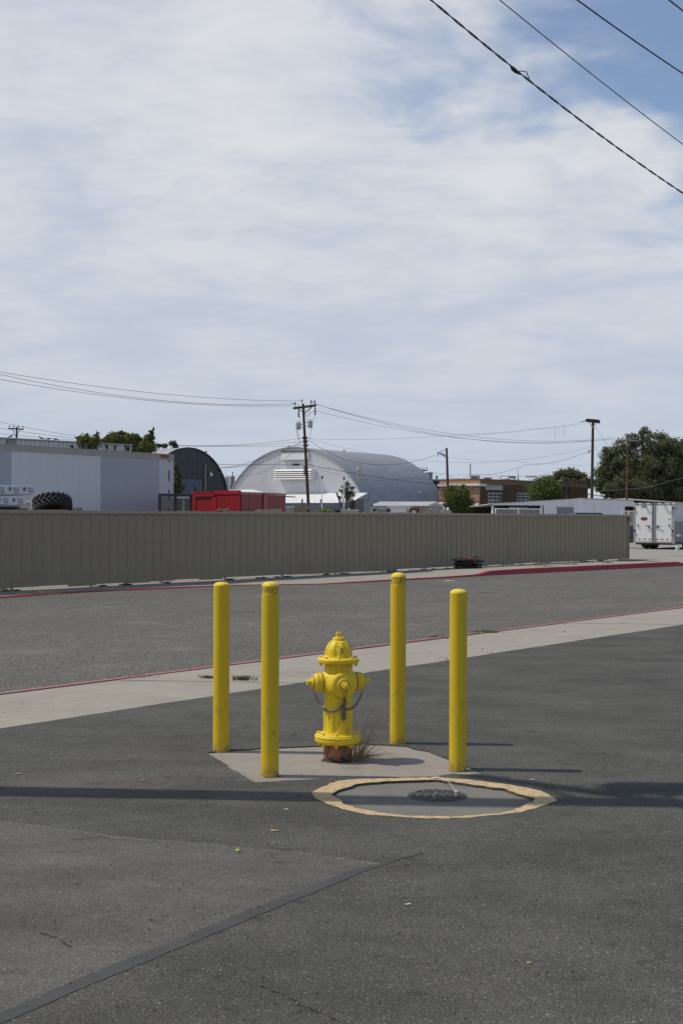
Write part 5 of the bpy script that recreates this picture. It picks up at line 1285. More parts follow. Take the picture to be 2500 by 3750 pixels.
t = thing('old_machine', 'dark red brown machine frame with pale wedge beside the notice', 'machine', (c.x, c.y, 0))
sc = 57.2 / F / 2.613
def mx(x, y): return W(*ZY(x, y), 57.2)
mb = MB(); mb.bar(mx(1205, 326), mx(1290, 330), .07, .07); mb.build('beam', 'rust_red', t)
for x in (1212, 1245, 1276):
    mb = MB(); mb.lathe(mx(x, 322), [(.02, -.05), (.045, -.04), (.05, .04), (.02, .05)], 12, axis=(0, -1, 0), ref=(0, 0, 1)); mb.build('knob', 'rust_red', t, smooth=40)
    p = mx(x, 330); mb = MB(); mb.bar(p, Vector((p.x, p.y, 0)), .07, .07); mb.build('leg', 'rust_red', t)
mb = MB(); mb.prism([mx(1222, 362) + Vector((0, -.12, 0)), mx(1258, 362) + Vector((0, -.12, 0)), mx(1240, 332) + Vector((0, -.12, 0))], (0, .05, 0)); mb.build('wedge', 'white_paint', t)
# mesh loading rail below the beam so it does not hover
# beige garden shed
A = W(*ZL(20, 1300), 66.5); B = W(*ZL(345, 1310), 64); C = W(*ZL(606, 1325), 65.6)
t = thing('garden_shed', 'small beige corrugated metal shed with white roof and roller shutter', 'shed', (B.x, B.y, 0))
A = Vector((A.x, A.y, B.z)); f1, f2 = Fr(A, B - A), Fr(B, C - B); L1, L2 = (B - A).to_2d().length, (C - B).to_2d().length; ez = B.z - .0
mb = MB(); mb.prism([Vector((p.x, p.y, -.05)) for p in (A, B, C, A + (C - B))], Vector((0, 0, ez + .02))); mb.build('shell', 'shed_trim', t)
n = 9
for k in range(n):
    mb = MB(); f1.box(mb, L1 * k / n + .02, L1 * (k + .62) / n, .002, .05, 0, ez - .04); mb.build('wall_rib', 'shed_beige', t, bevel=.01, seg=1)
pk = f2.p(L2 * .5, 0, f2.at(*ZL(480, 1268))[1]); bk = -(f2.n) * L1
e0, e1 = f2.p(-.08, .06, ez - .03), f2.p(L2 + .08, .06, ez - .08); pk = pk + f2.n * .06
mb = MB()
for a, b in ((e0, pk), (pk, e1)):
    mb.prism([a, b, b + bk * 1.05, a + bk * 1.05], Vector((0, 0, .05)))
mb.build('roof', 'white_roof', t)
for k in range(22):
    for a, b in ((e0, pk), (pk, e1)):
        o_ = bk * (1.05 * k / 21) + Vector((0, 0, .06)); MB().bar(a + o_, b + o_, .035, .03).build('roof_rib', 'white_roof', t)
mb = MB(); mb.prism([f2.p(0, 0, ez - .05), f2.p(L2, 0, ez - .05), pk - f2.n * .06 - Vector((0, 0, .0))], f2.n * .03); mb.build('gable', 'shed_beige', t)
mb = MB(); f2.box(mb, .1, L2 * .8, .002, .035, 0, ez - .17); dr = mb.build('shutter', 'grille_grey', t)
for k in range(7):
    mb = MB(); f2.box(mb, .12, L2 * .78, .036, .05, ez - .2 - k * .11, ez - .13 - k * .11 - .03); mb.build('slat', 'shed_beige', dr)
mb = MB(); f2.box(mb, -.02, .09, .002, .05, 0, ez - .05); f2.box(mb, L2 * .81, L2 + .01, .002, .05, 0, ez - .05); f2.box(mb, .1, L2 * .8, .003, .05, ez - .165, ez - .08); mb.split('door_frame', 'shed_trim', t)
mb = MB(); f2.box(mb, L2 * .87, L2 * .92, .051, .07, ez - .35, ez - .28); mb.build('door_lamp', 'black_steel', t)
t, fr, L, zt = yard_box('low_wall', 'low pale block in front of the bushes right of the beige shed', 'wall', 608, 1408, 800, 1470, 60, None, zoom=ZL); simple_box(t, fr, L, zt, 'rail_grey', .4)
for k, x in enumerate((660, 727)):
    p = W(*ZL(x, 1400), 60.2); q = thing('jug', 'white jug on the low pale block' if k else 'grey jug left of the white jug on the low pale block', 'jug', p)
    MB().lathe(Vector((p.x, p.y, zt)), [(.05, 0), (.055, .01), (.055, .08), (.04, .11), (.025, .13), (.01, .135)], 16).build('jug_body', 'white_paint' if k else 'steel_box', q, smooth=40)
# palisade fence
PA = W(1040, 1840, 76); PB = W(1506, 1841, 80)
PF = Fr(PA, PB - PA); PLn = (PB - PA).to_2d().length; pz = PA.z - .02
pal = thing('palisade_fence', 'blue grey pointed steel palisade fence in front of the big arched building', 'fence', (PA.x, PA.y, 0))
mb = MB(); w_, h_ = .034, pz; mb.prism([(-w_, 0, .05), (w_, 0, .05), (w_, 0, h_ - .09), (0, 0, h_), (-w_, 0, h_ - .09)], (0, .02, 0)); pk0 = None
rr = random.Random(3); nP = int(PLn / .108)
ang = math.atan2(PF.u.y, PF.u.x); mb.v = [Matrix.Rotation(ang, 3, 'Z') @ v for v in mb.v]
for k in range(nP):
    s = k * .108
    x_here = 0
    if pk0 is None: pk0 = mb.build('picket', 'palisade_steel', pal, local=True); o = pk0
    else: o = pk0.copy(); col.objects.link(o); o.parent = pal
    p = PF.p(s, 0, 0) - PF.O; o.location = (p.x, p.y, rr.uniform(-.06, .05) + (.10 if k % 23 == 10 else 0))
for zz in (.4, pz - .32):
    mb = MB(); PF.box(mb, 0, PLn, -.06, -.004, zz, zz + .06); mb.build('rail', 'palisade_steel', pal)
for k in range(8):
    a = PLn * k / 7.0; mb = MB(); PF.box(mb, a - .035, a + .035, -.13, -.063, 0, pz + .22); mb.build('post', 'palisade_steel', pal)
# the two white posts with black heads
for k, (x, y) in enumerate(((364, 8), (573, 18))):
    top_ = W(*ZY(x, y), 72); t = thing('camera_post', ('left' if k == 0 else 'right') + ' of two slim white posts with black heads before the arched building', 'post', (top_.x, top_.y, 0), 0, 'slim white posts with black heads')
    MB().cyl((top_.x, top_.y, 0), (top_.x, top_.y, top_.z - .15), .026, n=12).build('post', 'white_paint', t, smooth=40)
    MB().lathe((top_.x, top_.y, top_.z - .155), [(.024, 0), (.03, .01), (.03, .045), (.048, .055), (.05, .13), (.045, .155), (.02, .155)], 14).build('head', 'black_plastic', t, smooth=40)

# ================================================================== buildings
def arch_pts(fr, cx, cz, Rr, n=40, b=0.0, z0=-.1, rr_=None):
    P = []
    for i in range(n + 1):
        a = math.pi * i / n; P.append(fr.p(cx - Rr * math.cos(a), b, cz + Rr * math.sin(a)))
    return P
def arch_top(x, cx, cz, Rr):
    d = Rr * Rr - (x - cx) ** 2
    return cz + math.sqrt(d) if d > 0 else cz
# big galvanised arch
A0 = W(*ZB(525, 440), 105); QU = Vector((.865, -.50, 0)).normalized(); QF = Fr((A0.x, A0.y), QU)
sl, zl = QF.at(*ZB(90, 722)); sr_, zr_ = QF.at(*ZB(960, 750)); s4, z4 = QF.at(*ZB(525, 440)); sA, zA = QF.at(*ZB(250, 528)); sB, zB = QF.at(*ZB(850, 600))
def circ(p, q, r):
    ax, ay, bx, by, cx, cy = *p, *q, *r; d = 2 * (ax * (by - cy) + bx * (cy - ay) + cx * (ay - by))
    ux = ((ax * ax + ay * ay) * (by - cy) + (bx * bx + by * by) * (cy - ay) + (cx * cx + cy * cy) * (ay - by)) / d
    uy = ((ax * ax + ay * ay) * (cx - bx) + (bx * bx + by * by) * (ax - cx) + (cx * cx + cy * cy) * (bx - ax)) / d
    return ux, uy, math.hypot(ax - ux, ay - uy)
qx, qz, QR = circ((sl, zl), (s4, z4), (sr_, zr_))
print('big arch', qx, qz, QR, 'check', arch_top(sA, qx, qz, QR), zA, arch_top(sB, qx, qz, QR), zB)
def quonset(t, fr, cx, cz, Rr, depth, wall_mat, roof_mat, pitch, amp, sheet_w, rib=.6):
    # roof: corrugated rings along the axis
    n = 44; rings = int(depth / rib); mb = MB()
    for k in range(rings):
        b0, b1 = -depth * k / rings, -depth * (k + 1) / rings
        for (b, dr) in ((b0, 0.0), (b0 + (b1 - b0) * .82, 0.0), (b0 + (b1 - b0) * .91, .010)):
            mb.v += [fr.p(cx - (Rr + dr) * math.cos(math.pi * i / n), b, cz + (Rr + dr) * math.sin(math.pi * i / n)) for i in range(n + 1)]
    mb.v += arch_pts(fr, cx, cz, Rr, n, -depth)
    m = n + 1
    for k in range(rings * 3):
        mb.f += [(k * m + i, k * m + i + 1, (k + 1) * m + i + 1, (k + 1) * m + i) for i in range(n)]
    mb.build('roof', roof_mat, t, smooth=28)
    mb = MB(); P = arch_pts(fr, cx, cz, Rr - .02, n, -depth + .02); mb.prism(P, fr.n * .03); mb.build('rear_wall', wall_mat, t)
    for sg in (-1, 1):
        mb = MB(); fr.box(mb, cx + sg * (Rr - .03) - .05, cx + sg * (Rr - .03) + .05, -depth, 0, -.2, cz + .05); mb.build('base_wall', wall_mat, t)
    mb = MB()
    for i in range(n):
        a0, a1 = math.pi * i / n, math.pi * (i + 1) / n
        mb.bar(fr.p(cx - Rr * math.cos(a0), .01, cz + Rr * math.sin(a0)), fr.p(cx - Rr * math.cos(a1), .01, cz + Rr * math.sin(a1)), .09, .10, up=fr.n)
    mb.build('arch_trim', roof_mat if wall_mat == 'galv_wall' else wall_mat, t)
    # front wall of upright corrugated sheets
    x = cx - Rr + .03
    while x < cx + Rr - .05:
        x1 = min(x + sheet_w, cx + Rr - .03); mb = MB(); q = x; k = 0
        while q < x1 - 1e-4:
            q1 = min(q + pitch / 2, x1); ya, yb = (0, amp) if k % 2 == 0 else (amp, 0)
            mb.quad(fr.p(q, -.06 + ya, -.2), fr.p(q1, -.06 + yb, -.2), fr.p(q1, -.06 + yb, max(.1, arch_top(q1, cx, cz, Rr) - .02)), fr.p(q, -.06 + ya, max(.1, arch_top(q, cx, cz, Rr) - .02)))
            q = q1; k += 1
        mb.build('wall_sheet', wall_mat, t); x = x1 + .0004
QD = 13.2
quo = thing('arched_building', 'big silver corrugated building with rounded roof in the centre distance', 'building', QF.p(qx, -QD / 2, 0))
quonset(quo, QF, qx, qz, QR, QD, 'galv_wall', 'galv_roof', .12, .026, .96)
# upper sheet flap, louvre hood, lean-to
a0, z0 = QF.at(*ZB(428, 470)); a1, z1 = QF.at(*ZB(610, 522))
mb = MB(); mb.add([QF.p(a0, .02, z0), QF.p(a1, .02, z0), QF.p(a1, .16, z1), QF.p(a0, .16, z1), QF.p(a0, -.02, z0), QF.p(a1, -.02, z0), QF.p(a1, .13, z1), QF.p(a0, .13, z1)], ((0, 1, 2, 3), (4, 7, 6, 5), (0, 4, 5, 1), (1, 5, 6, 2), (2, 6, 7, 3), (3, 7, 4, 0))); mb.build('sheet_flap', 'galv_flap', quo)
mb = MB(); QF.box(mb, a0, a1, .01, .10, z0 + .0, z0 + .05); mb.build('flap_hinge', 'screw_dark', quo)
mb = MB(); aa, zz = QF.at(*ZB(523, 556)); QF.box(mb, aa - .28, aa + .28, -.03, .03, zz - .05, zz + .05); mb.build('wall_slot', 'screw_dark', quo)
a0, z0 = QF.at(*ZB(384, 660)); a1, z1 = QF.at(*ZB(631, 588)); a0 += .36; a1 += .36
mb = MB(); mb.add([QF.p(a0 + .02, .0, z0 - .0), QF.p(a1 - .02, .0, z0), QF.p(a1 - .02, .62, z0 + .02), QF.p(a0 + .02, .62, z0 + .02), QF.p(a0 + .02, .0, z1), QF.p(a1 - .02, .0, z1), QF.p(a1 - .02, .62, z1 - .02), QF.p(a0 + .02, .62, z1 - .02)], ((0, 3, 2, 1), (0, 1, 5, 4), (4, 5, 6, 7), (0, 4, 7, 3), (1, 2, 6, 5), (2, 3, 7, 6))); mb.build('hood_box', 'galv_wall', quo)
nb = 5; hh = z1 - z0
for k in range(nb):
    zc0, zc1 = z0 + hh * k / nb, z0 + hh * (k + 1) / nb
    mb = MB(); mb.add([QF.p(a0, .625, zc0), QF.p(a1, .625, zc0), QF.p(a1, .70, zc0 + .03), QF.p(a0, .70, zc0 + .03), QF.p(a1, .64, zc1 - .004), QF.p(a0, .64, zc1 - .004)], ((0, 1, 2, 3), (3, 2, 4, 5), (0, 3, 5), (1, 4, 2), (0, 5, 4, 1))); mb.build('louvre', 'bright_vent', quo)
l0, zl0 = QF.at(*ZB(448, 752)); l1 = QF.at(*ZB(975, 752))[0]; e = W(*ZB(1024, 755), 100.2)
sE, zE = e.x, e.z
lean = MB(); b_ = 2.6; zt_ = QF.at(*ZB(700, 749))[1]; zb_ = zt_ - .75
nL = 34
for k in range(nL):
    q0, q1 = l0 - .6 + (l1 - l0 + 1.0) * k / nL, l0 - .6 + (l1 - l0 + 1.0) * (k + 1) / nL; qm = (q0 + q1) / 2
    for x0_, x1_, d0, d1 in ((q0, qm, 0, .025), (qm, q1, .025, 0)): lean.quad(QF.p(x0_, .02, zt_ + d0), QF.p(x1_, .02, zt_ + d1), QF.p(x1_, b_, zb_ + d1), QF.p(x0_, b_, zb_ + d0))
lean.build('lean_to_roof', 'white_roof', quo)
mb = MB(); QF.box(mb, l0 - .6, l1 + .38, b_ - .2, b_ - .12, 0, zb_ - .02); mb.build('lean_to_wall', 'grille_grey', quo)
mb = MB(); mb.prism([QF.p(l1 + .36, .03, zt_ - .02), QF.p(l1 + .36, b_ - .02, zb_ - .02), QF.p(l1 + .36, b_ - .02, -.1), QF.p(l1 + .36, .03, -.1)], QF.u * .04); mb.build('lean_to_side', 'rail_grey', quo)
def on_roof(px, py, fr, cx, cz, Rr):
    """walk the pixel's ray to the arched roof"""
    for k in range(2400):
        Y = 90 + k * .02; p = W(px, py, Y); d = p - fr.O; s = d.dot(fr.u); b = d.dot(fr.n)
        if b < 0 and math.hypot(s - cx, p.z - cz) < Rr: return p
    return None
def roof_vent(px, py, parent):
    p = W(px, py, 109 if px < 1100 else 111); b = p - Vector((0, 0, .18))
    MB().lathe(b, [(.08, -.5), (.08, -.02), (.15, 0), (.15, .10), (.165, .11), (.13, .17), (.05, .20), (.02, .20)], 20).build('roof_vent', 'bright_vent', parent, smooth=40)
roof_vent(*ZB(470, 428), quo); roof_vent(*ZB(842, 455), quo)
# chimney and lamp on the dark side of the roof
p = on_roof(*ZB(948, 672), QF, qx, qz, QR); zt_ = W(*ZB(948, 575), p.y).z
ch = MB().lathe((p.x, p.y, p.z - .3), [(.13, -.3), (.13, zt_ - p.z + .3 - .60), (.17, zt_ - p.z + .3 - .57), (.17, zt_ - p.z + .3 - .45), (.11, zt_ - p.z + .3 - .42), (.11, zt_ - p.z + .3 - .28), (.18, zt_ - p.z + .3 - .26), (.18, zt_ - p.z + .3 - .08), (.15, zt_ - p.z + .3), (.02, zt_ - p.z + .3)], 22).build('chimney', 'steel_box', quo, smooth=35)
p = on_roof(*ZB(1338, 748), QF, qx, qz, QR); MB().obox(p + QF.u * .25 + Vector((0, 0, .05)), QF.n * .11, QF.u * .07, Vector((0, 0, .05))).build('flood_lamp', 'lamp_white', quo, bevel=.03); MB().bar(p, p + QF.u * .2 + Vector((0, 0, -.2)), .07).build('lamp_bracket', 'grille_grey', quo)
# conduit run on the roof seam
pts = [on_roof(*ZB(x, y), QF, qx, qz, QR) for x, y in ((700, 505), (800, 542), (1000, 545), (1200, 556))]
# dark arch
DA = W(682, 1640, 112); DF = Fr((DA.x, DA.y), Vector((.70, .714, 0)))
p3 = [DF.at(*ZQ(x, y)) for x, y in ((1120, 262), (1310, 312), (1515, 660))]
dx_, dz_, DR = circ(*p3)
print('dark arch', dx_, dz_, DR)
dark = thing('arched_building', 'smaller dark grey rounded building with blue roller door left of the silver one', 'building', DF.p(dx_, -6, 0))
quonset(dark, DF, dx_, dz_, DR, 12, 'dark_clad', 'galv_roof', .30, .012, .98)
for k in range(-4, 5):
    a = dx_ + k * .98; mb = MB(); DF.box(mb, a - .012, a + .012, -.045, -.02, 0, arch_top(a, dx_, dz_, DR) - .1); mb.build('seam', 'seam_grey', dark)
dl, dr_ = DF.at(*ZQ(985, 575)), DF.at(*ZQ(1252, 578))
mb = MB(); DF.box(mb, dl[0], dr_[0], -.02, .02, 0, dr_[1]); rd = mb.build('roller_door', 'door_blue', dark)
for k in range(9):
    z = dr_[1] - .12 - k * .36
    if z > .2: mb = MB(); DF.box(mb, dl[0] + .04, dr_[0] - .04, .021, .035, z - .32, z - .02); mb.build('slat', 'door_blue', rd)
fx = DF.at(*ZQ(1272, 578))[0]
mb = MB(); DF.box(mb, dr_[0] + .005, fx, -.02, .06, 0, dr_[1] + .1); DF.box(mb, dl[0], dr_[0], -.02, .06, dr_[1] + .003, dr_[1] + .1); mb.split('door_frame', 'seam_grey', dark)
a, z = DF.at(*ZQ(1311, 415)); mb = MB(); DF.box(mb, a - .03, a + .03, -.01, .06, 0, z); mb.build('conduit', 'steel_box', dark)
a, z = DF.at(*ZQ(1349, 512)); MB().lathe(DF.p(a, .25, z - .16), [(.11, 0), (.115, .02), (.10, .18), (.05, .30), (.02, .32)], 16).build('wall_lamp', 'lamp_white', dark, smooth=40); MB().bar(DF.p(a, -.03, z + .16), DF.p(a, .25, z + .16), .05).build('lamp_arm', 'steel_box', dark)
# white louvre tower between the arches
A = W(*ZQ(1498, 535), 118); B = W(*ZQ(1541, 535), 118); tf_ = Fr(A, B - A); tw = (B - A).length
t = thing('vent_tower', 'narrow white ribbed tower between the dark and silver arched buildings', 'tower', tf_.p(tw / 2, -.5, 0))
mb = MB(); tf_.box(mb, 0, tw, -1, -.03, 0, A.z - .01); mb.build('core', 'white_shed', t)
for k in range(4):
    mb = MB(); tf_.box(mb, tw * k / 4 + .02, tw * (k + 1) / 4 - .02, -.028, .03, 0, A.z); mb.build('rib', 'white_paint', t)
# long white building behind the semi trailer, with birds
A = W(0, 1606, 74); B = W(*ZA(890, 516), 81); WF_ = Fr(A, B - A); wl_ = (B - A).to_2d().length; wz = (A.z + B.z) / 2
long_b = thing('metal_building', 'long white ribbed metal building behind the semi trailer', 'building', WF_.p(wl_ / 2, -5, 0))
mb = MB(); WF_.box(mb, -12, wl_, -10, -.03, -.1, wz - .03); mb.build('shell', 'rail_grey', long_b)
x = -12.0
while x < wl_ - .05:
    x1 = min(x + .62, wl_); mb = MB(); q = x
    while q < x1 - .05:
        WF_.box(mb, q + .004, min(q + .29, x1), -.028, .0, .2, wz - .04); WF_.box(mb, q + .10, q + .17, .0005, .04, .2, wz - .04); q += .31
    mb.build('wall_sheet', 'van_pale', long_b); x = x1
mb = MB(); WF_.box(mb, -12, wl_ + .05, -10.05, .07, wz - .02, wz + .05); mb.build('coping', 'rail_grey', long_b)
mb = MB(); aa = WF_.at(*ZA(75, 490))[0]; WF_.box(mb, aa - .28, aa + .28, .045, .09, wz - .7, wz - .06); mb.build('vent_box', 'grille_grey', long_b)
def bird(px, py, d, size, face, label, pose=0):
    p = W(px, py, d); t = thing('pigeon', label, 'bird', p, 0, 'birds perched along the white roof edge')
    s = size; f = face
    if pose == 0: path = [(-.62, -.16), (-.40, -.02), (-.16, .06), (.06, .12), (.20, .24), (.27, .36), (.34, .40), (.40, .39)]
    else: path = [(-.60, .02), (-.36, .03), (-.12, .05), (.10, .06), (.26, .07), (.36, .10), (.42, .11), (.48, .10)]
    rad_ = [.025, .07, .13, .14, .10, .075, .06, .012]
    mb = MB().tube([p + Vector((f * x * s, 0, (y + .16) * s)) for x, y in path], [r * s for r in rad_], 10); mb.build('body', 'bird_grey', t, smooth=60)
    for sd in (-1, 1): MB().tube([p + Vector((f * .02 * s, sd * .05 * s, .18 * s)), p + Vector((f * .03 * s, sd * .06 * s, -.02 * s)), p + Vector((f * .09 * s, sd * .06 * s, -.02 * s))], .014 * s, 5).build('leg', 'badge_brown', t)
    for sd in (-1, 1): MB().tube([p + Vector((f * .12 * s, sd * .12 * s, .30 * s)), p + Vector((f * -.15 * s, sd * .14 * s, .22 * s)), p + Vector((f * -.48 * s, sd * .05 * s, .08 * s))], [.03 * s, .055 * s, .01 * s], 6).build('wing', 'bird_grey', t, smooth=60)
def bz(x): return WF_.p(WF_.at(ZA(x, 480)[0], 1610)[0], -.05, wz + .05)
for x, f, ps, lab in ((82, 1, 0, 'bird perched on the white roof just left of the far pole'), (285, -1, 0, 'upright bird on the white roof right of the far pole'), (337, 1, 1, 'crouching bird third from the left on the white roof'), (384, -1, 1, 'crouching bird nearest the trees on the white roof')):
    p = bz(x); t = bird(1250, 1890, 1, .01, 1, 'x') if False else None
    dx = p; 
    # place at the roof edge in world space
    px_ = 1250 + F * p.x / p.y
    s_ = .32
    o = bird(px_, HOR - (p.z - CH) * F / p.y - 0 + ROLL * (px_ - 1250), p.y, s_, f, lab, ps)
# blue cloth roof behind gate etc. left out: hidden

# navy framed building between silver arch and brick shop
A = W(*ZL(262, 818), 118); B = W(*ZL(570, 816), 118); NF = Fr(A, B - A); nl_ = (B - A).length; nz = A.z
navy = thing('navy_building', 'dark navy steel framed wall between the silver arch and the brick shop', 'building', NF.p(nl_ / 2, -3, 0))
mb = MB(); NF.box(mb, -1.5, nl_, -6, -.12, 0, nz - .15); mb.build('shell', 'navy_beam', navy)
hb = [NF.at(400, y)[1] for y in (0,)]
rows = [NF.at(1590, 1600 + y / 5.227)[1] for y in (835, 905, 925, 995, 1015, 1083, 1105, 1165, 1190, 1260)]
c0, c1, c2 = NF.at(*ZL(340, 900))[0], NF.at(*ZL(445, 900))[0], NF.at(*ZL(545, 900))[0]
for r in range(0, 10, 2):
    for (xa, xb) in ((-1.4, c0 - .08), (c0 + .08, c1 - .1), (c1 + .1, c2 - .04)):
        mb = MB(); NF.box(mb, xa, xb, -.118, -.04, rows[r + 1], rows[r]); mb.build('wall_panel', 'navy_panel', navy)
for r in range(1, 9, 2):
    mb = MB(); NF.box(mb, -1.4, c2, -.118, .02, rows[r + 1] + .01, rows[r] - .01); mb.build('beam', 'navy_beam', navy)
for x in (c0, c1):
    mb = MB(); NF.box(mb, x - .07, x + .07, .021, .06, .1, nz - .2); mb.build('post', 'navy_beam', navy)
mb = MB(); NF.box(mb, c2 + .01, nl_, -.118, .05, 0, nz - .1); mb.build('corner_post', 'teal_post', navy)
mb = MB(); NF.box(mb, -1.5, nl_ + .05, -6, .15, nz - .09, nz + .02); mb.build('roof_ledge', 'rail_grey', navy)
# brick shop
C1 = W(*ZL(1345, 815), 110); Br = W(*ZS(1455, 355), 121.5); Bl = W(*ZL(573, 815), 112.2)
bz_ = C1.z
S1 = Fr(Bl, C1 - Bl); sl1 = (C1 - Bl).to_2d().length; S2 = Fr(C1, Br - C1); sl2 = (Br - C1).to_2d().length
shop = thing('brick_shop', 'flat roofed brick shop with flagstone front and white cornice at right', 'building', S1.p(sl1 / 2, -4, 0))
back = Br + (Bl - C1)
mb = MB(); mb.prism([Vector((p.x, p.y, -.1)) for p in (Bl, C1, Br, back)], Vector((0, 0, bz_ - .25))); mb.build('core', 'mortar', shop)
y1_ = lambda y: S1.at(*ZL(1200, y))[1]
zc_ = y1_(892); zd_ = y1_(940); ze_ = y1_(1262)
mb = MB(); S1.box(mb, 0, sl1 + .0, -.3, .06, zc_ + .004, bz_); mb.build('parapet', 'brick_orange', shop)
mb = MB(); S1.box(mb, -.05, sl1 + .12, -.3, .30, zd_, zc_); mb.build('cornice', 'cornice_white', shop)
mb = MB(); S1.box(mb, -.03, sl1 + .05, -.4, .09, bz_ + .003, bz_ + .05); mb.build('coping', 'old_wood', shop)
rr = random.Random(17); z = ze_ - 2.2
while z < zd_ - .03:
    h = rr.uniform(.10, .26); h = min(h, zd_ - z - .004); x = 0.0
    while x < sl1 - .02:
        w = rr.uniform(.28, .95); x1 = min(x + w, sl1)
        if sl1 - x1 < .2: x1 = sl1
        if z > ze_ - .5:
            mb = MB(); S1.box(mb, x + .012, x1 - .012, .002, rr.uniform(.05, .12), z + .01, z + h - .01)
            for v_ in mb.v: v_ += Vector((0, 0, rr.uniform(-.014, .014))) + S1.u * rr.uniform(-.02, .02)
            mb.build('stone', 'flag_stone', shop)
        x = x1
    z += h
mb = MB(); S2.box(mb, 0.0, sl2, -.3, .0, -.1, bz_ - .02); mb.build('side_wall', 'brick_brown', shop)
mb = MB(); S2.box(mb, -.02, sl2 + .05, -.4, .05, bz_ - .018, bz_ + .055); mb.build('side_coping', 'old_wood', shop)
a0, z0 = S2.at(*ZL(1435, 1012)); a1, z1 = S2.at(*ZS(225, 378))
mb = MB(); S2.box(mb, a0, a1, .002, .06, z0, z1); mb.build('sign_band', 'sign_grey', shop)
a0_, z0_ = S2.at(*ZL(1355, 945)); a1_, z1_ = S2.at(*ZL(1440, 900)); mb = MB(); S2.box(mb, a0_ - .1, a1_, .002, .12, z0_, z1_); mb.build('cornice_return', 'cornice_white', shop)
def sash(fr, x0, y0, x1, y1, zoom, cols, parent, rowsplit=.35):
    a0, zt = fr.at(*zoom(x0, y0)); a1, _ = fr.at(*zoom(x1, y0)); _, zb = fr.at(*zoom(x0, y1))
    mb = MB(); fr.box(mb, a0, a1, .002, .03, zb, zt); w = mb.build('window', 'window_frame', parent)
    cw = (a1 - a0) / cols
    for c in range(cols):
        for (u0, u1) in ((0, rowsplit), (rowsplit, .68), (.68, 1)):
            mb = MB(); fr.box(mb, a0 + c * cw + .05, a0 + (c + 1) * cw - .05, .031, .036, zb + (zt - zb) * u0 + .04, zb + (zt - zb) * u1 - .04); mb.build('pane', 'window_glass', w)
    mb = MB(); fr.box(mb, a0 - .08, a1 + .08, .003, .12, zb - .12, zb - .005); mb.build('sill', 'rail_grey', w)
    mb = MB(); fr.box(mb, a0 - .05, a1 + .12, .003, .05, zt + .004, zt + .06); mb.build('frame', 'window_frame', w)
sash(S2, 22, 497, 207, 645, ZS, 3, shop); sash(S2, 440, 500, 606, 630, ZS, 3, shop)
for x in (1106, 1130, 1150, 1163):
    a, zt = S2.at(*ZS(x, 375 + (1163 - x) * .5)); MB().cyl(S2.p(a, .08, .3), S2.p(a, .08, zt), .035, n=8).build('conduit', 'screw_dark', shop, smooth=40)
for x, y in ((1095, 480), (1190, 445), (700, 372)):
    a, zt = S2.at(*ZS(x, y)); mb = MB(); S2.box(mb, a - .16, a + .16, .003, .22, zt - .09, zt + .07); mb.build('junction_box', 'screw_dark', shop)
# awning in front of the stone wall
def awning(px0, py0, px1, py1, d, lab):
    a0, zt = S1.at(*ZL(px0, py0)); a1, _ = S1.at(*ZL(px1, py0)); _, zb = S1.at(*ZL(px0, py1)); t = thing('awning', lab, 'awning', S1.p((a0 + a1) / 2, .6, zb), 0)
    n = 9
    for k in range(n):
        z0, z1 = zb + (zt - zb) * k / n, zb + (zt - zb) * (k + 1) / n; o0, o1 = 1.0 - .8 * k / n, 1.0 - .8 * (k + 1) / n
        mb = MB(); P = [S1.p(a0, o0, z0), S1.p(a1, o0, z0), S1.p(a1, o1, z1), S1.p(a0, o1, z1)]; mb.prism(P, Vector((0, 0, -.03))); mb.build('slat', 'awning_blue' if k % 2 else 'awning_white', t)
    for a in (a0, a1): MB().bar(S1.p(a, .12, zb - .4), S1.p(a, 1.0, zb - .02), .04).build('strut', 'grille_grey', t)
awning(573, 1255, 672, 1400, 0, 'blue and white slatted awning left of the dark leaning pole'); awning(1150, 1275, 1338, 1440, 0, 'blue and white slatted awning at the stone corner of the brick shop')
def roof_box(x0, y0, x1, y1, zoom, d, mat, label, name='rooftop_unit', cat='rooftop unit', slats=True, dp=1.2):
    A = W(*zoom(x0, y0), d); B = W(*zoom(x1, y0), d); zb = W(*zoom(x0, y1), d).z; fr = Fr(A, (B.x - A.x, B.y - A.y)); L = (B - A).length
    t = thing(name, label, cat, fr.p(L / 2, -dp / 2, zb)); mb = MB(); fr.box(mb, 0, L, -dp, 0, zb, A.z); mb.build('casing', mat, t, bevel=.03)
    if slats:
        for k in range(4):
            mb = MB(); fr.box(mb, L * .08, L * .66, .002, .03, zb + (A.z - zb) * (.18 + .17 * k), zb + (A.z - zb) * (.27 + .17 * k)); mb.build('louvre', 'grille_grey', t)
    mb = MB(); fr.box(mb, L * .7, L * .95, .002, .02, zb + (A.z - zb) * .15, zb + (A.z - zb) * .8); mb.build('panel', 'sign_grey', t)
    mb = MB(); fr.box(mb, -.03, L + .03, -dp - .03, .03, A.z + .002, A.z + .05); mb.build('top_cover', 'white_roof', t)
    return t
roof_box(1165, 750, 1335, 806, ZL, 113, 'steel_box', 'pale air conditioner on the orange parapet left of the shop corner')
roof_box(1430, 785, 1568, 848, ZL, 113.5, 'steel_box', 'louvred air conditioner on the roof just right of the shop corner')
roof_box(232, 256, 420, 330, ZS, 117, 'black_steel', 'black square rooftop unit behind the white vent on the brick roof', slats=False, dp=2)
roof_box(322, 684, 435, 806, ZL, 119, 'grille_grey', 'brownish grey box unit on the navy building roof beside the white drum', slats=True)
c = W(*ZL(455, 780), 118.5); t = thing('roof_stack', 'small dark capped stack on the navy building roof', 'vent', c)
MB().lathe((c.x + .25, c.y, nz + .02), [(.09, 0), (.09, .18), (.13, .22), (.13, .30), (.02, .32)], 14).build('stack', 'grille_grey', t, smooth=40)
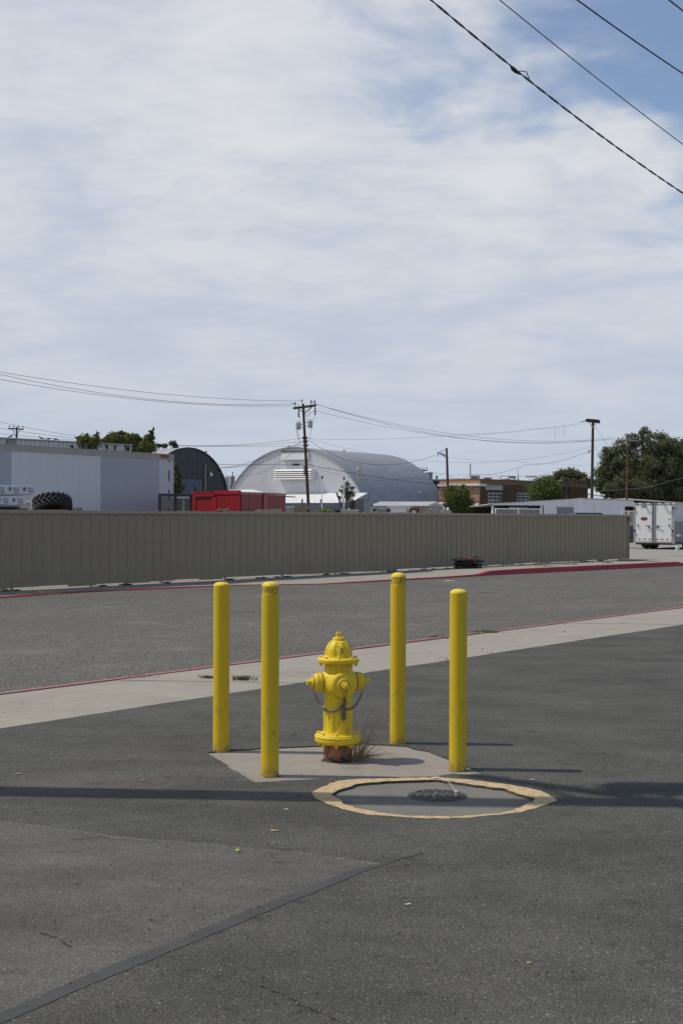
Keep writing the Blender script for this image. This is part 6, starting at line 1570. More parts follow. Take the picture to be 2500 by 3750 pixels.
c = W(*ZL(270, 745), 118.6); t = thing('vent_drum', 'large round white vent drum on the navy building roof', 'vent', c)
MB().lathe(c + Vector((0, .1, 0)), [(.02, -.4), (.30, -.4), (.33, -.35), (.33, .3), (.30, .34), (.26, .35), (.24, .28), (.02, .28)], 28, axis=(.55, -.84, 0), ref=(0, 0, 1)).build('drum', 'lamp_white', t, smooth=40)
MB().bar(c + Vector((.2, 0, -.2)), Vector((c.x + .2, c.y, nz)), .1).build('stand', 'grille_grey', t)
# white mound-like vent in front of the black unit
c = W(*ZS(272, 322), 115.5); t = thing('roof_fan', 'low white rounded fan hood before the black rooftop unit', 'vent', c)
MB().lathe((c.x, c.y, bz_), [(.30, 0), (.30, .12), (.40, .16), (.40, .24), (.28, .34), (.1, .38), (.02, .38)], 22).build('hood', 'lamp_white', t, smooth=40)
MB().lathe((c.x + .55, c.y + .3, bz_), [(.3, 0), (.3, .12), (.34, .15), (.28, .25), (.02, .27)], 20).build('small_hood', 'lamp_white', t, smooth=40)
p = W(*ZS(453, 150), 118); t = thing('roof_antenna', 'thin upright antenna on the brick shop roof', 'antenna', Vector((p.x, p.y, bz_)))
MB().cyl((p.x, p.y, bz_), p, .035, .02, 8).build('mast', 'grille_grey', t); MB().cyl((p.x, p.y, bz_), (p.x, p.y, bz_ + .3), .07, n=8).build('mount', 'grille_grey', t)
# white corrugated shed with carport
HA = W(*ZS(85, 651), 93); HP = W(*ZS(1370, 575), 96); HF = Fr((HA.x, HA.y), (HP.x - HA.x, HP.y - HA.y))
aL, zL_ = HF.at(*ZS(85, 652)); aP, zP = HF.at(*ZS(1370, 575)); aW0, _ = HF.at(*ZS(795, 640)); aR, zR = HF.at(*ZC(1172, 664)); aR2, zR2 = HF.at(*ZC(1252, 668))
def sh_top(a): return zL_ + (zP - zL_) * (a - aL) / (aP - aL) if a < aP else zP + (zR2 - zP) * (a - aP) / (aR2 - aP)
shed = thing('corrugated_shed', 'white corrugated metal shed with open carport behind the right of the fence', 'shed', HF.p((aL + aR2) / 2, -4, 0))
zcar = HF.at(*ZS(700, 676))[1]
x = aL; zz_b = 0
while x < aR2 - .02:
    x1 = min(x + .66, aR2); mb = MB(); q = x; k = 0
    bot = HF.at(*ZS(500, 668))[1] if x < aW0 - .3 else (-.1 if x < aR - .3 else HF.at(*ZC(1200, 705))[1])
    while q < x1 - 1e-4:
        q1 = min(q + .055, x1); ya, yb = (0, .028) if k % 2 == 0 else (.028, 0)
        mb.quad(HF.p(q, ya, min(bot, sh_top(q) - .05)), HF.p(q1, yb, min(bot, sh_top(q1) - .05)), HF.p(q1, yb, sh_top(q1)), HF.p(q, ya, sh_top(q))); q = q1; k += 1
    mb.build('wall_sheet', 'white_shed', shed); x = x1
dp = 9.0
mb = MB(); mb.prism([HF.p(aL - .2, .06, zL_ + .01), HF.p(aP, .06, zP + .01), HF.p(aP, -dp, zP - .6), HF.p(aL - .2, -dp, zL_ - .6)], (0, 0, .03)); mb.build('roof', 'white_roof', shed)
pR = W(2700, 1834, 96); zR3 = HF.at(2500, 1834.5)[1]
mb = MB(); mb.prism([HF.p(aP + .004, .06, zP + .01), HF.p(aR2 + .0, .06, zR2 + .01), HF.p(aR2 + 6, .06, zR2 - .25), HF.p(aR2 + 6, -dp, zR2 + .25), HF.p(aP + .004, -dp, zP - .35)], (0, 0, .05)); mb.build('roof', 'sign_grey', shed)
mb = MB(); HF.box(mb, aL, aR2 + 5.5, -dp, -dp + .1, 0, zL_ - .05); mb.build('rear_wall', 'grille_grey', shed)
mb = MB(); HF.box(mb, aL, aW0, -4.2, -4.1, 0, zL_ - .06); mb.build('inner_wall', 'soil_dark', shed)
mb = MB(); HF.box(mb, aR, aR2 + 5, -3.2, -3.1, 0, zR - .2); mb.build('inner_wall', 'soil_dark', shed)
for a in (aL + .05, aW0, aR, aR2 + 4):
    mb = MB(); HF.box(mb, a - .05, a + .05, -.12, -.005, 0, sh_top(a) - .12); mb.build('post', 'white_shed', shed)
mb = MB(); HF.box(mb, aW0 - 2.0, aW0 - .5, -.9, -.85, zL_ - .25, zL_ - .18); mb.build('hanging_pipe', 'steel_box', shed)
a0, zt = HF.at(*ZS(1005, 694)); a1, _ = HF.at(*ZS(1238, 694)); _, zb = HF.at(*ZS(1005, 800))
mb = MB(); HF.box(mb, a0, a1, .032, .06, zb - .4, zt); mb.build('window_board', 'grille_grey', shed)
for a in (a0 - .06, a1 + .06):
    mb = MB(); HF.box(mb, a - .035, a + .035, .032, .07, zb - .4, zt + (.35 if a < a0 else 0)); mb.build('batten', 'white_paint', shed)
def chainlink(A, B, zt, label, d_post):
    fr = Fr(A, B - A); L = (B - A).to_2d().length; t = thing('chain_link_fence', label, 'fence', (A.x, A.y, 0))
    for a in d_post: MB().cyl(fr.p(L * a, 0, 0), fr.p(L * a, 0, zt + .06), .045, n=8).build('post', 'white_paint', t, smooth=40)
    MB().cyl(fr.p(0, 0, zt), fr.p(L, 0, zt), .035, n=8).build('top_rail', 'white_paint', t, smooth=40)
    mb = MB(); diag(fr, mb, 0, L, zt - 1.3, zt - .03, .13, .012); stuff(mb.build('wire_mesh', 'steel_box', t))
A = W(*ZS(130, 708), 91.5); B = W(*ZS(778, 735), 94); chainlink(A, Vector((B.x, B.y, A.z)), (A.z + B.z) / 2, 'white railed chain link fence across the open carport', (0, .5, 1))
A = W(*ZC(1177, 736), 92); B = W(*ZC(1262, 738), 93); chainlink(A, B, A.z, 'chain link fence section left of the white enclosed trailer', (0, .5, 1))
# low white roof behind the right pole
A = W(*ZC(955, 612), 128); B = W(*ZC(1092, 655), 128); t = thing('white_house', 'low white roofed building half hidden behind the right pole and big tree', 'building', (A.x, 129, 0))
f = Fr((A.x, 128), (1, .2)); L = B.x - A.x + 2
mb = MB(); f.box(mb, -.6, L, -6, 0, 0, B.z - .1); mb.build('wall', 'old_wood', t)
mb = MB(); mb.prism([f.p(-1, .4, B.z + .45), f.p(L, .4, B.z - .2), f.p(L, -4, B.z + .55), f.p(-1, -4, B.z + 1.15)], (0, 0, .12)); mb.build('roof', 'white_roof', t)

# ================================================================== vehicles at right
pz_ = W(2200, 1874, 79).z; fx = W(2322, 1905, 79).x
vehicle('pickup_truck', 'dark blue pickup truck whose roof shows above the right end of the fence', (fx - 2.7, 79.3, -.06), R(4), 'car_blue', 5.4, 1.95,
        [(-2.7, .5), (-2.65, 1.25), (1.15, 1.28), (2.45, 1.22), (2.7, 1.05), (2.7, .5)], [(-.95, 1.24), (1.45, 1.24), (.75, pz_), (-.75, pz_)], .40, (-1.65, 1.75))
# enclosed cargo trailer
eL = W(2318.6, 1842, 77.0); eR = W(2468.7, 1842, 75.9); EF = Fr(eL, eR - eL); el = (eR - eL).to_2d().length; ez1 = eR.z; ez0 = W(2400, 1988, 76.4).z
tr_ = thing('cargo_trailer', 'white enclosed cargo trailer with two rear doors parked beyond the fence end', 'trailer', EF.p(el / 2, -3, 0))
q = lambda x: el * (x - 275) / (1345 - 275)
def ze(y): return EF.at(2393, 1820 + y / 7.127)[1]
mb = MB(); EF.box(mb, .02, el - .02, -6.0, -.02, ez0 + .08, ez1 - .03); mb.build('box_body', 'white_paint', tr_)
mb = MB(); EF.box(mb, 0, q(330), -.06, .02, ze(1200), ze(205)); mb.build('corner_post', 'steel_box', tr_, bevel=.01, seg=1)
mb = MB(); EF.box(mb, q(1275), el, -.06, .02, ze(1215), ze(215)); mb.build('corner_post', 'steel_box', tr_, bevel=.01, seg=1)
mb = MB(); EF.box(mb, -.01, el + .01, -.10, .04, ze(185), ez1); mb.build('top_cap', 'white_paint', tr_, bevel=.02)
mb = MB(); EF.box(mb, q(330), q(1275), -.03, .03, ze(212), ze(187)); mb.build('header_bar', 'steel_box', tr_)
mb = MB(); EF.box(mb, 0, el, -.06, .03, ze(1200), ze(1172)); mb.build('sill_bar', 'steel_box', tr_)
for x0, x1 in ((335, 752), (850, 1270)):
    mb = MB(); EF.box(mb, q(x0), q(x1), -.02, .025, ze(1165), ze(216)); d_ = mb.build('rear_door', 'white_paint', tr_, bevel=.008, seg=1)
    lft = x0 < 500
    for k in range(3):
        xx = (x0 + 65 + 136 * k) if lft else (x0 + 10 + 136 * k); mb = MB(); EF.box(mb, q(xx), q(xx + 64), .0265, .034, ze(1113), ze(1090)); mb.build('reflector', 'tail_red', d_)
    hx = 687 if lft else 903
    mb = MB(); EF.box(mb, q(hx - 14), q(hx + 16), .027, .07, ze(818), ze(740)); mb.build('door_handle', 'black_plastic', d_, bevel=.01, seg=1)
    sx_ = -1 if lft else 1; MB().bar(EF.p(q(hx), .085, ze(762)), EF.p(q(hx + sx_ * 92), .10, ze(757 if lft else 764)), .035).build('lever', 'black_plastic', d_)
    hx2 = 392 if lft else 1206; mb = MB(); EF.box(mb, q(hx2 - 7), q(hx2 + 7), .027, .09, ze(775), ze(710)); mb.build('hold_back', 'black_plastic', d_)
    bx = 772 if lft else 832
    MB().cyl(EF.p(q(bx), .05, ze(1180)), EF.p(q(bx), .05, ze(170)), .022, n=10).build('lock_bar', 'chrome', tr_, smooth=40)
    for yy in (245, 770, 1140): mb = MB(); EF.box(mb, q(bx - 22), q(bx + 22), .031, .08, ze(yy + 14), ze(yy - 14)); mb.build('bar_guide', 'steel_box', tr_)
    ex = 330 if lft else 1265
    for yy in (390, 975): mb = MB(); EF.box(mb, q(ex - 12), q(ex + 22), .031, .06, ze(yy + 28), ze(yy - 28)); mb.build('hinge', 'chrome', tr_)
    for yy in (245, 830): 
        lx = 300 if lft else 1295
        mb = MB(); EF.box(mb, q(lx - 14), q(lx + 12), .021, .06, ze(yy + 85), ze(yy + 8)); li = mb.build('tail_light', 'tail_red', tr_, bevel=.01, seg=1)
        mb = MB(); EF.box(mb, q(lx - 17), q(lx + 15), .021, .065, ze(yy + 6), ze(yy - 8)); mb.build('light_cap', 'white_paint', li)
    for lx in ((355, 735) if lft else (868, 1243)): MB().lathe(EF.p(q(lx), .03, ze(172)), [(.045, 0), (.045, .03), (.02, .045)], 10, axis=EF.n, ref=(0, 0, 1)).build('marker_light', 'screw_dark', tr_)
mb = MB(); EF.box(mb, q(754), q(848), -.03, .01, ze(1165), ze(214)); mb.build('door_gap', 'screw_dark', tr_)
mb = MB(); EF.box(mb, q(776), q(792), .012, .03, ze(1165), ze(214)); EF.box(mb, q(806), q(826), .012, .03, ze(1165), ze(214)); mb.split('edge_strip', 'steel_box', tr_)
MB().lathe(EF.p(q(798), .02, ze(178)), [(.06, 0), (.06, .04), (.02, .06)], 12, axis=EF.n, ref=(0, 0, 1)).build('marker_light', 'screw_dark', tr_)
for (x, y, w) in ((540, 140, 1), (1046, 165, 1)):
    mb = MB(); EF.box(mb, q(x) - .07, q(x) + .07, .02, .20, ez1 - .02, ez1 + .06); mb.build('flood_lamp', 'black_plastic', tr_, bevel=.01, seg=1)
def oval(cx, cz, ra, rb, b0, b1, mat, name, par):
    mb = MB(); mb.prism([EF.p(cx + ra * math.cos(2 * math.pi * i / 28), b0, cz + rb * math.sin(2 * math.pi * i / 28)) for i in range(28)], EF.n * (b1 - b0)); return mb.build(name, mat, par)
ocx, ocz = q(554), ze(570); oval(ocx, ocz, q(650) - ocx, ze(520) - ocz, .0265, .030, 'amber_ring', 'badge_rim', tr_); oval(ocx, ocz, (q(650) - ocx) * .93, (ze(520) - ocz) * .9, .031, .034, 'badge_brown', 'badge', tr_)
mb = MB(); EF.box(mb, ocx - .13, ocx + .12, .035, .037, ocz - .02, ocz + .01); EF.box(mb, ocx - .05, ocx + .1, .035, .037, ocz + .02, ocz + .035); mb.split('badge_print', 'tail_red', tr_)
mb = MB(); EF.box(mb, q(480), q(615), .0265, .030, ze(290), ze(222)); st_ = mb.build('sticker', 'sign_grey', tr_)
mb = MB(); EF.box(mb, q(485), q(508), .0305, .032, ze(278), ze(245)); EF.box(mb, q(510), q(610), .0305, .032, ze(238), ze(228)); EF.box(mb, q(525), q(600), .0305, .032, ze(262), ze(252)); mb.split('print', 'print_blue', st_)
mb = MB(); mb.prism([EF.p(q(x), .0265, ze(y)) for x, y in ((1178, 585), (1195, 566), (1215, 572), (1252, 566), (1248, 578), (1218, 596), (1190, 600))], EF.n * .003); mb.build('decal', 'grille_grey', tr_)
# right side of the trailer
SFr = Fr(EF.p(el, 0, 0), -EF.n); 
mb = MB(); SFr.box(mb, .02, 6.0, -.018, .004, ez0 + .1, ez1 - .1); mb.build('side_panel', 'van_pale', tr_)
mb = MB(); SFr.box(mb, -.01, 6.0, -.02, .03, ez1 - .12, ez1 - .01); mb.build('side_rail', 'steel_box', tr_)
mb = MB(); SFr.box(mb, .03, 6.0, .0045, .012, ez0 + .1, ze(635)); mb.build('tread_plate', 'grille_grey', tr_)
mb = MB()
for i in range(12):
    for j in range(16): mb.obox(SFr.p(.12 + i * .14, .013, ez0 + .16 + j * .085), SFr.u * .028, SFr.n * .003, Vector((0, 0, .009)))
stuff(mb.build('tread_pattern', 'steel_box', tr_))
MB().tube([SFr.p(a, .006, ze(y)) for a, y in ((.20, 268), (.12, 262), (.10, 285), (.18, 296), (.18, 318), (.09, 318))] + [SFr.p(.24, .006, ze(302)), SFr.p(.36, .006, ze(296)), SFr.p(.55, .006, ze(298))], .012, 4).build('script_mark', 'print_blue', tr_)
mb = MB(); SFr.box(mb, .10, .62, .013, .16, ze(1032), ze(965)); mb.build('side_box', 'white_paint', tr_, bevel=.03)
mb = MB(); EF.box(mb, .1, el - .1, -5.9, -.1, ez0 - .1, ez0 + .07); mb.build('chassis', 'black_steel', tr_)
for b in (-2.6, -3.5):
    for a in (.15, el - .15): wheel(tr_, EF.p(a, b, .28), EF.u, .34, .24, 'steel_box')
# twin tyres seen under the middle belong to a flat dolly behind
dl_ = thing('wheel_dolly', 'low black dolly with twin tyres under the cargo trailer', 'dolly', W(2380, 2005, 76.9))
c = W(*ZE(690, 1300), 78.2)
for xx in (610, 775): wheel(dl_, Vector((W(*ZE(xx, 1300), 78.2).x, 78.2, .26)), (.25, 1, 0), .33, .24)
mb = MB(); mb.bar(Vector((W(*ZE(500, 1300), 78.2).x, 78.2, .34)), Vector((W(*ZE(900, 1300), 78.2).x, 78.2, .34)), .12); mb.build('axle_beam', 'black_steel', dl_)
# bucket
c = G(*ZE(1416, 1412), -.06); t = thing('bucket', 'white lidded plastic bucket on the gravel by the brown fence piece', 'bucket', c); br_ = 15.5 / 2 * c.y / F
MB().lathe(c, [(br_ * .84, 0), (br_ * .88, .01), (br_ * .97, .19), (br_ * 1.0, .20), (br_ * 1.0, .215), (br_ * .96, .22)], 24).build('pail', 'white_paint', t, smooth=40)
MB().lathe(c, [(br_ * 1.04, .205), (br_ * 1.05, .225), (br_ * 1.0, .245), (.02, .24)], 24).build('lid', 'lamp_white', t, smooth=40)
MB().obox(c + Vector((0, -br_ * .96, .10)), (.04, 0, 0), (0, .006, 0), (0, 0, .03)).build('print_patch', 'grille_grey', t)

# ================================================================== poles and wires
def cable(pts, r, label, sag=0.0, mat='cable_black', n=24, group=None):
    path = []
    for a, b in zip(pts, pts[1:]):
        for i in range(n):
            q = i / n; path.append(a.lerp(b, q) - Vector((0, 0, sag * 4 * q * (1 - q))))
    path.append(pts[-1])
    return tag(MB().tube(path, r * .72, 5).build('utility_cable', mat, smooth=60), label, 'cable', group)
# main pole with two transformers
mt = W(*ZP(478, 205), 90); mbm = W(*ZP(585, 2240), 90)
d_ = (mt - mbm); foot = mbm - d_ * ((mbm.z + .2) / d_.z)
mp = thing('utility_pole', 'leaning dark utility pole with two grey transformers in front of the silver arch', 'utility pole', Vector((foot.x, foot.y, 0)))
pole_parts(mp, foot, mt, .112, .075)
cA_, cB_ = W(*ZP(290, 300), 90.2), W(*ZP(730, 243), 89.6)
MB().bar(cA_ + Vector((0, -.18, 0)), cB_ + Vector((0, -.18, 0)), .12, .14).build('crossarm', 'pole_wood', mp)
MB().bar(W(*ZP(515, 388), 89.7), W(*ZP(645, 275), 89.6), .05).build('brace', 'pole_wood', mp); MB().bar(W(*ZP(460, 360), 89.8), W(*ZP(380, 295), 89.9), .05).build('brace', 'grille_grey', mp)
for x, y in ((320, 265), (635, 225), (705, 225), (458, 190)):
    insulator(MB(), W(*ZP(x, y), 89.6), .30 if x != 458 else .24, .055).build('insulator', 'porcelain', mp, smooth=50)
for x, y in ((392, 365), (715, 320)):
    MB().lathe(W(*ZP(x, y), 89.5) - Vector((0, 0, .35)), [(.02, 0), (.06, .04), (.035, .12), (.065, .2), (.035, .3), (.055, .4), (.02, .5)], 10).build('cutout', 'porcelain', mp, smooth=50)
for x, y, s_ in ((390, 712, 1), (618, 680, -1)):
    c = W(*ZP(x, y), 89.7); rr_ = 46 / 5.345 * 89.7 / F; hh = (140 / 5.345) * 89.7 / F
    transformer(mp, c, rr_, hh, (s_, .3, 0))
for pts in (((330, 190), (262, 200), (258, 245)), ((345, 195), (420, 262), (455, 290)), ((640, 165), (690, 180), (710, 205)), ((330, 250), (380, 300), (395, 350), (380, 395), (420, 470), (425, 510)), ((715, 345), (690, 350), (630, 380), (600, 420), (575, 475)),
            ((340, 590), (345, 690), (375, 870), (420, 930)), ((380, 715), (385, 790), (405, 900), (425, 935)), ((635, 690), (630, 770), (605, 885))):
    MB().tube([W(*ZP(x, y), 89.5) for x, y in pts], .012, 5).build('lead', 'cable_black', mp, smooth=60)
for y in (875, 945, 1022):
    for dxp in (-28, 42):
        MB().lathe(W(*ZP(508 + (y - 875) * .1 + dxp, y), 89.8) - Vector((0, 0, .08)), [(.03, 0), (.07, .02), (.045, .08), (.07, .14), (.03, .16)], 8).build('spool_insulator', 'porcelain', mp, smooth=50)
mb = MB(); mb.obox(W(*ZP(505, 1510), 89.7), (.05, 0, 0), (0, .06, 0), (0, 0, .32)); mb.build('meter_box', 'grille_grey', mp)
# cables from the main pole
def Zc(z, pts, ds): return [W(*z(*p), d) for p, d in zip(pts, ds)]
c_ = ZP
cable([W(-900, 1268, 54), W(0, 1362, 66), W(*ZP(458, 150), 89.6)], .014, 'highest primary wire running left from the transformer pole', .35)
cable([W(-900, 1270, 54), W(0, 1371, 66), W(*ZP(320, 200), 89.6)], .014, 'second primary wire running left from the transformer pole', .55)
cable([W(-900, 1296, 54), W(0, 1389, 66), W(*ZP(255, 245), 89.7)], .014, 'third primary wire running left from the transformer pole', .42)
RPt = W(*ZC(992, 152), 97); RPb = W(*ZC(985, 650), 97)
cable([W(*ZP(458, 150), 89.6), W(*ZP(635, 190), 89.6), W(2170, 1610, 112)], .014, 'upper primary wire sagging right from the transformer pole', .9)
cable([W(*ZP(710, 205), 89.6), W(2240, 1603, 112)], .014, 'middle primary wire sagging right from the transformer pole', 1.25)
cable([W(*ZP(510, 297), 90), W(*ZP(725, 345), 89.8), W(2260, 1606, 112)], .012, 'lower primary wire sagging right from the transformer pole', 1.0)
cable([W(-900, 1470, 58), W(0, 1545, 70), W(*ZP(480, 875), 89.8)], .011, 'thin line from the left edge to the pole above the silver arch', .8)
cable([W(-900, 1505, 58), W(0, 1568, 72), W(*ZP(480, 945), 89.8)], .011, 'second thin line from the left edge over the trees to the pole', .55)
cable([W(-900, 1535, 60), W(0, 1588, 74), W(*ZP(480, 1022), 89.8)], .011, 'third thin line from the left edge over the birds to the pole', .3)
cable([W(*ZP(560, 880), 89.8), W(*ZC(985, 325), 97)], .008, 'thin line from the transformer pole to the right pole', 1.3, 'cable_grey')
cable([W(*ZP(1069 - 490, 905), 89.7), W(*ZB(860, 525), 93), W(*ZB(1180, 555), 96), W(*ZB(1465, 490), 99)], .016, 'sagging service line from the pole across the silver roof to the street lamp', .12)
for k, (e, d, lab) in enumerate((((1600 / 1, 0), 0, ''),)): pass
cable([W(*ZP(435, 945), 89.6), W(*ZB(250, 525), 88), W(*ZQ(1440, 452), 86)], .016, 'twisted service line from the pole down left past the dark arch, upper', .12)
cable([W(*ZP(455, 955), 89.6), W(*ZB(230, 560), 88), W(*ZQ(1100, 435), 84), W(*ZQ(1008, 410), 80)], .016, 'service line from the pole to the dark arch, middle', .14)
cable([W(*ZP(465, 970), 89.6), W(*ZB(330, 595), 88), W(*ZB(130, 632), 88), W(*ZQ(1450, 495), 90)], .013, 'drooping service line from the pole to the left end of the silver arch', .12)
cable([W(*ZQ(1050, 412), 80), W(*ZP(0, 1390), 89.4), W(*ZP(490, 1388), 89.6)], .018, 'thick level telephone line ending at the pole with a black closure', .05)
cl = cable([W(*ZP(245, 1388), 89.4), W(*ZP(285, 1392), 89.4)], .02, 'short fitting left of the black closure on the telephone line')
tag(MB().lathe(W(*ZP(278, 1397), 89.4), [(.02, 0), (.05, .02), (.055, .04), (.055, .36), (.05, .39), (.02, .41)], 12, axis=(1, 0, -.01), ref=(0, 0, 1)).build('cable_closure', 'cable_black', smooth=40), 'black cylindrical splice closure hanging on the telephone line left of the pole', 'cable closure')
cable([W(*ZP(575, 1388), 89.6), W(*ZB(760, 585), 92), W(*ZB(1120, 648), 98), W(*ZB(1390, 680), 103), W(*ZL(1250, 945), 108), W(*ZS(115, 385), 109.5), W(*ZS(690, 350), 115)], .022, 'thick telephone line running right from the pole to the brick shop', .04)
cable([W(*ZP(600, 1395), 89.6), W(*ZB(820, 625), 93), W(*ZB(1000, 655), 97), W(*ZB(1180, 655), 99), W(*ZB(1480, 605), 99)], .010, 'thinner line under the telephone line towards the street lamp pole', .1, 'cable_grey')
# street lamp pole
lt = W(*ZL(702, 212), 99); lb = W(*ZL(735, 1200), 99); dd = lt - lb; ft = lb - dd * ((lb.z + .2) / dd.z)
lp_ = thing('street_lamp', 'wooden street lamp pole with white bell lamp on a curved arm', 'street lamp', (ft.x, ft.y, 0))
pole_parts(lp_, ft, lt, .10, .075)
MB().tube([W(*ZL(692, 372), 98.8), W(*ZL(625, 338), 98.7), W(*ZL(560, 308), 98.6), W(*ZL(520, 306), 98.6)], [.09, .08, .06, .05], 8).build('arm', 'steel_box', lp_, smooth=40)
c = W(*ZL(517, 374), 98.6); k_ = 98.6 / F / 5.227
MB().lathe(c, [(34 * k_, 0), (36 * k_, 4 * k_), (30 * k_, 14 * k_), (26 * k_, 45 * k_), (16 * k_, 66 * k_), (.02, 70 * k_)], 20).build('lamp_shade', 'lamp_white', lp_, smooth=40)
MB().lathe(c, [(.02, .02), (26 * k_, .02), (26 * k_, .05), (.02, .06)], 16).build('lamp_glass', 'grille_grey', lp_)
for pts in (((545, 300), (610, 262), (680, 240)), ((580, 308), (630, 262), (660, 300))): MB().tube([W(*ZL(x, y), 98.7) for x, y in pts], .012, 5).build('lead', 'cable_black', lp_)
cable([W(*ZL(747, 750), 98.9), W(*ZL(1160, 722), 102), W(*ZC(560, 440), 100), W(*ZC(980, 348), 97)], .016, 'rising line from the street lamp pole to the right pole', .25)
cable([W(*ZL(690, 680), 98.9), W(*ZL(430, 718), 104), W(*ZB(1180, 658), 102)], .010, 'short line from the street lamp pole to the silver roof', .1, 'cable_grey')
cable([W(*ZL(750, 390), 98.9), W(*ZC(500, 415), 108), W(*ZC(790, 433), 110), W(*ZC(985, 437), 112)], .007, 'faint thin line crossing behind the street lamp to the right pole', .1, 'cable_grey')
cable([W(*ZL(440, 690), 120), W(*ZL(1160, 712), 135), W(*ZS(1130, 245), 140)], .012, 'low line over the brick roof towards the far tree', .1, 'cable_grey')
cable([W(*ZL(0, 800), 101), W(*ZL(560, 800), 116), W(*ZL(1400, 772), 118), W(*ZS(560, 245), 118), W(*ZS(1040, 225), 122)], .014, 'line running just above the rooftop units', .05)
# right pole
dd = RPt - RPb; ft = RPb - dd * ((RPb.z + .2) / dd.z)
rp = thing('utility_pole', 'tall dark pole with short crossarm in front of the big tree', 'utility pole', (ft.x, ft.y, 0)); pole_parts(rp, ft, RPt, .115, .085)
MB().bar(W(*ZC(947, 156), 96.7), W(*ZC(1036, 166), 96.9), .12, .20).build('crossarm', 'pole_wood', rp); MB().bar(W(*ZC(955, 153), 97.3), W(*ZC(1030, 160), 97.3), .12, .18).build('crossarm', 'pole_wood', rp)
for x in (968, 1012): MB().bar(W(*ZC(990, 200), 96.7), W(*ZC(x, 170), 96.7), .05).build('brace', 'steel_box', rp)
for pts in (((947, 156), (930, 163), (915, 166)), ((960, 345), (975, 350), (970, 362), (958, 358))): MB().tube([W(*ZC(x, y), 96.6) for x, y in pts], .03, 6).build('fitting', 'porcelain', rp, smooth=50)
cable([W(*ZC(915, 166), 96.6), W(*ZC(815, 187), 96.5), W(*ZC(600, 212), 96), W(*ZC(200, 245), 95), W(*ZB(1020, 385), 93), W(*ZP(560, 885), 89.8)], .009, 'long thin line from the right pole down to the transformer pole', .05, 'cable_grey')
cable([W(*ZC(945, 175), 96.6), W(*ZC(640, 213), 96), W(*ZC(200, 252), 95)], .007, 'faint line under the long thin line from the right pole', .05, 'cable_grey')
for x0, y0, x1, y1, lab in ((752, 205, 746, 272, 'left'), (808, 187, 804, 264, 'right')): cable([W(*ZC(x0, y0), 96.5), W(*ZC(x0 + 2, (y0 + y1) / 2), 98), W(*ZC(x1, y1), 101)], .01, lab + ' short jumper wire joining two lines left of the right pole', .0, 'cable_grey', 6)
cable([W(*ZC(1000, 185), 97), W(*ZC(1045, 255), 98.5), W(*ZC(1092, 330), 100)], .012, 'guy wire running down right from the top of the right pole', .0, 'cable_grey', 6)
cable([W(*ZC(997, 322), 97), W(*ZC(1060, 395), 100)], .010, 'short lower guy wire right of the right pole', .0, 'cable_grey', 6)
# brownish pole in front of the tree
bt_ = W(*ZC(1214, 280), 100); bb_ = W(*ZC(1208, 655), 100); dd = bt_ - bb_; ft = bb_ - dd * ((bb_.z + .2) / dd.z)
bp = thing('utility_pole', 'rusty brown utility pole standing in front of the big right tree', 'utility pole', (ft.x, ft.y, 0)); pole_parts(bp, ft, bt_, .09, .07, 'pole_brown')
MB().bar(W(*ZC(1150, 282), 99.8), W(*ZC(1278, 286), 99.8), .10, .12).build('crossarm', 'grille_grey', bp)
for x in (1155, 1180, 1250, 1272): insulator(MB(), W(*ZC(x, 281), 99.8), .22, .07).build('insulator', 'porcelain', bp, smooth=50)
MB().tube([W(*ZC(1195, 305), 99.8), W(*ZC(1212, 318), 99.8), W(*ZC(1225, 305), 99.8)], .03, 6).build('brace', 'steel_box', bp)
cable([W(*ZC(1045, 600), 98), W(*ZC(1200, 592), 99.8), W(*ZC(1330, 582), 101), W(*ZC(1470, 545), 102), W(*ZC(1600, 505), 103)], .013, 'pale line crossing the big tree behind the brown pole', .05, 'steel_box')
cable([W(*ZC(1278, 284), 99.8), W(*ZC(1420, 315), 101), W(*ZC(1600, 335), 103)], .010, 'thin line from the brown pole across the upper tree', .1, 'cable_grey')
# far small poles
def far_pole(x, y0, y1, zoom, d, r, arm, label):
    t_ = W(*zoom(x, y0), d); t = thing('utility_pole', label, 'utility pole', (t_.x, d, 0)); MB().tube([(t_.x, d, -.2), (t_.x, d, t_.z)], [r * 1.2, r], 10).build('pole', 'pole_wood', t, smooth=50)
    if arm:
        a, b, ya, yb = arm; MB().bar(W(*zoom(a, ya), d - .15), W(*zoom(b, yb), d - .15), .12, .14).build('crossarm', 'pole_wood', t)
        for q in (.05, .35, .65, .95): insulator(MB(), W(*zoom(a, ya), d - .15).lerp(W(*zoom(b, yb), d - .15), q) + Vector((0, 0, .06)), .28, .09).build('insulator', 'porcelain', t)
        m_ = (a + b) / 2
        for q in (.25, .75): MB().bar(W(*zoom(m_, (ya + yb) / 2), d - .15) - Vector((0, 0, .9)), W(*zoom(a, ya), d - .15).lerp(W(*zoom(b, yb), d - .15), q), .05).build('brace', 'pole_wood', t)
    return t
far_pole(115, 394, 475, ZA, 150, .09, (60, 162, 404, 410), 'far crossarm pole rising above the white roof at left')
far_pole(236, 622, 800, ZL, 160, .08, (132, 336, 646, 638), 'far pole with crossarm peeping out behind the silver roof')
far_pole(1157, 512, 806, ZL, 150, .05, None, 'dark plain far pole above the brick parapet')
far_pole(1133, 142, 290, ZS, 150, .05, None, 'far pole top in front of the distant tree')
far_pole(1319, 292, 520, ZQ, 125, .07, None, 'stub pole behind the dark arched building')
far_pole(471, 1650 - 1650 + 60, 110, lambda x, y: (545 + (x - 471) * .2, 1700 + y), 130, .1, None, 'hidden stub pole') if False else None
t_ = W(*ZQ(1438, 448), 122)
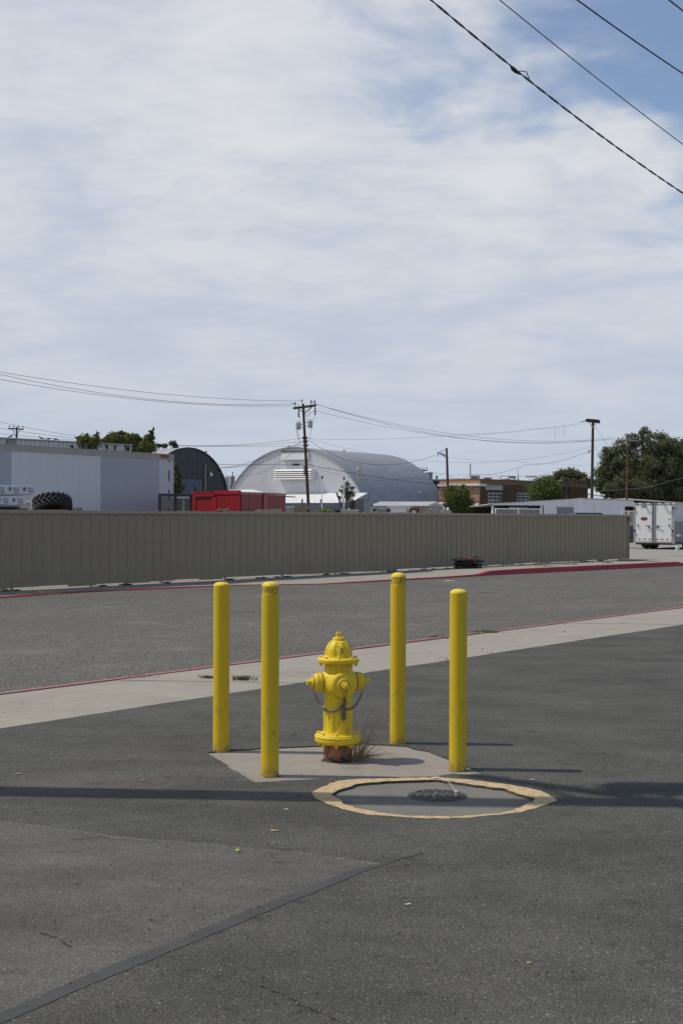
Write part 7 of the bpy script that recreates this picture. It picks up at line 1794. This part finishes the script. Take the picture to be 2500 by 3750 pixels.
p = W(*ZB(96, 605), 140); t = thing('light_mast', 'tiny mast on a square stand left of the silver arch', 'mast', (p.x, p.y, 0)); MB().cyl((p.x, p.y, 0), p, .12, .05, 8).build('mast', 'grille_grey', t); q_ = W(*ZB(96, 640), 140); MB().obox(q_ - Vector((0, 0, .45)), (.2, 0, 0), (0, .2, 0), (0, 0, .5)).build('lamp_box', 'grille_grey', t)
p = W(*ZS(712, 255), 140); t = thing('street_lamp', 'distant curved street lamp above the brick roof left of the tree', 'street lamp', (p.x, p.y, 0)); MB().tube([(p.x, p.y, 0), p - Vector((0, 0, .2)), p, p - Vector((.5, 0, -.02))], [.09, .07, .06, .05], 8).build('pole', 'steel_box', t, smooth=60)
p2 = W(*ZS(560, 255), 140); MB().tube([p, p2], [.05, .035], 8).build('arm', 'steel_box', t); MB().obox(p + Vector((-.6, 0, -.03)), (.45, 0, 0), (0, .12, 0), (0, 0, .07)).build('lamp_head', 'lamp_white', t, bevel=.03)
p = W(*ZS(1110, 305), 112); t = thing('street_lamp', 'flat dark street lamp head beside the middle tree', 'street lamp', (p.x, p.y, 0)); e0 = W(*ZS(1020, 320), 112); e1 = W(*ZS(1222, 300), 112)
MB().tube([e0, p], [.03, .05], 8).build('arm', 'steel_box', t); MB().bar(p - Vector((.1, 0, .02)), e1, .22, .14).build('lamp_head', 'black_plastic', t, bevel=.02); MB().cyl((e1.x - .4, 112, 0), (e1.x - .4, 112, e1.z - .06), .07, n=8).build('pole', 'screw_dark', t)

# ================================================================== trees
def tree(name, label, crowns, d, leaf, n, ls, trunk_px=None, zoom=ZC, cat='tree', seed=1, tr=.16, depth=.9, clump=.30, base_z=0.0, nclump=None, group=None):
    """crowns: ellipses (x, y, rx, ry) in photo crop pixels giving each foliage mass its measured size at depth d"""
    rr = random.Random(seed); sc = d / F / (zoom(1, 0)[0] - zoom(0, 0)[0]) * (zoom(1, 0)[0] - zoom(0, 0)[0]) ** 2 if False else None
    z1 = zoom(1, 0)[0] - zoom(0, 0)[0]; k = z1 * d / F
    E = []
    for (x, y, rx, ry) in crowns:
        c = W(*zoom(x, y), d); E.append((Vector((c.x, c.y + rr.uniform(-.3, .3) * rx * k * depth, c.z)), rx * k, rx * k * depth, ry * k))
    cx = sum(e[0].x * e[1] for e in E) / sum(e[1] for e in E)
    if trunk_px is not None: cx = W(*zoom(trunk_px, 0), d).x
    t = thing(name, label, cat, (cx, d, base_z), 0, group)
    mb = MB(); top = max(e[0].z for e in E); wood = MB()
    wood.tube([(cx, d, base_z - .2), (cx + rr.uniform(-.1, .1), d, base_z + (top - base_z) * .4), (cx + rr.uniform(-.2, .2), d, base_z + (top - base_z) * .9)], [tr, tr * .75, tr * .25], 9)
    tot = sum(e[1] * e[3] for e in E)
    for c, ax, ay, az in E:
        m_ = max(20, int(n * ax * az / tot)); nc = nclump or max(5, int(m_ / 45)); cl = []
        s0_ = Vector((cx, d, base_z + (c.z - base_z) * .45))
        for _ in range(nc):
            while True:
                v = Vector((rr.uniform(-1, 1), rr.uniform(-1, 1), rr.uniform(-1, 1)))
                if .30 < v.length < 1: break
            cl.append(c + Vector((v.x * ax, v.y * ay, v.z * az)) * .93)
        for q in cl[:10]:
            mid = s0_.lerp(q, .5) + Vector((rr.uniform(-.1, .1), rr.uniform(-.1, .1), rr.uniform(0, .2))) * ax
            wood.tube([s0_, mid, q], [tr * .4, tr * .22, .012], 6)
        sg = clump * min(ax, az)
        for i in range(m_):
            q = rr.choice(cl); p = q + Vector((rr.gauss(0, sg), rr.gauss(0, sg), rr.gauss(0, sg * .8)))
            if p.z < base_z + .05: continue
            a = Vector((rr.gauss(0, 1), rr.gauss(0, 1), rr.gauss(0, .7))).normalized(); b = a.cross(Vector((rr.gauss(0, 1), rr.gauss(0, 1), rr.gauss(0, 1)))).normalized(); s = ls * rr.uniform(.6, 1.35)
            mb.add((p - a * s, p - b * s * .45 - a * s * .1, p + a * s, p + b * s * .45 - a * s * .1), ((0, 1, 2, 3),))
    wood.build('trunk', 'bark', t, smooth=60); stuff(mb.build('crown', leaf, t))
    return t
tree('large_tree', 'huge dark green tree filling the right side behind the poles', [(1380, 470, 190, 150), (1180, 440, 130, 90), (1090, 480, 85, 110), (1090, 370, 60, 50), (1330, 250, 40, 60), (1240, 290, 65, 55), (1400, 310, 120, 80), (1500, 360, 120, 100), (1540, 500, 150, 160), (1180, 330, 60, 50), (1250, 560, 220, 95), (1070, 580, 75, 60), (1450, 600, 190, 70), (1640, 480, 140, 190), (1560, 330, 90, 55), (1150, 640, 90, 45), (1290, 650, 110, 40), (1420, 660, 120, 40), (1560, 660, 110, 45), (1060, 545, 60, 70)], 116, 'leaf_dark', 95000, .085, 1330, tr=.45, seed=11, clump=.17, nclump=48)
tree('shrub_tree', 'bushy green tree in front of the brick shop behind the white shed', [(680, 590, 85, 70), (690, 545, 50, 30), (640, 630, 55, 40), (740, 635, 45, 40), (720, 590, 60, 45)], 104, 'leaf_mid', 16000, .07, 690, tr=.1, seed=12)
tree('far_tree', 'dark round crowned tree far behind the brick roof', [(740, 520, 40, 22), (800, 510, 55, 35), (860, 505, 55, 38), (915, 520, 45, 35), (960, 560, 30, 30), (850, 545, 120, 25)], 150, 'leaf_dark', 9000, .13, 850, tr=.3, seed=13)
tree('shrub_tree', 'young green tree at the foot of the street lamp pole', [(130, 650, 65, 60), (170, 620, 35, 35), (90, 640, 45, 50), (110, 710, 75, 40), (180, 700, 55, 45), (90, 590, 25, 15), (165, 570, 20, 10)], 96, 'leaf_mid', 14000, .065, 130, tr=.09, seed=14)
tree('sapling', 'sparse grey green sapling before the silver arched building', [(600, 165, 55, 65), (550, 145, 18, 20), (600, 90, 20, 30), (520, 215, 35, 18), (655, 120, 18, 25), (640, 190, 35, 40), (505, 180, 8, 12)], 84, 'leaf_grey', 900, .06, 605, ZY, seed=15, tr=.05, clump=.35)
tree('young_tree', 'dark leafy shoots at left of the trees over the trailer', [(570, 480, 40, 30), (620, 500, 60, 40), (540, 465, 22, 10), (585, 445, 10, 18), (660, 460, 18, 30), (520, 467, 8, 5)], 70, 'leaf_mid', 2200, .055, 620, ZA, seed=16, tr=.05, clump=.38)
tree('olive_tree', 'yellow green round tree over the top of the semi trailer', [(820, 470, 110, 40), (700, 500, 50, 30), (930, 470, 30, 25), (960, 500, 40, 30), (760, 480, 60, 35), (880, 480, 70, 40), (820, 440, 35, 20), (930, 520, 40, 45)], 92, 'leaf_olive', 14000, .07, 840, ZA, seed=17, tr=.15, clump=.24)
tree('young_tree', 'dark spiky tree with a tall top shoot right of the olive tree', [(1000, 525, 50, 40), (1010, 480, 25, 35), (1025, 430, 12, 28), (985, 470, 12, 15), (960, 545, 40, 22), (1036, 405, 5, 10)], 72, 'leaf_mid', 4500, .055, 1000, ZA, seed=18, tr=.06, clump=.34)
tree('far_tree', 'small dark treetop behind the dark arched roof', [(1090, 515, 30, 18), (1170, 505, 28, 18), (1185, 520, 22, 12), (1125, 525, 30, 10)], 140, 'leaf_dark', 700, .18, 1150, ZA, seed=19, tr=.15)
tree('vine_shrub', 'dark green shrub squeezed between trailer end and dark arched building', [(1035, 440, 22, 45), (1045, 530, 45, 35), (1030, 600, 45, 50), (1070, 640, 40, 35), (1030, 680, 40, 40), (1090, 655, 20, 10)], 80, 'leaf_dark', 5500, .06, 1020, ZQ, seed=20, tr=.06, clump=.26)
tree('lime_bush', 'bright lime green bush showing just over the fence', [(400, 340, 55, 16), (370, 345, 35, 14), (440, 350, 35, 12)], 56.6, 'leaf_lime', 2600, .03, 400, ZY, cat='bush', seed=21, tr=.03)
tree('far_tree', 'sliver of green tree between the dark and silver arches', [(88, 690, 14, 24), (80, 720, 16, 20)], 150, 'leaf_mid', 300, .2, 88, ZB, seed=22, tr=.12)
tree('vine_shrub', 'creeper leaves on the white roof edge left of the olive tree', [(490, 520, 12, 14), (560, 525, 16, 16), (725, 525, 14, 14), (780, 530, 10, 10), (850, 535, 30, 16)], 71, 'leaf_grey', 500, .05, 700, ZA, seed=23, tr=.04, clump=.4)
t_px = W(*ZL(1400, 1380), 98)
rk2 = thing('pipe_rack', 'dark steel pipe rack between the awning and the carport', 'rack', (t_px.x, 98, 0))
for x in (1365, 1430, 1520, 1568, 1600): p = W(*ZL(x, 1380), 98); MB().bar((p.x, 98, 0), (p.x, 98, p.z + (.1 if x > 1500 else 0)), .10).build('post', 'black_steel', rk2)
MB().bar(W(*ZL(1360, 1385), 98), W(*ZL(1515, 1385), 98), .08).build('rail', 'steel_box', rk2)
for k in range(5): p = W(*ZL(1500 + k * 22, 1390 - (k % 2) * 25), 98.5); MB().cyl((p.x, 98.5, 0), p, .07, n=8).build('pipe', 'black_steel', rk2, smooth=40)
p = W(*ZL(1340, 1330), 99)
